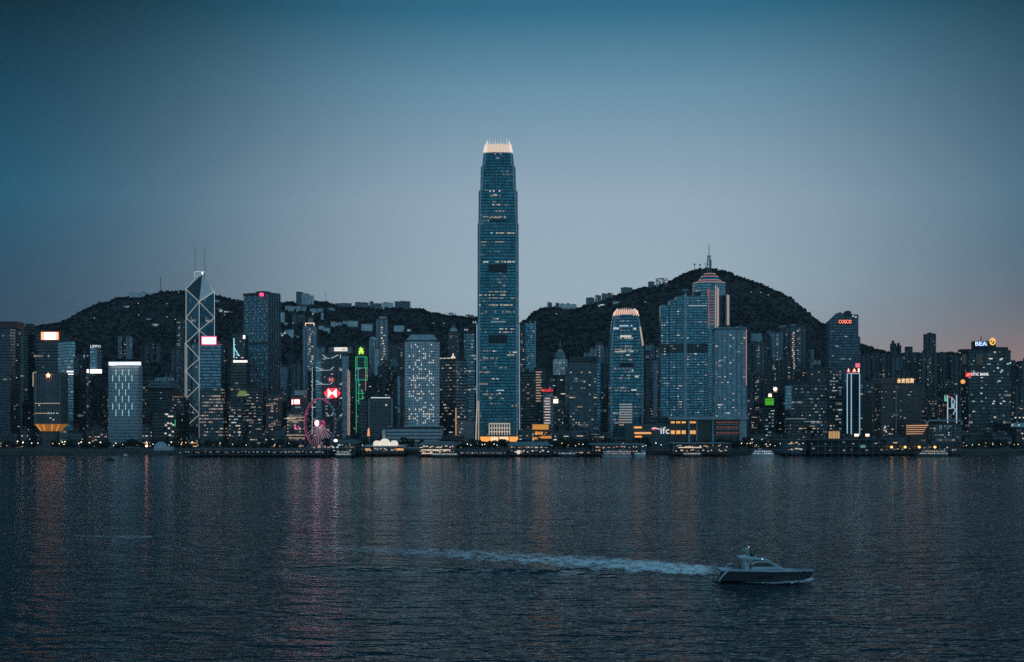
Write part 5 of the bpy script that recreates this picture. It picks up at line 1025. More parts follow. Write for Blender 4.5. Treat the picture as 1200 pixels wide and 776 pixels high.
# ferry terminal and lit frame
t_, *_ = tower('low ferry terminal with glowing orange streaked floors west of the department store', 1061, 1089, 497, 1690, 'bronze', 'terminal', 'terminal', plant=0, d=22)
for k in range(5): bar(t_, 'light_row', P(1062, 499 + k * 2.4, 1688.5), P(1087.5 - k * 1.5, 498.6 + k * 2.4, 1688.5), .8 if k else 1.3, emit('row_orange', (1, .50, .28), .55))
t_, *_ = tower('pale framed terminal hall with grey window grid beside the orange streaked terminal', 1086, 1127.5, 497, 1680, 'darkbands', 'terminal', 'terminal', plant=0, d=22)
MB().box(X(1085.5, 1678), X(1127.8, 1678), 1676, 1700, Z(493.5, 1678), Z(492, 1678)).build('roof_frame', palec, t_)
for px in (1086.5, 1126.5): MB().box(X(px - 1, 1678), X(px + 1, 1678), 1676, 1680, Z(498, 1678), Z(492, 1678)).build('frame_post', palec, t_)
for k in range(9): bar(t_, 'mullion', P(1089 + k * 4.3, 498, 1679), P(1089 + k * 4.3, 516, 1679), .7, conc)
rnd = random.Random(71)
for k in range(26): window(t_, P(1089.5 + rnd.randrange(24) * 1.5, 499.5 + rnd.randrange(6) * 2.6, 1679.3), 1.3, 1.1, 0, rnd.choice('eecd'))
t_ = thing('light_pylon', 'openwork frame tower drawn in white, cyan and red neon beside the sign-covered complex', 'light frame', (X(1113, 1715), 1718, GZ))
for px in (1110.5, 1121): bar(t_, 'post', P(px, 463, 1715), P(px, 523, 1715), 1.0, emit('neon_white', (.8, .85, 1), .5))
for (a, b), (c, d_), m_ in (((1110.5, 478.6), (1115, 478.6), 'neon_white'), ((1111, 465.5), (1116, 465.5), 'neon_redd'), ((1115.6, 466.5), (1119.5, 471), 'neon_cy'), ((1119.5, 471), (1116, 475), 'neon_cy'), ((1116, 475), (1119.5, 480), 'neon_cy'), ((1119.5, 480), (1117, 486), 'neon_cy'), ((1116, 479), (1119, 474), 'neon_cy'), ((1115.4, 466), (1115.4, 478), 'neon_white'), ((1107, 463), (1107.5, 470), 'neon_grn'), ((1107, 470), (1110, 468.5), 'neon_grn'), ((1108.6, 464), (1108.6, 470), 'neon_grn')):
    bar(t_, 'neon_line', P(a, b, 1714), P(c, d_, 1714), .8, emit(m_, {'neon_white': (.8, .85, 1), 'neon_redd': (1, .2, .2), 'neon_cy': (.45, .8, 1), 'neon_grn': (.25, .85, .6)}[m_], .6))
MB().box(X(1104, 1716), X(1127, 1716), 1716, 1722, GZ, Z(490, 1716)).build('base', darkc, t_)
# sign-covered complex
t_, poly, z0, z1 = tower('big black complex covered with glowing signs against the pink sky', 1126, 1184.5, 411.5, 1720, 'blackglass', 'office_complex', 'tower', plant=0, wins=46, kinds='eedc')
A_, B_, C2 = (Vector(poly[k]) for k in range(3))
MB().prism([(X(1157, 1721), 1719), (X(1183.5, 1721), 1727), (X(1183.5, 1721), 1750), (X(1157, 1721), 1750)], Z(412, 1720), Z(406.6, 1720)).build('roof_block', black, t_); MB().prism([(X(1128, 1724), 1725), (X(1157, 1722), 1721), (X(1157, 1722), 1740), (X(1128, 1722), 1740)], Z(412, 1722), Z(409, 1722)).build('roof_block', black, t_)
MB().box(X(1142.5, 1724), X(1166.5, 1724), 1722, 1738, Z(409.5, 1722), Z(399.5, 1722)).build('plant_house', plain('navy_wall', (.015, .025, .05)), t_); bar(t_, 'mast', P(1149.7, 400, 1730), P(1149.7, 393.5, 1730), .8, black)
lettering(t_, 'BEA', P(1149.8, 402.9, 1721), X(1156.6, 1721) - X(1143, 1721), 5.0, emit('letter_icy', (.72, .86, 1), 1.2)); S(t_, 1143, 1157, 400.4, 405.6, 1721.6, emit('sign_blue', (.10, .30, .70), .35), 'sign_back', .4)
c_ = P(1163.2, 400.3, 1720); MB().tube([(c_.x + 3.1 * math.cos(a), c_.y, c_.z + 4.0 * math.sin(a)) for a in np.linspace(0, 2 * math.pi, 21)[:-1]], .75, 6, True).build('emblem', emit('emblem_gold', (1, .52, .10), 1.1), t_)
MB().tube([(c_.x - 1.6, c_.y, c_.z - 2.4), (c_.x + .2, c_.y, c_.z + .2), (c_.x - .8, c_.y, c_.z + 2.4), (c_.x + 1.6, c_.y, c_.z + 1)], .7, 6).build('emblem', MATS['emblem_gold'], t_); bar(t_, 'emblem_post', (c_.x, c_.y + .6, c_.z - 4), (c_.x, c_.y + .6, c_.z - 9), .7, black)
for a, b, m_ in ((1127.5, 1132.5, 'panel_rust'), (1144, 1151.5, 'panel_rust')): S(t_, a, b, 415, 427, 1719.4, plain('panel_rust', (.30, .17, .13)), 'facade_panel', .6); S(t_, a, b, 430, 433.5, 1719.4, plain('panel_plum', (.14, .04, .06)), 'facade_panel', .6)
S(t_, 1131.5, 1137.6, 437, 441.6, 1720, emit('sign_scarlet', (1, .03, .05), 1.1), 'sign'); bar(t_, 'emblem', P(1133.4, 440.6, 1718.4), P(1136, 438.2, 1718.4), .9, emit('emblem_orange', (1, .35, .18), 1.6))
lettering(t_, 'CITIC BANK', P(1148.3, 438.6, 1718.5), X(1159, 1718) - X(1138, 1718), 3.4, emit('letter_white2', (1, .92, .95), 1.1))
c_ = P(1128.4, 447.4, 1722); MB().lathe((c_.x, c_.y), [(.1, c_.z - 2.9), (2.2, c_.z - 1.9), (2.9, c_.z), (2.2, c_.z + 1.9), (.1, c_.z + 2.9)], 14).build('round_sign', emit('round_orange', (1, .42, .08), .95), t_)
rnd = random.Random(77)
for px, py in ((1172.5, 421.5), (1174, 420.5), (1169.5, 431.5), (1173, 436), (1174.5, 434), (1171.5, 446.5), (1160, 420.4), (1162, 420.4), (1181, 426.5), (1184, 425.5), (1165, 470.3), (1164, 473), (1173, 473), (1166, 489), (1150, 461), (1166, 412.8)): window(t_, P(px, py, 1718.6), 2.2, 1.5, 0, rnd.choice('cn'))
MB().box(X(1124, 1700), X(1186, 1700), 1696, 1716, GZ, Z(506, 1700)).build('podium', MATS['darkoffice'], t_)
for k in range(15): window(t_, P(1131 + rnd.random() * 20, 516.5 + rnd.random() * 7, 1694), 1.6, 1.5, 0, rnd.choice('wnnd'))
t_, *_ = tower('low waterfront hall with a blue-lit fascia at the far western end', 1185, 1206, 496, 1680, 'darkoffice', 'hall', 'building', plant=0, d=18)
S(t_, 1184.5, 1204, 495.8, 500.5, 1678, emit('fascia_blue', (.10, .30, .42), .22), 'fascia'); rnd = random.Random(78)
for px, py in ((1186.5, 498.3), (1194, 498.3), (1190, 489.5), (1195, 489.5), (1199.5, 489.5), (1198, 508), (1199, 514)): window(t_, P(px, py, 1677), 1.8, 1.4, 0, 'n' if py != 514 else 'w')
# ================= houses on the hill
def hill_spot(px, py):
    for Y in np.arange(2350, 3905, 15.):
        if terrain(X(px, Y), Y) >= Z(py, Y): return float(Y)
    return 3890.
def house(label, px0, px1, y0, y1, m='house', lit=0, kinds='wn', name='hill_house', cat='house', group=None, roof=True, far=None, d=14):
    Y = far or hill_spot((px0 + px1) / 2, y1); xa, xb = X(px0, Y), X(px1, Y); gz = min(float(terrain((xa + xb) / 2, Y)), Z(y1, Y)) - 3
    t_ = thing(name, label, cat, ((xa + xb) / 2, Y + d / 2, gz), group)
    pl = [(xa, Y), (xb, Y), (xb, Y + d), (xa, Y + d)]; z1 = Z(y0, Y)
    if name == 'hill_flats': pl2 = notch(pl, 2, 2, .6)
    else: pl2 = pl
    MB().prism(pl2, gz, z1).build('facade', MATS[m], t_)
    if roof:
        rr = random.Random(int(px0 * 7)); f0 = rr.uniform(.1, .4); MB().box(xa + (xb - xa) * f0, xa + (xb - xa) * (f0 + .4), Y + 3, Y + d - 3, z1, z1 + rr.uniform(1.5, 3)).build('roof_hut', roofg, t_)
        MB().prism(scaled(pl, 1.03), z1 - .3, z1 + .7).build('parapet', palec if m == 'house' else darkc, t_)
    if lit: windows(t_, pl, max(gz, Z(y1, Y)), z1, lit, 3.4, 3.2, kinds, rnd=random.Random(int(px0)), ww=.8, wh=.6)
    return t_
H = [('grey villa at the crest of the eastern hill, first of four', 151.5, 157, 343, 348, 'house', 0), ('grey villa at the crest of the eastern hill, second of four', 157.5, 163, 344.3, 348.5, 'house', 1), ('long grey villa at the crest of the eastern hill, third of four', 164, 172, 343.2, 347.5, 'house', 0), ('low grey villa at the crest of the eastern hill, last of four', 172.5, 180.5, 344.6, 347.5, 'house', 0),
     ('thin pale roadside terrace glowing high on the dark eastern slope', 144.5, 153, 358.6, 360.6, 'house', 3), ('pale villa midway down the dark eastern slope, upper of two', 171.5, 181, 373.5, 376.8, 'house', 0), ('lit pale villa midway down the dark eastern slope, lower of two', 178, 185.5, 379.5, 383, 'house', 4),
     ('small tree-ringed house peeking out beside the lattice-braced tower', 252, 256, 352, 355.5, 'house', 0), ('long lit terrace on the slope between braced tower and dotted tower', 261, 273, 364.5, 367.5, 'housedark', 5), ('dim house on the ridge line next to the dotted tower', 276, 281, 351.5, 355, 'housedark', 0), ('grey house half way up between braced tower and dotted tower', 255, 260, 362, 366, 'house', 2),
     ('white tower house with a low wing on the slope beside the dotted tower', 327, 333, 366.5, 380.5, 'house', 0), ('flat pale annexe beside the white tower house', 333, 339, 378.6, 381, 'house', 0),
     ('pale house with a lit window under the white tower house', 333, 337.5, 387.5, 394.5, 'house', 2), ('tall narrow pale house under the white tower house', 338, 343.5, 386.5, 397, 'house', 0), ('low pale house trailing off under the white tower house', 344, 350.5, 393.8, 396.8, 'house', 0), ('small grey house at the edge of the dotted tower', 328.5, 332, 390, 395.5, 'house', 1),
     ('white bungalow cluster house behind the crown-lit tower, upper', 373, 379.5, 382.3, 387.5, 'house', 0), ('white bungalow cluster house behind the crown-lit tower, lower', 379.5, 386, 384.5, 391, 'house', 0),
     ('small white house in the row below the middle ridge, first', 387.5, 392.5, 377.5, 383, 'house', 0), ('small white house in the row below the middle ridge, second', 393, 396, 378, 382.3, 'house', 0), ('small white house in the row below the middle ridge, third', 396.6, 400, 378, 382.5, 'house', 0), ('greenish white house in the row below the middle ridge', 401.5, 407, 376.8, 382.5, 'house', 0), ('long white house in the row below the middle ridge', 407.5, 419, 376.5, 384, 'house', 0), ('boxy white house ending the row below the middle ridge', 423.5, 436, 380, 388.5, 'house', 0),
     ('white house alone on the slope above the round-windowed tower', 461.5, 473.5, 382, 389.5, 'house', 0), ('low house with bright lit windows beside the lone white house on the slope', 474.5, 482, 386, 389.5, 'house', 6),
     ('long flat house on the middle ridge', 393, 411.5, 355.8, 358.6, 'housedark', 0), ('house on the middle ridge with a domed corner', 416, 423.5, 354.5, 358.5, 'housedark', 0), ('second small house on the middle ridge, beside the domed corner', 424, 431.5, 355, 358.5, 'housedark', 0), ('narrow house on the middle ridge', 433, 437.5, 353.8, 358.2, 'housedark', 0), ('low house on the middle ridge beside the narrow one', 438, 447, 356, 358.5, 'housedark', 0), ('wide grey house on the middle ridge', 448, 460.5, 355, 359.6, 'house', 0), ('big teal mansion block at the end of the middle ridge', 462.5, 480.5, 353.5, 363.5, 'resimid', 0),
     ('ridge saddle building with pink lit windows, nearest the teal mansion block', 505.5, 516, 366.8, 370, 'housedark', 7), ('ridge saddle building glowing warm, nearer the tallest tower', 524, 533.5, 367.2, 371.5, 'house', 9), ('dim lit building on the saddle at the shoulder of the tallest tower', 545.5, 555, 369.5, 372.5, 'housedark', 4), ('lit house low on the slope at the shoulder of the tallest tower', 554, 558.5, 376.5, 379.5, 'house', 4),
     ('small lookout house on the western hill crest', 641.5, 647, 355, 360, 'housedark', 0), ('bluish house on the western hill crest, first of a joined row', 651, 655.5, 355.5, 360.5, 'housedark', 0), ('bluish white house on the western hill crest, second of a joined row', 656, 662.5, 356.5, 361.5, 'house', 0), ('bluish white house on the western hill crest, third of a joined row', 663, 669, 356.3, 361.5, 'house', 0), ('bluish white house on the western hill crest, last of a joined row', 669.5, 675.5, 357, 361.5, 'house', 0),
     ('dark drum-shaped block on the western hill crest', 687, 696.5, 349.2, 357, 'housedark', 0), ('block with a pink glimmer on the western hill crest', 697.5, 704.5, 346.5, 352.5, 'housedark', 2), ('broad dark block on the western hill crest', 705.5, 711.5, 344.5, 350.5, 'housedark', 0), ('dark block next to the broad one on the western hill crest', 712, 718.5, 344, 350, 'housedark', 1),
     ('long white lit terrace just under the western hill crest', 700.5, 713, 356.6, 359.4, 'house', 6), ('grey hut under the western hill crest', 718.5, 727, 353.8, 356.8, 'house', 0), ('grey flat-roofed block higher up the western ridge', 728, 741, 337.3, 344, 'housedark', 0), ('grey house further up the western ridge', 760, 767, 330.3, 335, 'housedark', 0), ('restaurant with warm lit windows near the top of the western ridge', 769, 782, 326.6, 333.5, 'house', 12)]
for lab, a, b, y0, y1, m_, lit in H: house(lab, a, b, y0, y1, m_, lit, 'wn' if 'pink' not in lab else 'pw')
for i, (a, b, y0) in enumerate(((347, 353.3, 342.3), (353.6, 356.5, 343.5), (357, 359.8, 344.5), (360.2, 363.2, 345.5), (363.6, 367, 347))):
    house(('dark end block of the stepped flats on the ridge behind the dotted tower' if i == 0 else ['second', 'third', 'fourth', 'last and lowest'][i - 1] + ' of the stepped pale flats on the ridge behind the dotted tower'), a, b, y0, 353.5, 'housedark' if i == 0 else 'house', 0, name='hill_flats', cat='flats', group='stepped flats on the ridge', far=3860, d=16)
for i, (a, b) in enumerate(((334.5, 340), (340.6, 345.8), (347.4, 350.8), (352, 354.4), (355.4, 358.2))):
    house(['first', 'second', 'third', 'fourth', 'fifth'][i] + ' white block of the row of terraces under the stepped ridge flats', a, b, 359 + .4 * (i % 2), 365.5, 'house', 0, name='hill_flats', cat='flats', group='white terrace blocks on the slope')
for i, (a, b, y0, y1, m_) in enumerate(((363, 369.5, 362, 367.5, 'house'), (371, 378, 362, 367, 'house'), (384, 391.5, 361.5, 364.5, 'house'), (342.5, 346.5, 368.5, 381, 'housedark'), (348, 351.5, 369, 381, 'housedark'), (352.5, 356.5, 369, 380, 'housedark'), (376.3, 378.4, 366.8, 376.5, 'house'), (366, 370, 364, 369, 'house'))):
    house(['square white flats west of the white terrace row', 'longer white flats west of the white terrace row', 'small bright flats high on the middle slope', 'dark slab flats above the crown-lit tower, nearest the white tower house', 'dark slab flats above the crown-lit tower, middle one', 'dark slab flats above the crown-lit tower, nearest its crown', 'very thin white slab above the crown-lit tower', 'small lit flats peeping above the crown-lit tower'][i], a, b, y0, y1, m_, 1 if i in (3, 7) else 0, name='hill_flats', cat='flats')
for i, (px, py, h_) in enumerate(((814, 314, 6.5), (820.5, 313, 5), (826.6, 312.5, 6))):
    Yr = 3890; gz = float(terrain(X(px, Yr), Yr)) - 1; t_ = thing('radio_mast', ['radio mast with a fat antenna head on the summit', 'short radio mast with a small head on the summit', 'slender bare radio mast on the summit nearest the green lattice mast'][i], 'mast', (X(px, Yr), Yr, gz))
    b0 = Vector((X(px, Yr), Yr, gz)); zt = Z(py - h_ + 1, Yr); bar(t_, 'pole', b0, (b0.x, Yr, zt), 1.0, black)
    if i < 2: MB().lathe((b0.x, Yr), [(.2, zt - 6), (2.2, zt - 5.4), (2.4, zt - 2), (.5, zt - 1)], 8).build('antenna_head', black, t_)
    else: bar(t_, 'antenna_arm', (b0.x - 1.5, Yr, zt - 3), (b0.x + 1.5, Yr, zt - 3), .6, black)
for px, py0, py1, lab in ((188.2, 343, 325, 'tall thin radio mast on the eastern hill crest'), (381.5, 355, 341, 'faint lattice radio mast on the middle ridge')):
    Yr = 3880; gz = float(terrain(X(px, Yr), Yr)) - 1; t_ = thing('radio_mast', lab, 'mast', (X(px, Yr), Yr, gz)); bar(t_, 'pole', (X(px, Yr), Yr, gz), P(px, py1, Yr), 1.3 if px < 300 else .5, black if px < 300 else steel); bar(t_, 'crossarm', P(px - .8, py1 + 5, Yr), P(px + .8, py1 + 5, Yr), .8, steel)
for px, py in ((196, 379), (205.4, 380.8), (199.5, 346), (195.5, 361.3), (209.2, 347.8), (162, 361), (110.5, 379), (162.5, 374.5), (652, 373), (756, 359), (880, 347.5), (891.5, 349.5), (900.3, 351.3), (946, 369.5), (260, 371), (508, 384), (520, 385), (263, 376)):
    Y = hill_spot(px, py + .6); gz = float(terrain(X(px, Y), Y)); t_ = thing('hill_lamp', 'tiny road lamp glimmering among the dark trees of the hillside', 'street lamp', (X(px, Y), Y, gz), 'road lamps on the hillside')
    hz = 12; bar(t_, 'pole', (X(px, Y), Y, gz - 1), (X(px, Y), Y, gz + hz), .3, black); MB().lathe((X(px, Y), Y), [(.1, gz + hz), (1.0, gz + hz + .4), (1.0, gz + hz + 1.4), (.1, gz + hz + 1.8)], 8).build('lamp_head', emit('hill_glow', (.95, .9, .8), .8), t_)

# ================= packed mid-rise blocks between and behind the named towers
GAP = [(2, 12, 470, 'first slate towers'), (22, 36, 455, 'thin banded tower'), (62, 70, 470, 'tapered-foot block'), (88, 98, 470, 'paired dark glass tower'), (118, 128, 452, 'staggered light bars'), (166, 178, 470, 'white banded crown'), (196, 216, 440, 'lattice-braced tower'), (250, 262, 440, 'pink-edged rooftop panel'),
       (262, 274, 450, 'cyan-outlined tower'), (290, 306, 470, 'tall dotted tower'), (326, 338, 452, 'red glowing sign block'), (352, 360, 462, 'observation wheel'), (358, 372, 440, 'observation wheel hub'), (408, 418, 450, 'truss-fronted bank'), (428, 440, 446, 'green neon tower'), (440, 452, 432, 'arch-topped hotel'), (456, 468, 446, 'teal pyramid roof'), (470, 478, 430, 'slim pale tower'),
       (514, 524, 436, 'round-windowed tower'), (540, 548, 440, 'warm-crested office tower'), (608, 616, 446, 'foot of the tallest tower'), (616, 626, 470, 'orange mall block'), (642, 650, 446, 'red-lettered bank'), (655, 668, 462, 'cream billboard'), (660, 676, 478, 'cyan drum tower'), (684, 700, 466, 'wide grey office slab'), (698, 712, 455, 'claw-crowned smaller tower'), (704, 716, 478, 'terrace of pale flats'),
       (752, 764, 455, 'white cylinder tower'), (766, 778, 440, 'terraced glass tower'), (872, 884, 462, 'gridded hotel slab'), (880, 896, 478, 'green billboard'), (908, 924, 470, 'round white sign'), (930, 950, 440, 'broad black office block'), (958, 972, 445, 'banded office tower'), (985, 996, 458, 'blue-outlined tower'), (1018, 1030, 440, 'slim reddish tower'), (1050, 1066, 440, 'peach rooftop characters'),
       (1068, 1086, 455, 'orange streaked terminal'), (1080, 1100, 468, 'framed terminal hall'), (1096, 1112, 448, 'neon frame tower'), (1108, 1128, 455, 'sign-covered complex'), (1180, 1192, 470, 'far western hall')]
rnd = random.Random(88)
for i, (a, b, y0, ref) in enumerate(GAP):
    for j in range(2):
        off = rnd.uniform(-3, 3) + (5 if j else 0); w_ = (b - a) * (1.0 if j == 0 else .75); yy = y0 + rnd.uniform(-6, 6) + (18 if j else 0); Y = (2180 if j == 0 else 1960) + rnd.uniform(-60, 60)
        tower(('taller' if j == 0 else 'lower') + ' plain dark mid-rise block tucked in behind the ' + ref, a + off, a + off + w_, yy, Y, rnd.choice(['residark', 'residark', 'darkoffice', 'resimid', 'darkbands', 'oldoffice'] if j == 0 else ['darkoffice', 'residark', 'oldoffice', 'darkbands']), 'mid_rise_block', 'building', d=20, plan=rnd.choice([None, 'notch']), wins=rnd.randint(6, 14), kinds='wwdnep')
# low blocks along the shore road
LOW = [(0, 24, 512, 'far eastern shore'), (24, 36, 505, 'slate towers'), (84, 100, 508, 'unlit dark tower'), (100, 126, 505, 'small white letters'), (166, 178, 500, 'staggered light bars'), (222, 236, 514, 'lattice-braced tower'), (290, 316, 508, 'tall dotted tower'), (318, 336, 505, 'red floors block'), (376, 400, 514, 'truss-fronted bank'), (400, 420, 516, 'green neon tower'), (518, 545, 512, 'warm-crested tower'), (608, 624, 505, 'tallest tower'),
       (646, 668, 506, 'cream billboard'), (668, 690, 503, 'wide grey office slab'), (690, 716, 508, 'claw-crowned smaller tower'), (714, 738, 512, 'teal mall wing'), (877, 896, 510, 'green billboard'), (896, 920, 512, 'round white sign'), (920, 950, 508, 'broad black office block'), (950, 970, 514, 'golden columns hall'), (986, 1002, 512, 'blue-outlined tower'), (1008, 1028, 514, 'slim reddish tower'), (1028, 1062, 513, 'department store'), (1126, 1160, 514, 'sign-covered complex'), (1160, 1186, 512, 'far western hall')]
for a, b, y0, ref in LOW:
    tower('low dark shoreline building in front of the ' + ref, a, b, y0, 1672 + rnd.uniform(-6, 10), rnd.choice(['darkoffice', 'oldoffice', 'darkbands']), 'low_building', 'building', d=14, plant=1, wins=rnd.randint(5, 11), kinds='wnwdo', hmin=GZ + 1)

# ================= trees on the promenade
TR = leafmat('street_tree_leaves', (.022, .034, .026), (.05, .068, .045))
def tree_proto(seed, h_):
    rr = np.random.default_rng(seed)
    t_ = thing('promenade_tree', '', 'tree', (0, 0, 0)); tk = MB(); tk.tube([(0, 0, 0), (.1, 0, h_ * .3), (-.1, .1, h_ * .55), (.2, 0, h_ * .8)], [.42, .32, .2, .06], 6)
    for k in range(6):
        a = k * 1.05 + rr.random(); tk.tube([(0, 0, h_ * (.3 + .05 * k)), (math.cos(a) * 1.2, math.sin(a) * 1.2, h_ * (.45 + .05 * k)), (math.cos(a) * 2.4, math.sin(a) * 2.4, h_ * (.55 + .05 * k))], [.2, .13, .04], 5)
    tk.build('trunk', wood, t_)
    n = 130; th, u = rr.random(n) * 6.283, rr.random(n) ** .5; zz_ = rr.random(n); rad = h_ * .40 * np.sin(np.pi * np.clip(.12 + zz_ * .8, 0, 1)) * (.75 + .5 * rr.random(n))
    c = np.stack([np.cos(th) * u * rad, np.sin(th) * u * rad, h_ * (.32 + .68 * zz_)], -1); v, f = clumps(c, rr.uniform(.35, .95, n), .3)
    o = np_mesh('crown', v, f, TR); o.parent = t_; return t_
protos = [tree_proto(s, h_) for s, h_ in ((1, 10), (2, 12.5), (3, 8.5))]
spots = []
rnd = random.Random(99)
for (a, b, n) in ((2, 40, 8), (60, 126, 15), (126, 170, 8), (178, 214, 6), (214, 290, 10), (296, 352, 9), (378, 432, 9), (462, 500, 6), (516, 596, 24), (600, 640, 7), (640, 700, 18), (705, 765, 12), (800, 880, 22), (884, 960, 12), (1000, 1040, 6), (1130, 1196, 9)):
    for k in range(n): spots.append((a + (b - a) * (k + rnd.random()) / n, rnd.uniform(1618, 1660)))
first = [True] * 3
def near(px):
    refs = [(50, 'tapered-foot block'), (150, 'staggered light bars'), (230, 'lattice-braced tower'), (310, 'tall dotted tower'), (380, 'observation wheel'), (470, 'round-windowed tower'), (585, 'tallest tower'), (665, 'wide grey office slab'), (740, 'claw-crowned smaller tower'), (835, 'white-framed mall podium'), (920, 'broad black office block'), (1010, 'blue-outlined tower'), (1160, 'sign-covered complex')]
    return min(refs, key=lambda r: abs(r[0] - px))[1]
for px, Y in spots:
    k = rnd.randrange(3)
    if first[k]: t_ = protos[k]; first[k] = False
    else: t_ = copy_tree(protos[k])
    t_.location = (X(px, Y), Y, GZ); s_ = rnd.uniform(.8, 1.2); t_.scale = (s_, s_, s_ * rnd.uniform(.85, 1.05)); t_.rotation_euler = (0, 0, rnd.random() * 6.28)
    t_['label'] = 'dark leafy promenade tree on the shore in front of the ' + near(px); t_['group'] = 'promenade trees before the ' + near(px)
# ================= lamps along the promenade
def lamp_proto(m_, nm):
    t_ = thing('street_lamp', '', 'street lamp', (0, 0, 0)); bar(t_, 'pole', (0, 0, 0), (0, 0, 7.2), .16, black); bar(t_, 'arm', (0, 0, 7.1), (0, -.9, 7.3), .12, black)
    MB().lathe((0, -.9), [(.06, 6.6), (.42, 6.8), (.5, 7.1), (.3, 7.45), (.06, 7.6)], 8).build('lamp_head', m_, t_); return t_
lp = {'w': lamp_proto(emit('lamp_bulb_warm', (1, .74, .46), 2.6), 'w'), 'n': lamp_proto(emit('lamp_bulb_white', (1, .93, .82), 2.8), 'n'), 'o': lamp_proto(emit('lamp_bulb_orange', (1, .48, .16), 2.4), 'o')}
ffl = {'w': 1, 'n': 1, 'o': 1}
def lamp(px, kind, Y, s_=1.0):
    t_ = lp[kind] if ffl[kind] else copy_tree(lp[kind]); ffl[kind] = 0
    t_.location = (X(px, Y), Y, GZ); t_.scale = (s_,) * 3; hue = {'w': 'warm', 'n': 'white', 'o': 'orange'}[kind]
    t_['label'] = f'lit {hue} lamp on the shore promenade before the {near(px)}'; t_['group'] = f'{hue} promenade lamps before the {near(px)}'
rnd = random.Random(101)
for px, k in ((27, 'w'), (21, 'n'), (27.5, 'n'), (37.5, 'n'), (73.5, 'w'), (76.5, 'w'), (92.5, 'n'), (95.5, 'n'), (105, 'n'), (118, 'n'), (136, 'w'), (142.7, 'n'), (172, 'o'), (201, 'n'), (213.5, 'o'), (218, 'o'), (225.5, 'n')): lamp(px, k, 1612 + rnd.random() * 30, rnd.uniform(1, 1.35))
for a, b, n in ((8, 120, 10), (128, 225, 8), (225, 350, 6), (395, 440, 7), (536, 600, 18), (600, 640, 6), (640, 700, 12), (705, 790, 10), (862, 965, 20), (1000, 1045, 6), (1128, 1198, 8)):
    for k in range(n): lamp(a + (b - a) * (k + rnd.random()) / n, rnd.choice('nnwo' if a != 536 else 'nnnw'), rnd.uniform(1606, 1650), rnd.uniform(.65, 1.1))
# ================= piers and boats along the far shore
def pier(label, px0, px1, Yf, roof_py, roofm, lit='w', n_lit=10, levels=1, back=None, gable=False, name='ferry_pier', wallm_=None, dens=3.0):
    x0, x1 = X(px0, Yf), X(px1, Yf); yb = back or SH + 5; zt = Z(roof_py, Yf)
    t_ = thing(name, label, 'pier', ((x0 + x1) / 2, (Yf + yb) / 2, 0))
    MB().box(x0, x1, Yf, yb, 2.2, 3.6).build('deck', darkc, t_)
    n = max(3, int((x1 - x0) / 7))
    for k in range(n + 1):
        x = x0 + .6 + (x1 - x0 - 1.2) * k / n; bar(t_, 'pile', (x, Yf + .8, -1.5), (x, Yf + .8, 2.2), .9, wood); bar(t_, 'column', (x, Yf + .5, 3.6), (x, Yf + .5, zt - .8), .45, steel)
    MB().box(x0 + 3, x1 - 3, Yf + 7, yb - 4, 3.6, zt - 1).build('hall', wallm_ or MATS['darkoffice'], t_)
    if gable:
        ym = (Yf + yb) / 2; b_ = MB()
        b_.face([(x0 - 1, Yf - 1, zt - 1.2), (x1 + 1, Yf - 1, zt - 1.2), (x1 - 4, ym, zt + 2.2), (x0 + 4, ym, zt + 2.2)]); b_.face([(x1 + 1, yb, zt - 1.2), (x0 - 1, yb, zt - 1.2), (x0 + 4, ym, zt + 2.2), (x1 - 4, ym, zt + 2.2)])
        b_.face([(x0 - 1, yb, zt - 1.2), (x0 - 1, Yf - 1, zt - 1.2), (x0 + 4, ym, zt + 2.2)]); b_.face([(x1 + 1, Yf - 1, zt - 1.2), (x1 + 1, yb, zt - 1.2), (x1 - 4, ym, zt + 2.2)]); b_.face([(x0 - 1, Yf - 1, zt - 1.3), (x0 - 1, yb, zt - 1.3), (x1 + 1, yb, zt - 1.3), (x1 + 1, Yf - 1, zt - 1.3)]); b_.build('roof', roofm, t_)
    else: MB().box(x0 - .8, x1 + .8, Yf - .8, yb, zt - .8, zt).build('roof', roofm, t_)
    rr = random.Random(int(px0))
    for lv in range(levels):
        zf = 3.6 + (zt - 4.4) * lv / levels; zh = (zt - 4.4) / levels
        if lv: MB().box(x0 + .5, x1 - .5, Yf + .2, Yf + 7, zf - .25, zf + .1).build('upper_floor', conc, t_)
        for k in range(n_lit):
            x = x0 + 2 + (x1 - x0 - 4) * (k + rr.random() * .8) / n_lit; window(t_, (x, Yf + rr.choice((.2, 3, 6.6)), zf + zh * rr.uniform(.35, .75)), rr.uniform(.8, dens), rr.uniform(.7, 1.3), 0, rr.choice(lit))
    return t_
t_ = pier('long low dark promenade pier on piles with a row of small white lights', 208, 384, 1455, 527.4, darkc, 'edce', 34, back=SH + 4, dens=1.4)
t_ = pier('dark pier with a teal roof and bright lamp beside the observation wheel', 386, 416, 1475, 518, tealroof, 'ce', 5, 2, gable=True)
MB().lathe((X(393, 1470), 1472), [(.1, Z(518, 1472)), (1.6, Z(517.3, 1472)), (1.9, Z(516.3, 1472)), (1.2, Z(515.2, 1472)), (.1, Z(514.8, 1472))], 12).build('lamp', emit('lamp_glare', (.95, 1, 1), 4), t_)
for px in (390.5, 395.5): window(t_, P(px, 524.2, 1470), 2.2, 1.5, 0, 'c')
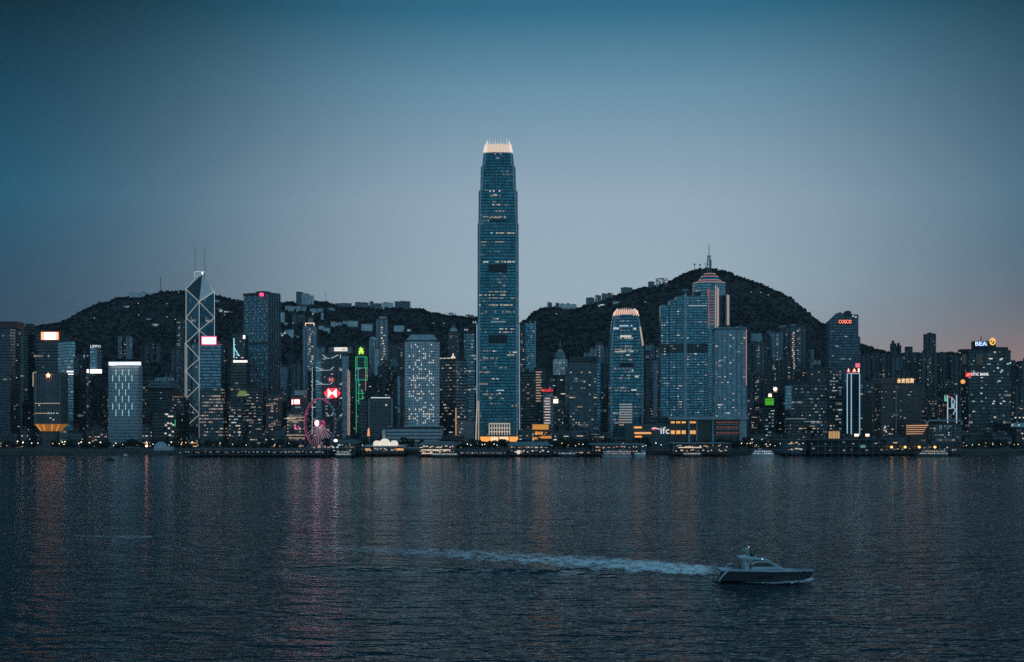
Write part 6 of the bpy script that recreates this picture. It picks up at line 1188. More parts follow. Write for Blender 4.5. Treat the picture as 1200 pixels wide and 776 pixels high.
# heritage pier
t_ = pier('white heritage ferry pier with three glowing arched gables and a clock tower', 424, 473, 1490, 522.5, palec, 'nnw', 12, 1, wallm_=MATS['oldoffice'])
for c, w_, y0 in ((441.3, 8.2, 517.8), (450.5, 11.5, 515.6), (461.4, 9.2, 517.8)):
    b_ = MB(); xa, xb, zb, zt = X(c - w_ / 2, 1486), X(c + w_ / 2, 1486), Z(522.3, 1486), Z(y0 - 1.4, 1486); pts = [(xa + (xb - xa) * (.5 - .5 * math.cos(a)), zb + (zt - zb) * math.sin(a) ** .6) for a in np.linspace(0, math.pi, 11)]
    b_.face([(x, 1486, z) for x, z in pts]); b_.face([(x, 1494, z) for x, z in reversed(pts)])
    for (xa_, za), (xb_, zb_) in zip(pts, pts[1:]): b_.face([(xb_, 1486, zb_), (xa_, 1486, za), (xa_, 1494, za), (xb_, 1494, zb_)])
    b_.build('arched_gable', emit('gable_lit', (1, .90, .78), .7), t_)
    for k in range(3): S(t_, c - w_ / 2 + .8 + k * w_ / 3.2, c - w_ / 2 + 2 + k * w_ / 3.2, 523.2, 529, 1485, palec, 'pilaster', .8)
MB().box(X(448, 1500), X(451.6, 1500), 1500, 1503.5, 3.6, Z(506, 1500)).build('clock_tower', plain('tower_cream', (.40, .42, .40)), t_); MB().lathe((X(449.8, 1500), 1501.7), [(1.9, Z(506, 1500)), (1.7, Z(504.6, 1500)), (.9, Z(503.5, 1500)), (.1, Z(502.6, 1500))], 10).build('clock_dome', palec, t_)
for px in (431, 466, 470): S(t_, px - 3, px + 3, 525.5, 528, 1487, emit('pier_orange', (1, .46, .20), .6), 'lit_opening', .4)
t_ = pier('two-deck grey pier with long glowing warm galleries below the round-windowed tower', 489, 534, 1458, 520.5, steel, 'nwnw', 14, 2, gable=True, dens=4)
for py in (527.3, 531.5): bar(t_, 'light_row', P(494, py, 1457.2), P(528, py, 1457.2), .9, emit('gallery_warm', (1, .72, .50), .75))
t_ = pier('tree-backed promenade landing full of tiny white lights before the tallest tower', 536, 594, 1465, 529.5, darkc, 'nede', 26, 1, dens=1.3)
t_ = pier('pier with a broad pale teal roof and reddish lit hall west of the tallest tower', 596, 646, 1470, 521, plain('roof_paleteal', (.14, .22, .25), .5), 'wpne', 10, 2, gable=True)
window(t_, P(610, 529.5, 1466), 3, 3, 0, 'p'); window(t_, P(607.5, 530, 1466), 3, 4, 0, 'n')
t_ = pier('dark low landing stage between the pale teal roof and the docked white ferry', 646, 694, 1480, 529, darkc, 'nwe', 9, 1)
t_ = pier('pier with spiky flag poles and red lit deck behind the docked white ferry', 694, 757, 1482, 521, plain('roof_paleteal', (.14, .22, .25), .5), 'wpoc', 12, 2)
for k in range(16): bar(t_, 'flag_pole', P(696 + k * 3.9, 521, 1490), P(696 + k * 3.9, 517.6, 1490), .3, palec)
t_ = pier('pier with a flat pale roof and warm lit gallery before the white-framed mall podium', 789, 857, 1490, 519.5, plain('roof_paleteal', (.14, .22, .25), .5), 'wwno', 12, 2)
bar(t_, 'light_row', P(795, 524.5, 1488), P(822, 524.5, 1488), .9, MATS['gallery_warm'])
t_ = pier('blue walled pier building with orange street lights behind it', 921, 944, 1500, 515.5, plain('blue_wall', (.05, .12, .17)), 'ocw', 7, 2, wallm_=plain('blue_wall', (.05, .12, .17)))
t_ = pier('very long dark unlit pier shed below the blue-outlined tower', 950, 1032, 1505, 515.5, darkc, 'ee', 5, 2, wallm_=plain('shed_wall', (.03, .05, .055)))
S(t_, 1008.5, 1014, 521.5, 525, 1503.5, emit('screen_teal', (.25, .55, .6), .3), 'screen', .4)
t_ = pier('landing with three glaring orange lamps before the department store', 1034, 1126, 1515, 520.5, darkc, 'wee', 12, 1)
for px in (1045.2, 1061, 1077.5, 1096): MB().lathe((X(px, 1512), 1513), [(.1, Z(525.6, 1512)), (1.3, Z(525, 1512)), (1.6, Z(524, 1512)), (1.1, Z(523, 1512)), (.1, Z(522.6, 1512))], 10).build('lamp', emit('lamp_sodium', (1, .46, .12), 2.2), t_); bar(t_, 'lamp_post', P(px, 528, 1513), P(px, 525, 1513), .2, black)
# tent and low kiosks at the eastern shore
t_ = thing('event_tent', 'pale dome-shaped event tent on the eastern shore beside a red light', 'tent', (X(186, 1570), 1580, GZ)); b_ = MB(); xc, yc = X(186, 1570), 1580.
for k in range(8):
    pass
MB().lathe((xc, yc), [(8.2, GZ), (8.0, GZ + 3), (6.6, GZ + 6.5), (4.4, GZ + 8.8), (2, GZ + 10), (.1, GZ + 10.3)], 18).build('canopy', plain('canvas', (.40, .46, .52), .6), t_); MB().box(xc + 6, xc + 14, yc - 5, yc + 5, GZ, GZ + 4.5).build('annexe', plain('canvas', (.40, .46, .52), .6), t_)
t_ = thing('beacon', 'glaring red harbour light on the eastern seawall beside the pale tent', 'beacon', (X(172, 1548), 1547, GZ)); bar(t_, 'post', (X(172, 1548), 1547, GZ), (X(172, 1548), 1547, 9), .35, black); MB().lathe((X(172, 1548), 1547), [(.1, 8.6), (1.2, 9), (1.5, 10), (1.0, 11), (.1, 11.4)], 10).build('lamp', emit('beacon_red', (1, .40, .30), 4), t_)
# observation wheel
Yw = 1650.0; hub = P(375, 496, Yw); Rw = 28.2 * Yw / F; yaw = R(-44)
t_ = thing('observation_wheel', 'big observation wheel with a magenta rim and glowing pink hub on the shore', 'ferris wheel', (hub.x, Yw, GZ))
ax = Vector((-math.sin(R(44)), -math.cos(R(44)), 0)); ux = Vector((math.cos(R(44)), -math.sin(R(44)), 0)); uz = Vector((0, 0, 1))
def wp(a, r, o_=0): return hub + ux * (r * math.cos(a)) + uz * (r * math.sin(a)) + ax * o_
for o_ in (-1.1, 1.1):
    MB().tube([wp(2 * math.pi * k / 60, Rw, o_) for k in range(60)], .28, 5, True).build('rim', plain('rim_white', (.4, .38, .4), .5), t_)
    MB().tube([wp(a, Rw + .1, o_ * 1.25) for a in np.linspace(R(52), R(238), 34)], .32, 5).build('rim_light', E_mag, t_)
MB().tube([wp(a, Rw - .7, .3) for a in np.linspace(R(-122), R(50), 34)], .22, 4).build('rim_light', emit('rim_faint', (.6, .03, .16), .34), t_)
for k in range(21):
    a = 2 * math.pi * k / 21; bar(t_, 'spoke', wp(a, 2, 1), wp(a, Rw, 0), .16, steel)
for k in range(14):
    a = R(-90) + (k - 6.5) * R(9.5); bar(t_, 'lit_spoke', wp(a, 4, 1.2), wp(a, Rw * .92, .4), .38, emit('spoke_white', (1, .50, .62), .42))
gon = None
for k in range(36):
    a = 2 * math.pi * k / 36; p = wp(a, Rw + 1.3)
    if gon is None: gon = MB(); gon.lathe((0, 0), [(.1, -1.2), (.9, -1.1), (1.1, -.2), (1.1, .6), (.8, 1.1), (.1, 1.2)], 8); gon = gon.build('gondola', plain('gondola_white', (.5, .5, .52), .4), None); g_ = gon; g_.parent = t_
    else: g_ = gon.copy(); COL.objects.link(g_)
    g_.location = p - t_.location
MB().tube([wp(0, 0, -4), wp(0, 0, 4)], 1.5, 10).build('hub', steel, t_)
hb_ = wp(0, 0, 4.4); MB().tube([hb_, hb_ + ax * .8], [3.6, 3.4], 18).build('hub_light', emit('hub_pink', (1, .40, .58), 5), t_); MB().tube([wp(0, 0, -4.2), wp(0, 0, -5)], [3.4, 3.2], 14).build('hub_light', E_mag, t_)
for o_ in (-4.2, 4.2):
    for s_ in (-1, 1): q = wp(0, 0, o_); e = q + ux * s_ * 15 + ax * (o_ * .9); bar(t_, 'leg', q, (e.x, e.y, GZ), 1.0, plain('rim_white', (.4, .38, .4), .5))
MB().box(hub.x - 12, hub.x + 12, Yw - 10, Yw + 10, GZ, GZ + 3.4).build('platform', steel, t_)
rnd = random.Random(111)
for k in range(7): window(t_, (hub.x + rnd.uniform(-10, 16), Yw - 10.4, GZ + rnd.uniform(1, 6)), 2.4, 1.8, 0, 'p')
# ferries
def ferry(label, px0, px1, Y, hullm, topm, decks=2, kinds='nwe', n=14, bow=1, funnel=True):
    x0, x1 = X(px0, Y), X(px1, Y); L = x1 - x0; cx = (x0 + x1) / 2; t_ = thing('ferry', label, 'ferry', (cx, Y, 0))
    b_ = MB(); bw = L * .12
    def ring(z, k): return [(cx - L / 2 * k, Y), (cx - L / 2 * k + bw, Y - 4 * k), (cx + L / 2 * k - bw, Y - 4 * k), (cx + L / 2 * k, Y), (cx + L / 2 * k - bw, Y + 4 * k), (cx - L / 2 * k + bw, Y + 4 * k)]
    b_.prism(ring(-1, .94), -1, 2.4, ring(2.4, 1)); b_.build('hull', hullm, t_); MB().prism(ring(0, 1.005), 2.0, 2.5, None).build('rub_rail', topm, t_)
    z = 2.5
    for d_ in range(decks):
        w_ = .86 - .12 * d_; MB().box(cx - L / 2 * w_, cx + L / 2 * w_, Y - 3.3, Y + 3.3, z, z + 1.9).build('cabin', topm if d_ % 2 == 0 else hullm, t_); MB().box(cx - L / 2 * (w_ + .04), cx + L / 2 * (w_ + .04), Y - 3.7, Y + 3.7, z + 2.0, z + 2.25).build('deck', topm, t_)
        for k in range(n): window(t_, (cx - L / 2 * w_ + L * w_ * (k + .5) / n, Y - 3.35, z + 1.2), L * w_ / n * .6, .8, 0, random.choice(kinds))
        z += 2.25
    MB().box(cx + bow * L * .18, cx + bow * L * .18 + 3.2, Y - 1.8, Y + 1.8, z, z + 2).build('wheelhouse', topm, t_)
    if funnel: MB().tube([(cx - bow * L * .1, Y, z), (cx - bow * L * .11, Y, z + 3)], [1.0, .85], 10).build('funnel', darkc, t_)
    bar(t_, 'mast', (cx + bow * L * .2, Y, z + 1.5), (cx + bow * L * .2, Y, z + 5), .16, palec); return t_
blk, wht, grn = plain('hull_dark', (.02, .03, .035), .4), plain('hull_white', (.45, .50, .53), .4), plain('hull_green', (.02, .07, .06), .4)
ferry('dark ferry moored with white lit lower windows beside the observation wheel', 392, 413, 1440, blk, steel, 2, 'ne', 12)
ferry('ferry docked at the two-deck grey pier, warm light along its rail', 505, 538, 1445, blk, steel, 1, 'wn', 12)
ferry('white ferry docked at the spiky-poled pier, upper deck open', 705, 741, 1460, wht, steel, 2, 'pew', 14)
ferry('small white ferry astern of the larger white one at the spiky-poled pier', 742, 757, 1465, wht, wht, 1, 'ce', 7)
ferry('ferry with warm windows lying before the flat-roofed pier', 799, 822, 1462, blk, steel, 1, 'wnn', 9)
ferry('grey white ferry under way near the green billboard with a bright stern light', 880, 908, 1470, wht, wht, 2, 'cen', 10, -1)
ferry('long dark green ferry moored by the orange lamps before the terminals', 1074, 1112, 1475, grn, steel, 2, 'wew', 14)
ferry('low ferry alongside the dark landing stage', 652, 676, 1475, blk, steel, 1, 'ne', 8)
# small boats on the open water to the east
def sampan(label, px, py, L, hullm, cabm, lit):
    q = W(px, py); t_ = thing('small_boat', label, 'boat', (q.x, q.y, 0)); x, y = q.x, q.y; b_ = MB()
    ring = lambda z, k: [(x - L / 2 * k, y - .6), (x - L / 2 * k + 1.5, y - 1.7 * k), (x + L / 2 * k - 3, y - 1.7 * k), (x + L / 2 * k, y), (x + L / 2 * k - 3, y + 1.7 * k), (x - L / 2 * k + 1.5, y + 1.7 * k)]
    b_.prism(ring(0, .88), -.6, 1.3, ring(0, 1)); b_.build('hull', hullm, t_); MB().box(x - L * .28, x + L * .18, y - 1.3, y + 1.3, 1.3, 3.4).build('cabin', cabm, t_); MB().box(x - L * .34, x + L * .24, y - 1.6, y + 1.6, 3.4, 3.65).build('roof', steel, t_); bar(t_, 'mast', (x, y, 3.6), (x, y, 6), .14, steel)
    if lit: window(t_, (x - 1, y - 1.32, 2.4), 1.2, .7, 0, 'd')
sampan('small black cabin boat drifting off the eastern seawall', 128.5, 540.2, 9.5, blk, blk, 0); sampan('small pale motor boat drifting off the eastern seawall', 148, 535.8, 10.5, steel, wht, 1)
# ================= motor yacht in the foreground
Yy = 354.0; YX = lambda px: X(px, Yy)
yx0 = YX(842); L = YX(953) - yx0
yt = thing('motor_yacht', 'sleek grey blue motor yacht racing across the harbour with a white wake', 'yacht', (yx0 + L / 2, Yy, 0))
hullp = plain('yacht_hull', (.05, .058, .068), .13, 0, .06); yblue = plain('yacht_white', (.42, .53, .60), .3, 0, .05); yglass = plain('yacht_glass', (.012, .016, .02), .08); ydark = plain('yacht_dark', (.03, .028, .028), .5); teak = plain('teak', (.16, .10, .06), .7)
def loft(stn, name, m_, smooth=True, parent=None):
    """stations: (x, [(half beam, z), ...]) from keel to sheer, mirrored"""
    b_ = MB(); R_ = []
    rk = lambda x, z: yx0 + x + (max(0, x / L - .6) / .4) ** 1.5 * max(0, z - .4) * .62
    for x, pr in stn: R_.append([(rk(x, z), Yy - w_, z) for w_, z in pr][::-1] + [(rk(x, z), Yy + w_, z) for w_, z in pr])
    for a, c in zip(R_, R_[1:]):
        for k in range(len(a) - 1): b_.face([a[k], c[k], c[k + 1], a[k + 1]])
        b_.face([a[-1], c[-1], c[0], a[0]])
    b_.face(R_[0]); b_.face(R_[-1][::-1])
    o_ = b_.build(name, m_, parent or yt, False, True)
    if smooth:
        o_.data.polygons.foreach_set('use_smooth', [True] * len(o_.data.polygons)); es = o_.modifiers.new('edges', 'EDGE_SPLIT'); es.split_angle = R(34)
    return o_
st = []
for f in np.linspace(0, 1, 17):
    x = f * L * .955; bm_ = 2.9 * (1 - max(0, (f - .45) / .55) ** 2.4) * (.94 + .06 * min(1, f * 4)) + .02; sh = 3.25 - .35 * f
    ch = .45 + 1.5 * max(0, f - .55) ** 1.6 * 2; keel = -.7 + (3.2 * max(0, f - .78) ** 1.2 * 3.2 if f > .78 else 0); keel = min(keel, sh - .25)
    ch = max(ch, keel + .1); st.append((x, [(.02, keel), (bm_ * .82, min(ch, sh - .15)), (bm_ * .90, (min(ch, sh - .15) + sh) / 2), (bm_, sh)]))
loft(st, 'hull', hullp)
loft([(x, [(w_[-1][0] * 1.0 + .03, w_[-1][1] - .28), (w_[-1][0] + .06, w_[-1][1] + .05), (w_[-1][0] - .02, w_[-1][1] + .14)]) for x, w_ in st], 'gunwale', yblue)
loft([(x, [(max(w_[-1][0] - .25, .02), w_[-1][1] + .15), (max(w_[-1][0] - .35, .01), w_[-1][1] + .2)]) for x, w_ in st[2:]], 'deck', yblue)
for x0_, x1_, z0_, z1_ in ((9.6, 13.4, 1.0, 1.75), (15, 22, 2.35, 2.75)):
    for sd_ in (-1, 1):
        ff = lambda x: 2.9 * (1 - max(0, (x / L - .45) / .55) ** 2.4)
        b_ = MB(); pA, pB = ff(x0_) * .965, ff(x1_) * .965; b_.face([(yx0 + x0_, Yy + sd_ * (pA + .06), z0_), (yx0 + x1_, Yy + sd_ * (pB + .06), z0_ + .1), (yx0 + x1_, Yy + sd_ * (pB + .1), z1_ + .1), (yx0 + x0_, Yy + sd_ * (pA + .1), z1_)]); b_.build('hull_window', yglass, yt)
loft([(x, [(w_[-2][0] + .05, w_[-2][1] - .05), (w_[-2][0] + .07, w_[-2][1] + .03), (w_[-2][0] + .03, w_[-2][1] + .09)]) for x, w_ in st], 'rub_rail', steel)
# swim platform and raked stern
loft([(-1.5, [(2.3, .25), (2.35, .5)]), (.4, [(2.6, .25), (2.65, .55)])], 'swim_platform', teak, False)
for sd_ in (-1, 1): MB().tube([(yx0 - .3, Yy + sd_ * 2.5, .5), (yx0 + 1.2, Yy + sd_ * 2.75, 2.4), (yx0 + 3.0, Yy + sd_ * 2.75, 3.9)], [.2, .3, .2], 6).build('stern_wing', yblue, yt)
# main cabin, windscreen, side windows, coach roof
loft([(6.4, [(2.25, 2.2), (2.15, 3.7)]), (9.5, [(2.3, 2.25), (2.05, 4.35)]), (12.2, [(2.2, 2.3), (1.75, 4.25)]), (14.6, [(2.0, 2.3), (1.5, 3.35)]), (16.3, [(1.6, 2.3), (1.2, 2.5)])], 'cabin', yblue)
for sd_ in (-1, 1):
    b_ = MB(); b_.face([(yx0 + 7.6, Yy + sd_ * 2.31, 2.95), (yx0 + 12.4, Yy + sd_ * 2.12, 2.95), (yx0 + 14.3, Yy + sd_ * 1.86, 3.05), (yx0 + 12.4, Yy + sd_ * 1.92, 3.95), (yx0 + 9.4, Yy + sd_ * 2.14, 4.0)]); b_.build('side_window', yglass, yt)
b_ = MB(); b_.face([(yx0 + 12.5, Yy - 1.6, 4.20), (yx0 + 12.5, Yy + 1.6, 4.20), (yx0 + 14.5, Yy + 1.4, 3.46), (yx0 + 14.5, Yy - 1.4, 3.46)]); b_.build('windscreen', plain('windscreen_glass', (.62, .72, .78), .2, .75, .04), yt)
# hardtop / flybridge
loft([(5.0, [(2.0, 5.05), (2.05, 5.2), (1.8, 5.4)]), (7.0, [(2.3, 4.75), (2.35, 5.1), (2.1, 5.55)]), (10.5, [(2.2, 4.5), (2.25, 4.85), (1.9, 5.15)]), (12.2, [(1.9, 4.3), (1.9, 4.5), (1.5, 4.72)]), (13.2, [(1.4, 4.1), (1.4, 4.22), (1.0, 4.3)])], 'flybridge', yblue)
for x in (6.6, 8.2):
    for sd_ in (-1, 1): MB().tube([(yx0 + x + .6, Yy + sd_ * 2.1, 2.3), (yx0 + x - .6, Yy + sd_ * 2.1, 4.8)], [.16, .12], 6).build('hardtop_strut', yblue, yt)
for sd_ in (-1, 1): MB().tube([(yx0 + 7.8, Yy + sd_ * 1.6, 5.2), (yx0 + 7.2, Yy + sd_ * 1.45, 6.6), (yx0 + 7.4, Yy, 7.0)], [.2, .16, .14], 6).build('radar_arch', yblue, yt)
MB().lathe((yx0 + 7.2, Yy), [(.1, 7.0), (.42, 7.05), (.46, 7.3), (.3, 7.5), (.05, 7.58)], 12).build('radar_dome', yblue, yt)
MB().lathe((yx0 + 6.5, Yy + .7), [(.05, 6.6), (.35, 6.7), (.38, 7.0), (.1, 7.25)], 10).build('radar_dome', palec, yt); bar(yt, 'antenna', (yx0 + 7.7, Yy - .6, 7), (yx0 + 7.2, Yy - .6, 9.3), .06, palec); bar(yt, 'antenna', (yx0 + 7.7, Yy + .6, 7), (yx0 + 7.3, Yy + .6, 8.8), .06, palec)
b_ = MB(); b_.face([(yx0 + 10.4, Yy - 1.7, 5.1), (yx0 + 10.4, Yy + 1.7, 5.1), (yx0 + 9.8, Yy + 1.6, 5.85), (yx0 + 9.8, Yy - 1.6, 5.85)]); b_.build('fly_screen', yglass, yt)
MB().box(yx0 + 7.9, yx0 + 9.0, Yy - 1.4, Yy + 1.4, 5.2, 5.75).build('helm_seat', ydark, yt); MB().box(yx0 + 3.2, yx0 + 5.6, Yy - 1.7, Yy + 1.7, 2.1, 2.75).build('aft_sofa', plain('sofa_grey', (.2, .2, .2)), yt)
MB().tube([(yx0 + 3.3, Yy - 1.9, 3.5), (yx0 + 5.3, Yy - 1.9, 4.1), (yx0 + 5.3, Yy + 1.9, 4.1), (yx0 + 3.3, Yy + 1.9, 3.5)], .1, 5).build('awning_frame', steel, yt); MB().box(yx0 + 2.3, yx0 + 4.0, Yy - 1.8, Yy + 1.8, 3.45, 3.53).build('sun_awning', palec, yt)
for sd_ in (-1, 1):
    rail = [(yx0 + x, Yy + sd_ * max(.12, (2.9 * (1 - max(0, (x / L - .45) / .55) ** 2.4) - .18)), 3.2 + .95) for x in np.linspace(12.5, L - .5, 12)]
    MB().tube(rail, .035, 4).build('handrail', steel, yt)
    for p in rail[::2]: bar(yt, 'stanchion', (p[0], p[1], p[2] - .9), p, .05, steel)
MB().box(yx0 + 19, yx0 + 21.4, Yy - 1.1, Yy + 1.1, 2.75, 3.0).build('sun_pad', plain('pad_grey', (.12, .12, .13)), yt)
MB().lathe((yx0 + 10.8, Yy - 2.28), [(.02, 4.75), (.13, 4.8), (.13, 4.95), (.02, 5.0)], 8).build('cabin_light', emit('yacht_lamp', (.9, .97, 1), 1.2), yt)
MB().lathe((yx0 + 7.7, Yy), [(.02, 7.6), (.12, 7.65), (.12, 7.85), (.02, 7.9)], 8).build('mast_light', emit('yacht_mast', (1, .8, .72), 1.2), yt)
for o_ in yt.children:
    if o_.name.split('.')[0] not in ('hull', 'gunwale', 'deck', 'swim_platform', 'stern_wing', 'hull_window', 'handrail', 'stanchion'): o_.location.z += 1.1
# ------------------------------------------------ people aboard: one skinned body each
def person(label, base, pose, top, legs, hair, rz=0, bare=False):
    t_ = thing('person', label, 'person', base, rz=rz)
    if pose == 'stand': J = {'pelvis': (0, 0, .95), 'chest': (0, .02, 1.32), 'neck': (0, .02, 1.5), 'head': (0, -.02, 1.62), 'top': (0, -.01, 1.76), 'hipl': (.1, 0, .9), 'kneel': (.12, -.04, .5), 'anl': (.12, .02, .08), 'toel': (.13, -.16, .03), 'hipr': (-.1, 0, .9), 'kneer': (-.11, -.02, .5), 'anr': (-.12, .04, .08), 'toer': (-.13, -.14, .03), 'shl': (.19, .02, 1.42), 'ell': (.26, -.02, 1.14), 'wrl': (.24, -.2, .96), 'hl': (.23, -.27, .92), 'shr': (-.19, .02, 1.42), 'elr': (-.27, -.02, 1.16), 'wrr': (-.2, -.24, 1.1), 'hr': (-.16, -.31, 1.1)}
    else: J = {'pelvis': (0, 0, .12), 'chest': (0, .05, .5), 'neck': (0, .05, .68), 'head': (0, 0, .8), 'top': (0, .01, .94), 'hipl': (.1, -.02, .12), 'kneel': (.14, -.42, .3), 'anl': (.15, -.6, -.02), 'toel': (.15, -.76, .0), 'hipr': (-.1, -.02, .12), 'kneer': (-.14, -.42, .34), 'anr': (-.14, -.62, -.02), 'toer': (-.14, -.78, .0), 'shl': (.19, .05, .6), 'ell': (.26, -.06, .34), 'wrl': (.2, -.28, .28), 'hl': (.18, -.36, .3), 'shr': (-.19, .05, .6), 'elr': (-.26, -.04, .34), 'wrr': (-.2, -.26, .26), 'hr': (-.18, -.34, .28)}
    RD = {'pelvis': .145, 'chest': .16, 'neck': .06, 'head': .1, 'top': .07, 'hip': .1, 'knee': .065, 'an': .042, 'toe': .035, 'sh': .065, 'el': .045, 'wr': .032, 'h': .036}
    E = [('pelvis', 'chest'), ('chest', 'neck'), ('neck', 'head'), ('head', 'top')]
    for s_ in 'lr': E += [('pelvis', 'hip' + s_), ('hip' + s_, 'knee' + s_), ('knee' + s_, 'an' + s_), ('an' + s_, 'toe' + s_), ('chest', 'sh' + s_), ('sh' + s_, 'el' + s_), ('el' + s_, 'wr' + s_), ('wr' + s_, 'h' + s_)]
    def skin(name, keys, m_, grow=1.0):
        ks = [k for k in J if k in keys]; me = bpy.data.meshes.new(name); me.from_pydata([J[k] for k in ks], [(ks.index(a), ks.index(b)) for a, b in E if a in ks and b in ks], [])
        o_ = bpy.data.objects.new(name, me); COL.objects.link(o_); o_.parent = t_; md = o_.modifiers.new('skin', 'SKIN'); o_.modifiers.new('sub', 'SUBSURF').levels = 1
        for v, k in zip(me.skin_vertices[0].data, ks):
            r_ = RD.get(k, RD.get(k[:-1], .05)) * grow; v.radius = (r_, r_ * (.72 if k in ('chest', 'pelvis') else 1))
        me.skin_vertices[0].data[0].use_root = True; me.materials.append(m_); return o_
    skinm = plain('skin', (.42, .26, .19), .5)
    skin('body', set(J), skinm); skin('shirt', {'pelvis', 'chest', 'shl', 'shr', 'ell', 'elr'}, top, 1.14); skin('trousers', {'pelvis', 'hipl', 'hipr', 'kneel', 'kneer', 'anl', 'anr'}, legs, 1.12)
    hx = Vector(J['head']); MB().lathe((hx.x + t_.location.x, hx.y + .03 + t_.location.y), [(.12, hx.z + t_.location.z), (.125, hx.z + .07 + t_.location.z), (.1, hx.z + .15 + t_.location.z), (.02, hx.z + .185 + t_.location.z)], 10).build('hair', hair, t_)
    # fingers and face
    for s_ in 'lr':
        h_ = Vector(J['h' + s_]); d_ = (h_ - Vector(J['wr' + s_])).normalized()
        for k in range(4): q = h_ + Vector((.022 * (k - 1.5), 0, 0)); MB().tube([t_.location + q, t_.location + q + d_ * .05, t_.location + q + d_ * (.085 - .008 * abs(k - 1)) + Vector((0, 0, -.02))], [.011, .010, .007], 5).build('finger', skinm, t_)
        MB().tube([t_.location + h_ - d_ * .02, t_.location + h_ + Vector((-.05 if s_ == 'l' else .05, 0, .0)) + d_ * .03], [.013, .009], 5).build('thumb', skinm, t_)
    MB().tube([t_.location + hx + Vector((0, -.1, .01)), t_.location + hx + Vector((0, -.135, -.02)), t_.location + hx + Vector((0, -.1, -.03))], [.012, .016, .012], 5).build('nose', skinm, t_)
    for sx in (-1, 1): MB().lathe((t_.location.x + hx.x + sx * .038, t_.location.y + hx.y - .098), [(.002, t_.location.z + hx.z + .012), (.014, t_.location.z + hx.z + .022), (.014, t_.location.z + hx.z + .03), (.002, t_.location.z + hx.z + .04)], 6).build('eye', black, t_)
    return t_
cl = lambda n, c: plain(n, c, .8)
person('person in a red brown top standing on the yacht side deck', (YX(877.5), Yy - 2.45, 3.3), 'stand', cl('shirt_rust', (.30, .09, .08)), cl('trousers_dark', (.03, .03, .035)), ydark)
person('person in dark clothes standing at the yacht side deck further aft', (YX(865), Yy - 2.45, 3.3), 'stand', cl('shirt_dark', (.04, .045, .05)), cl('trousers_dark', (.03, .03, .035)), ydark, .5)
person('person in a brown jacket standing on the yacht foredeck', (YX(920.2), Yy - .9, 3.35), 'stand', cl('jacket_brown', (.22, .13, .08)), cl('trousers_dark', (.03, .03, .035)), ydark, 1.2)
person('person in a grey shirt beside the brown jacket on the yacht foredeck', (YX(918), Yy + .2, 3.35), 'stand', cl('shirt_grey', (.12, .12, .13)), cl('trousers_blue', (.04, .05, .07)), ydark, .2)
person('person in a dark jacket seated at the yacht flybridge helm', (yx0 + 8.4, Yy - .5, 6.85), 'sit', cl('jacket_black', (.03, .03, .035)), cl('trousers_dark', (.03, .03, .035)), ydark, R(90))
person('person in a pale shirt seated at the yacht flybridge beside the helmsman', (yx0 + 8.3, Yy + .6, 6.85), 'sit', cl('shirt_pale', (.45, .45, .46)), cl('trousers_blue', (.04, .05, .07)), ydark, R(90))

# ================= wake
foam, n, b = mat('wake_foam')
n.n.clear(); uv = n.new('ShaderNodeUVMap'); s = n.new('ShaderNodeSeparateXYZ'); n.l.new(uv.outputs[0], s.inputs[0]); u, v = s.outputs[0], s.outputs[1]
def fn(sx, sy, det, seed):
    z = n.new('ShaderNodeTexNoise'); n.l.new(n.vec(n.math('MULTIPLY', u, sx), n.math('MULTIPLY', v, sy), seed), z.inputs[0]); z.inputs['Scale'].default_value = 1; z.inputs['Detail'].default_value = det; z.inputs['Roughness'].default_value = .62; return z.outputs[0]
a = n.math('ADD', n.math('MULTIPLY', fn(36, 5.5, 6, 1.), .62), n.math('MULTIPLY', fn(150, 17, 5, 4.), .38))
ec = n.math('SUBTRACT', 1.0, n.math('POWER', n.math('ABSOLUTE', n.math('SUBTRACT', n.math('MULTIPLY', v, 2.0), 1.0)), 2.2))
dens = n.math('MULTIPLY', ec, n.math('ADD', n.math('MULTIPLY', n.math('POWER', u, 1.3),   .15), .105))
al = n.math('MULTIPLY', n.math('SUBTRACT', n.math('ADD', a, dens), .575), 6.0, clamp=True)
al = n.math('MULTIPLY', al, n.math('ADD', n.math('MULTIPLY', u, .55), .45))
al = n.math('MULTIPLY', al, n.math('MULTIPLY', n.math('SUBTRACT', 1.0, u), 22.0, clamp=True))
df = n.new('ShaderNodeBsdfDiffuse'); df.inputs[0].default_value = (.93, .97, .99, 1); tr = n.new('ShaderNodeBsdfTransparent'); mx = n.new('ShaderNodeMixShader'); n.l.new(al, mx.inputs[0]); n.l.new(tr.outputs[0], mx.inputs[1]); n.l.new(df.outputs[0], mx.inputs[2])
om = n.new('ShaderNodeOutputMaterial'); n.l.new(mx.outputs[0], om.inputs[0])
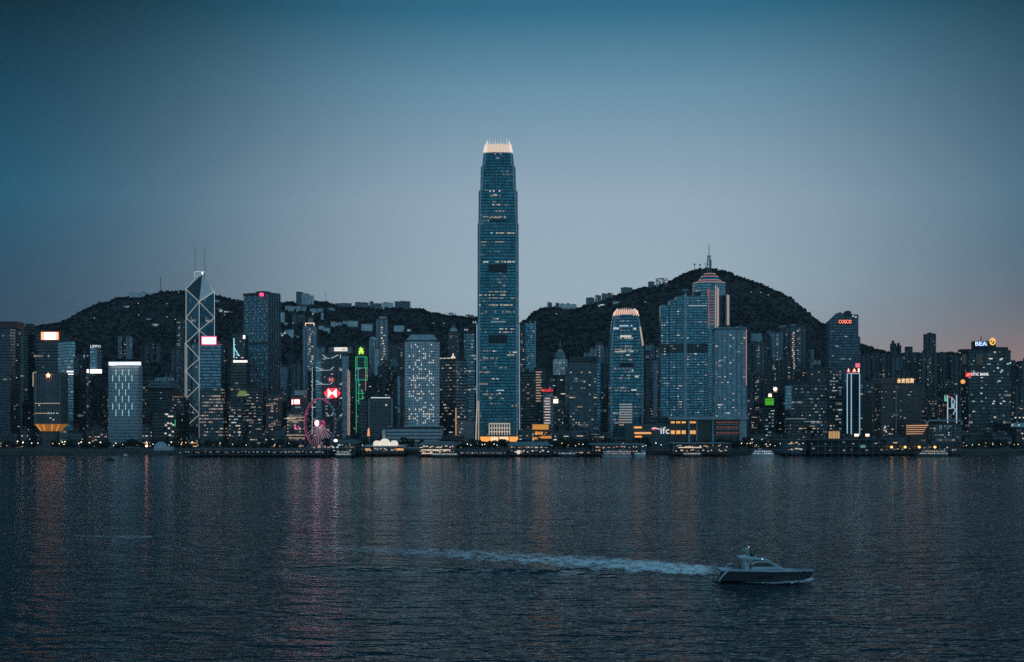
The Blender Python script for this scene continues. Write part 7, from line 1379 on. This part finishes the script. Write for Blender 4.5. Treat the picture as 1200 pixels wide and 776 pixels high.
def strip(name, top, bot, nu, nv, hgt, m_, lift=.05, umax=1.0):
    tp, bt = np.array(top, float), np.array(bot, float); V, UVs, Fs = [], [], []
    for i in range(nu + 1):
        px = tp[0, 0] + (tp[-1, 0] - tp[0, 0]) * i / nu; yt_, yb_ = np.interp(px, tp[:, 0], tp[:, 1]), np.interp(px, bt[:, 0], bt[:, 1]); p0, p1 = W(px, yt_), W(px, yb_)
        for j in range(nv + 1):
            f = j / nv; p = p0.lerp(p1, f); h_ = hgt(i / nu, f) ; V.append((p.x, p.y, lift + h_)); UVs.append((i / nu * umax, f))
    for i in range(nu):
        for j in range(nv): k = i * (nv + 1) + j; Fs.append((k, k + nv + 1, k + nv + 2, k + 1))
    o_ = np_mesh(name, V, Fs, m_, 'stuff', True); l = o_.data.uv_layers.new(name='UVMap'); l.data.foreach_set('uv', np.array([UVs[k] for f in Fs for k in f], np.float32).ravel())
    mdl = o_.data; return o_
hn = lambda i, f: float((.35 + 1.1 * max(0, i - .85) / .15) * i * math.sin(math.pi * f) * (vnoise(np.array(i * 130.), np.array(f * 9.), 2)))
strip('wake_foam', [(345, 638.6), (440, 639.5), (520, 641), (600, 645.5), (680, 650), (760, 655), (815, 661), (843, 664)], [(345, 642), (440, 650), (520, 656.5), (600, 662), (680, 669), (760, 674), (815, 676.5), (843, 676.5)], 420, 26, hn, foam)
strip('bow_foam', [(820, 674), (840, 676.4), (870, 680), (900, 681.2), (930, 680), (948, 676.5), (956, 678)], [(820, 676), (840, 679.6), (870, 683.6), (900, 685), (930, 684.8), (948, 683), (956, 681)], 120, 8, lambda i, f: .28 * math.sin(math.pi * f) * (0.4 + .6 * (i > .7)), foam, .06)
strip('drifting_foam', [(85, 626.5), (120, 627.2), (150, 627.3), (178, 627)], [(85, 629), (120, 631), (150, 632.4), (178, 631)], 120, 8, lambda i, f: .05, foam, .04, .3)
strip('wake_wave', [(300, 658), (400, 661.5), (520, 664.5), (640, 667.5), (760, 674)], [(300, 669), (400, 671), (520, 673), (640, 674.5), (760, 678.5)], 200, 16, lambda i, f: .95 * math.sin(math.pi * f) ** 2 * min(1, 4 * i, 4 * (1 - i)) , WATER, .0)
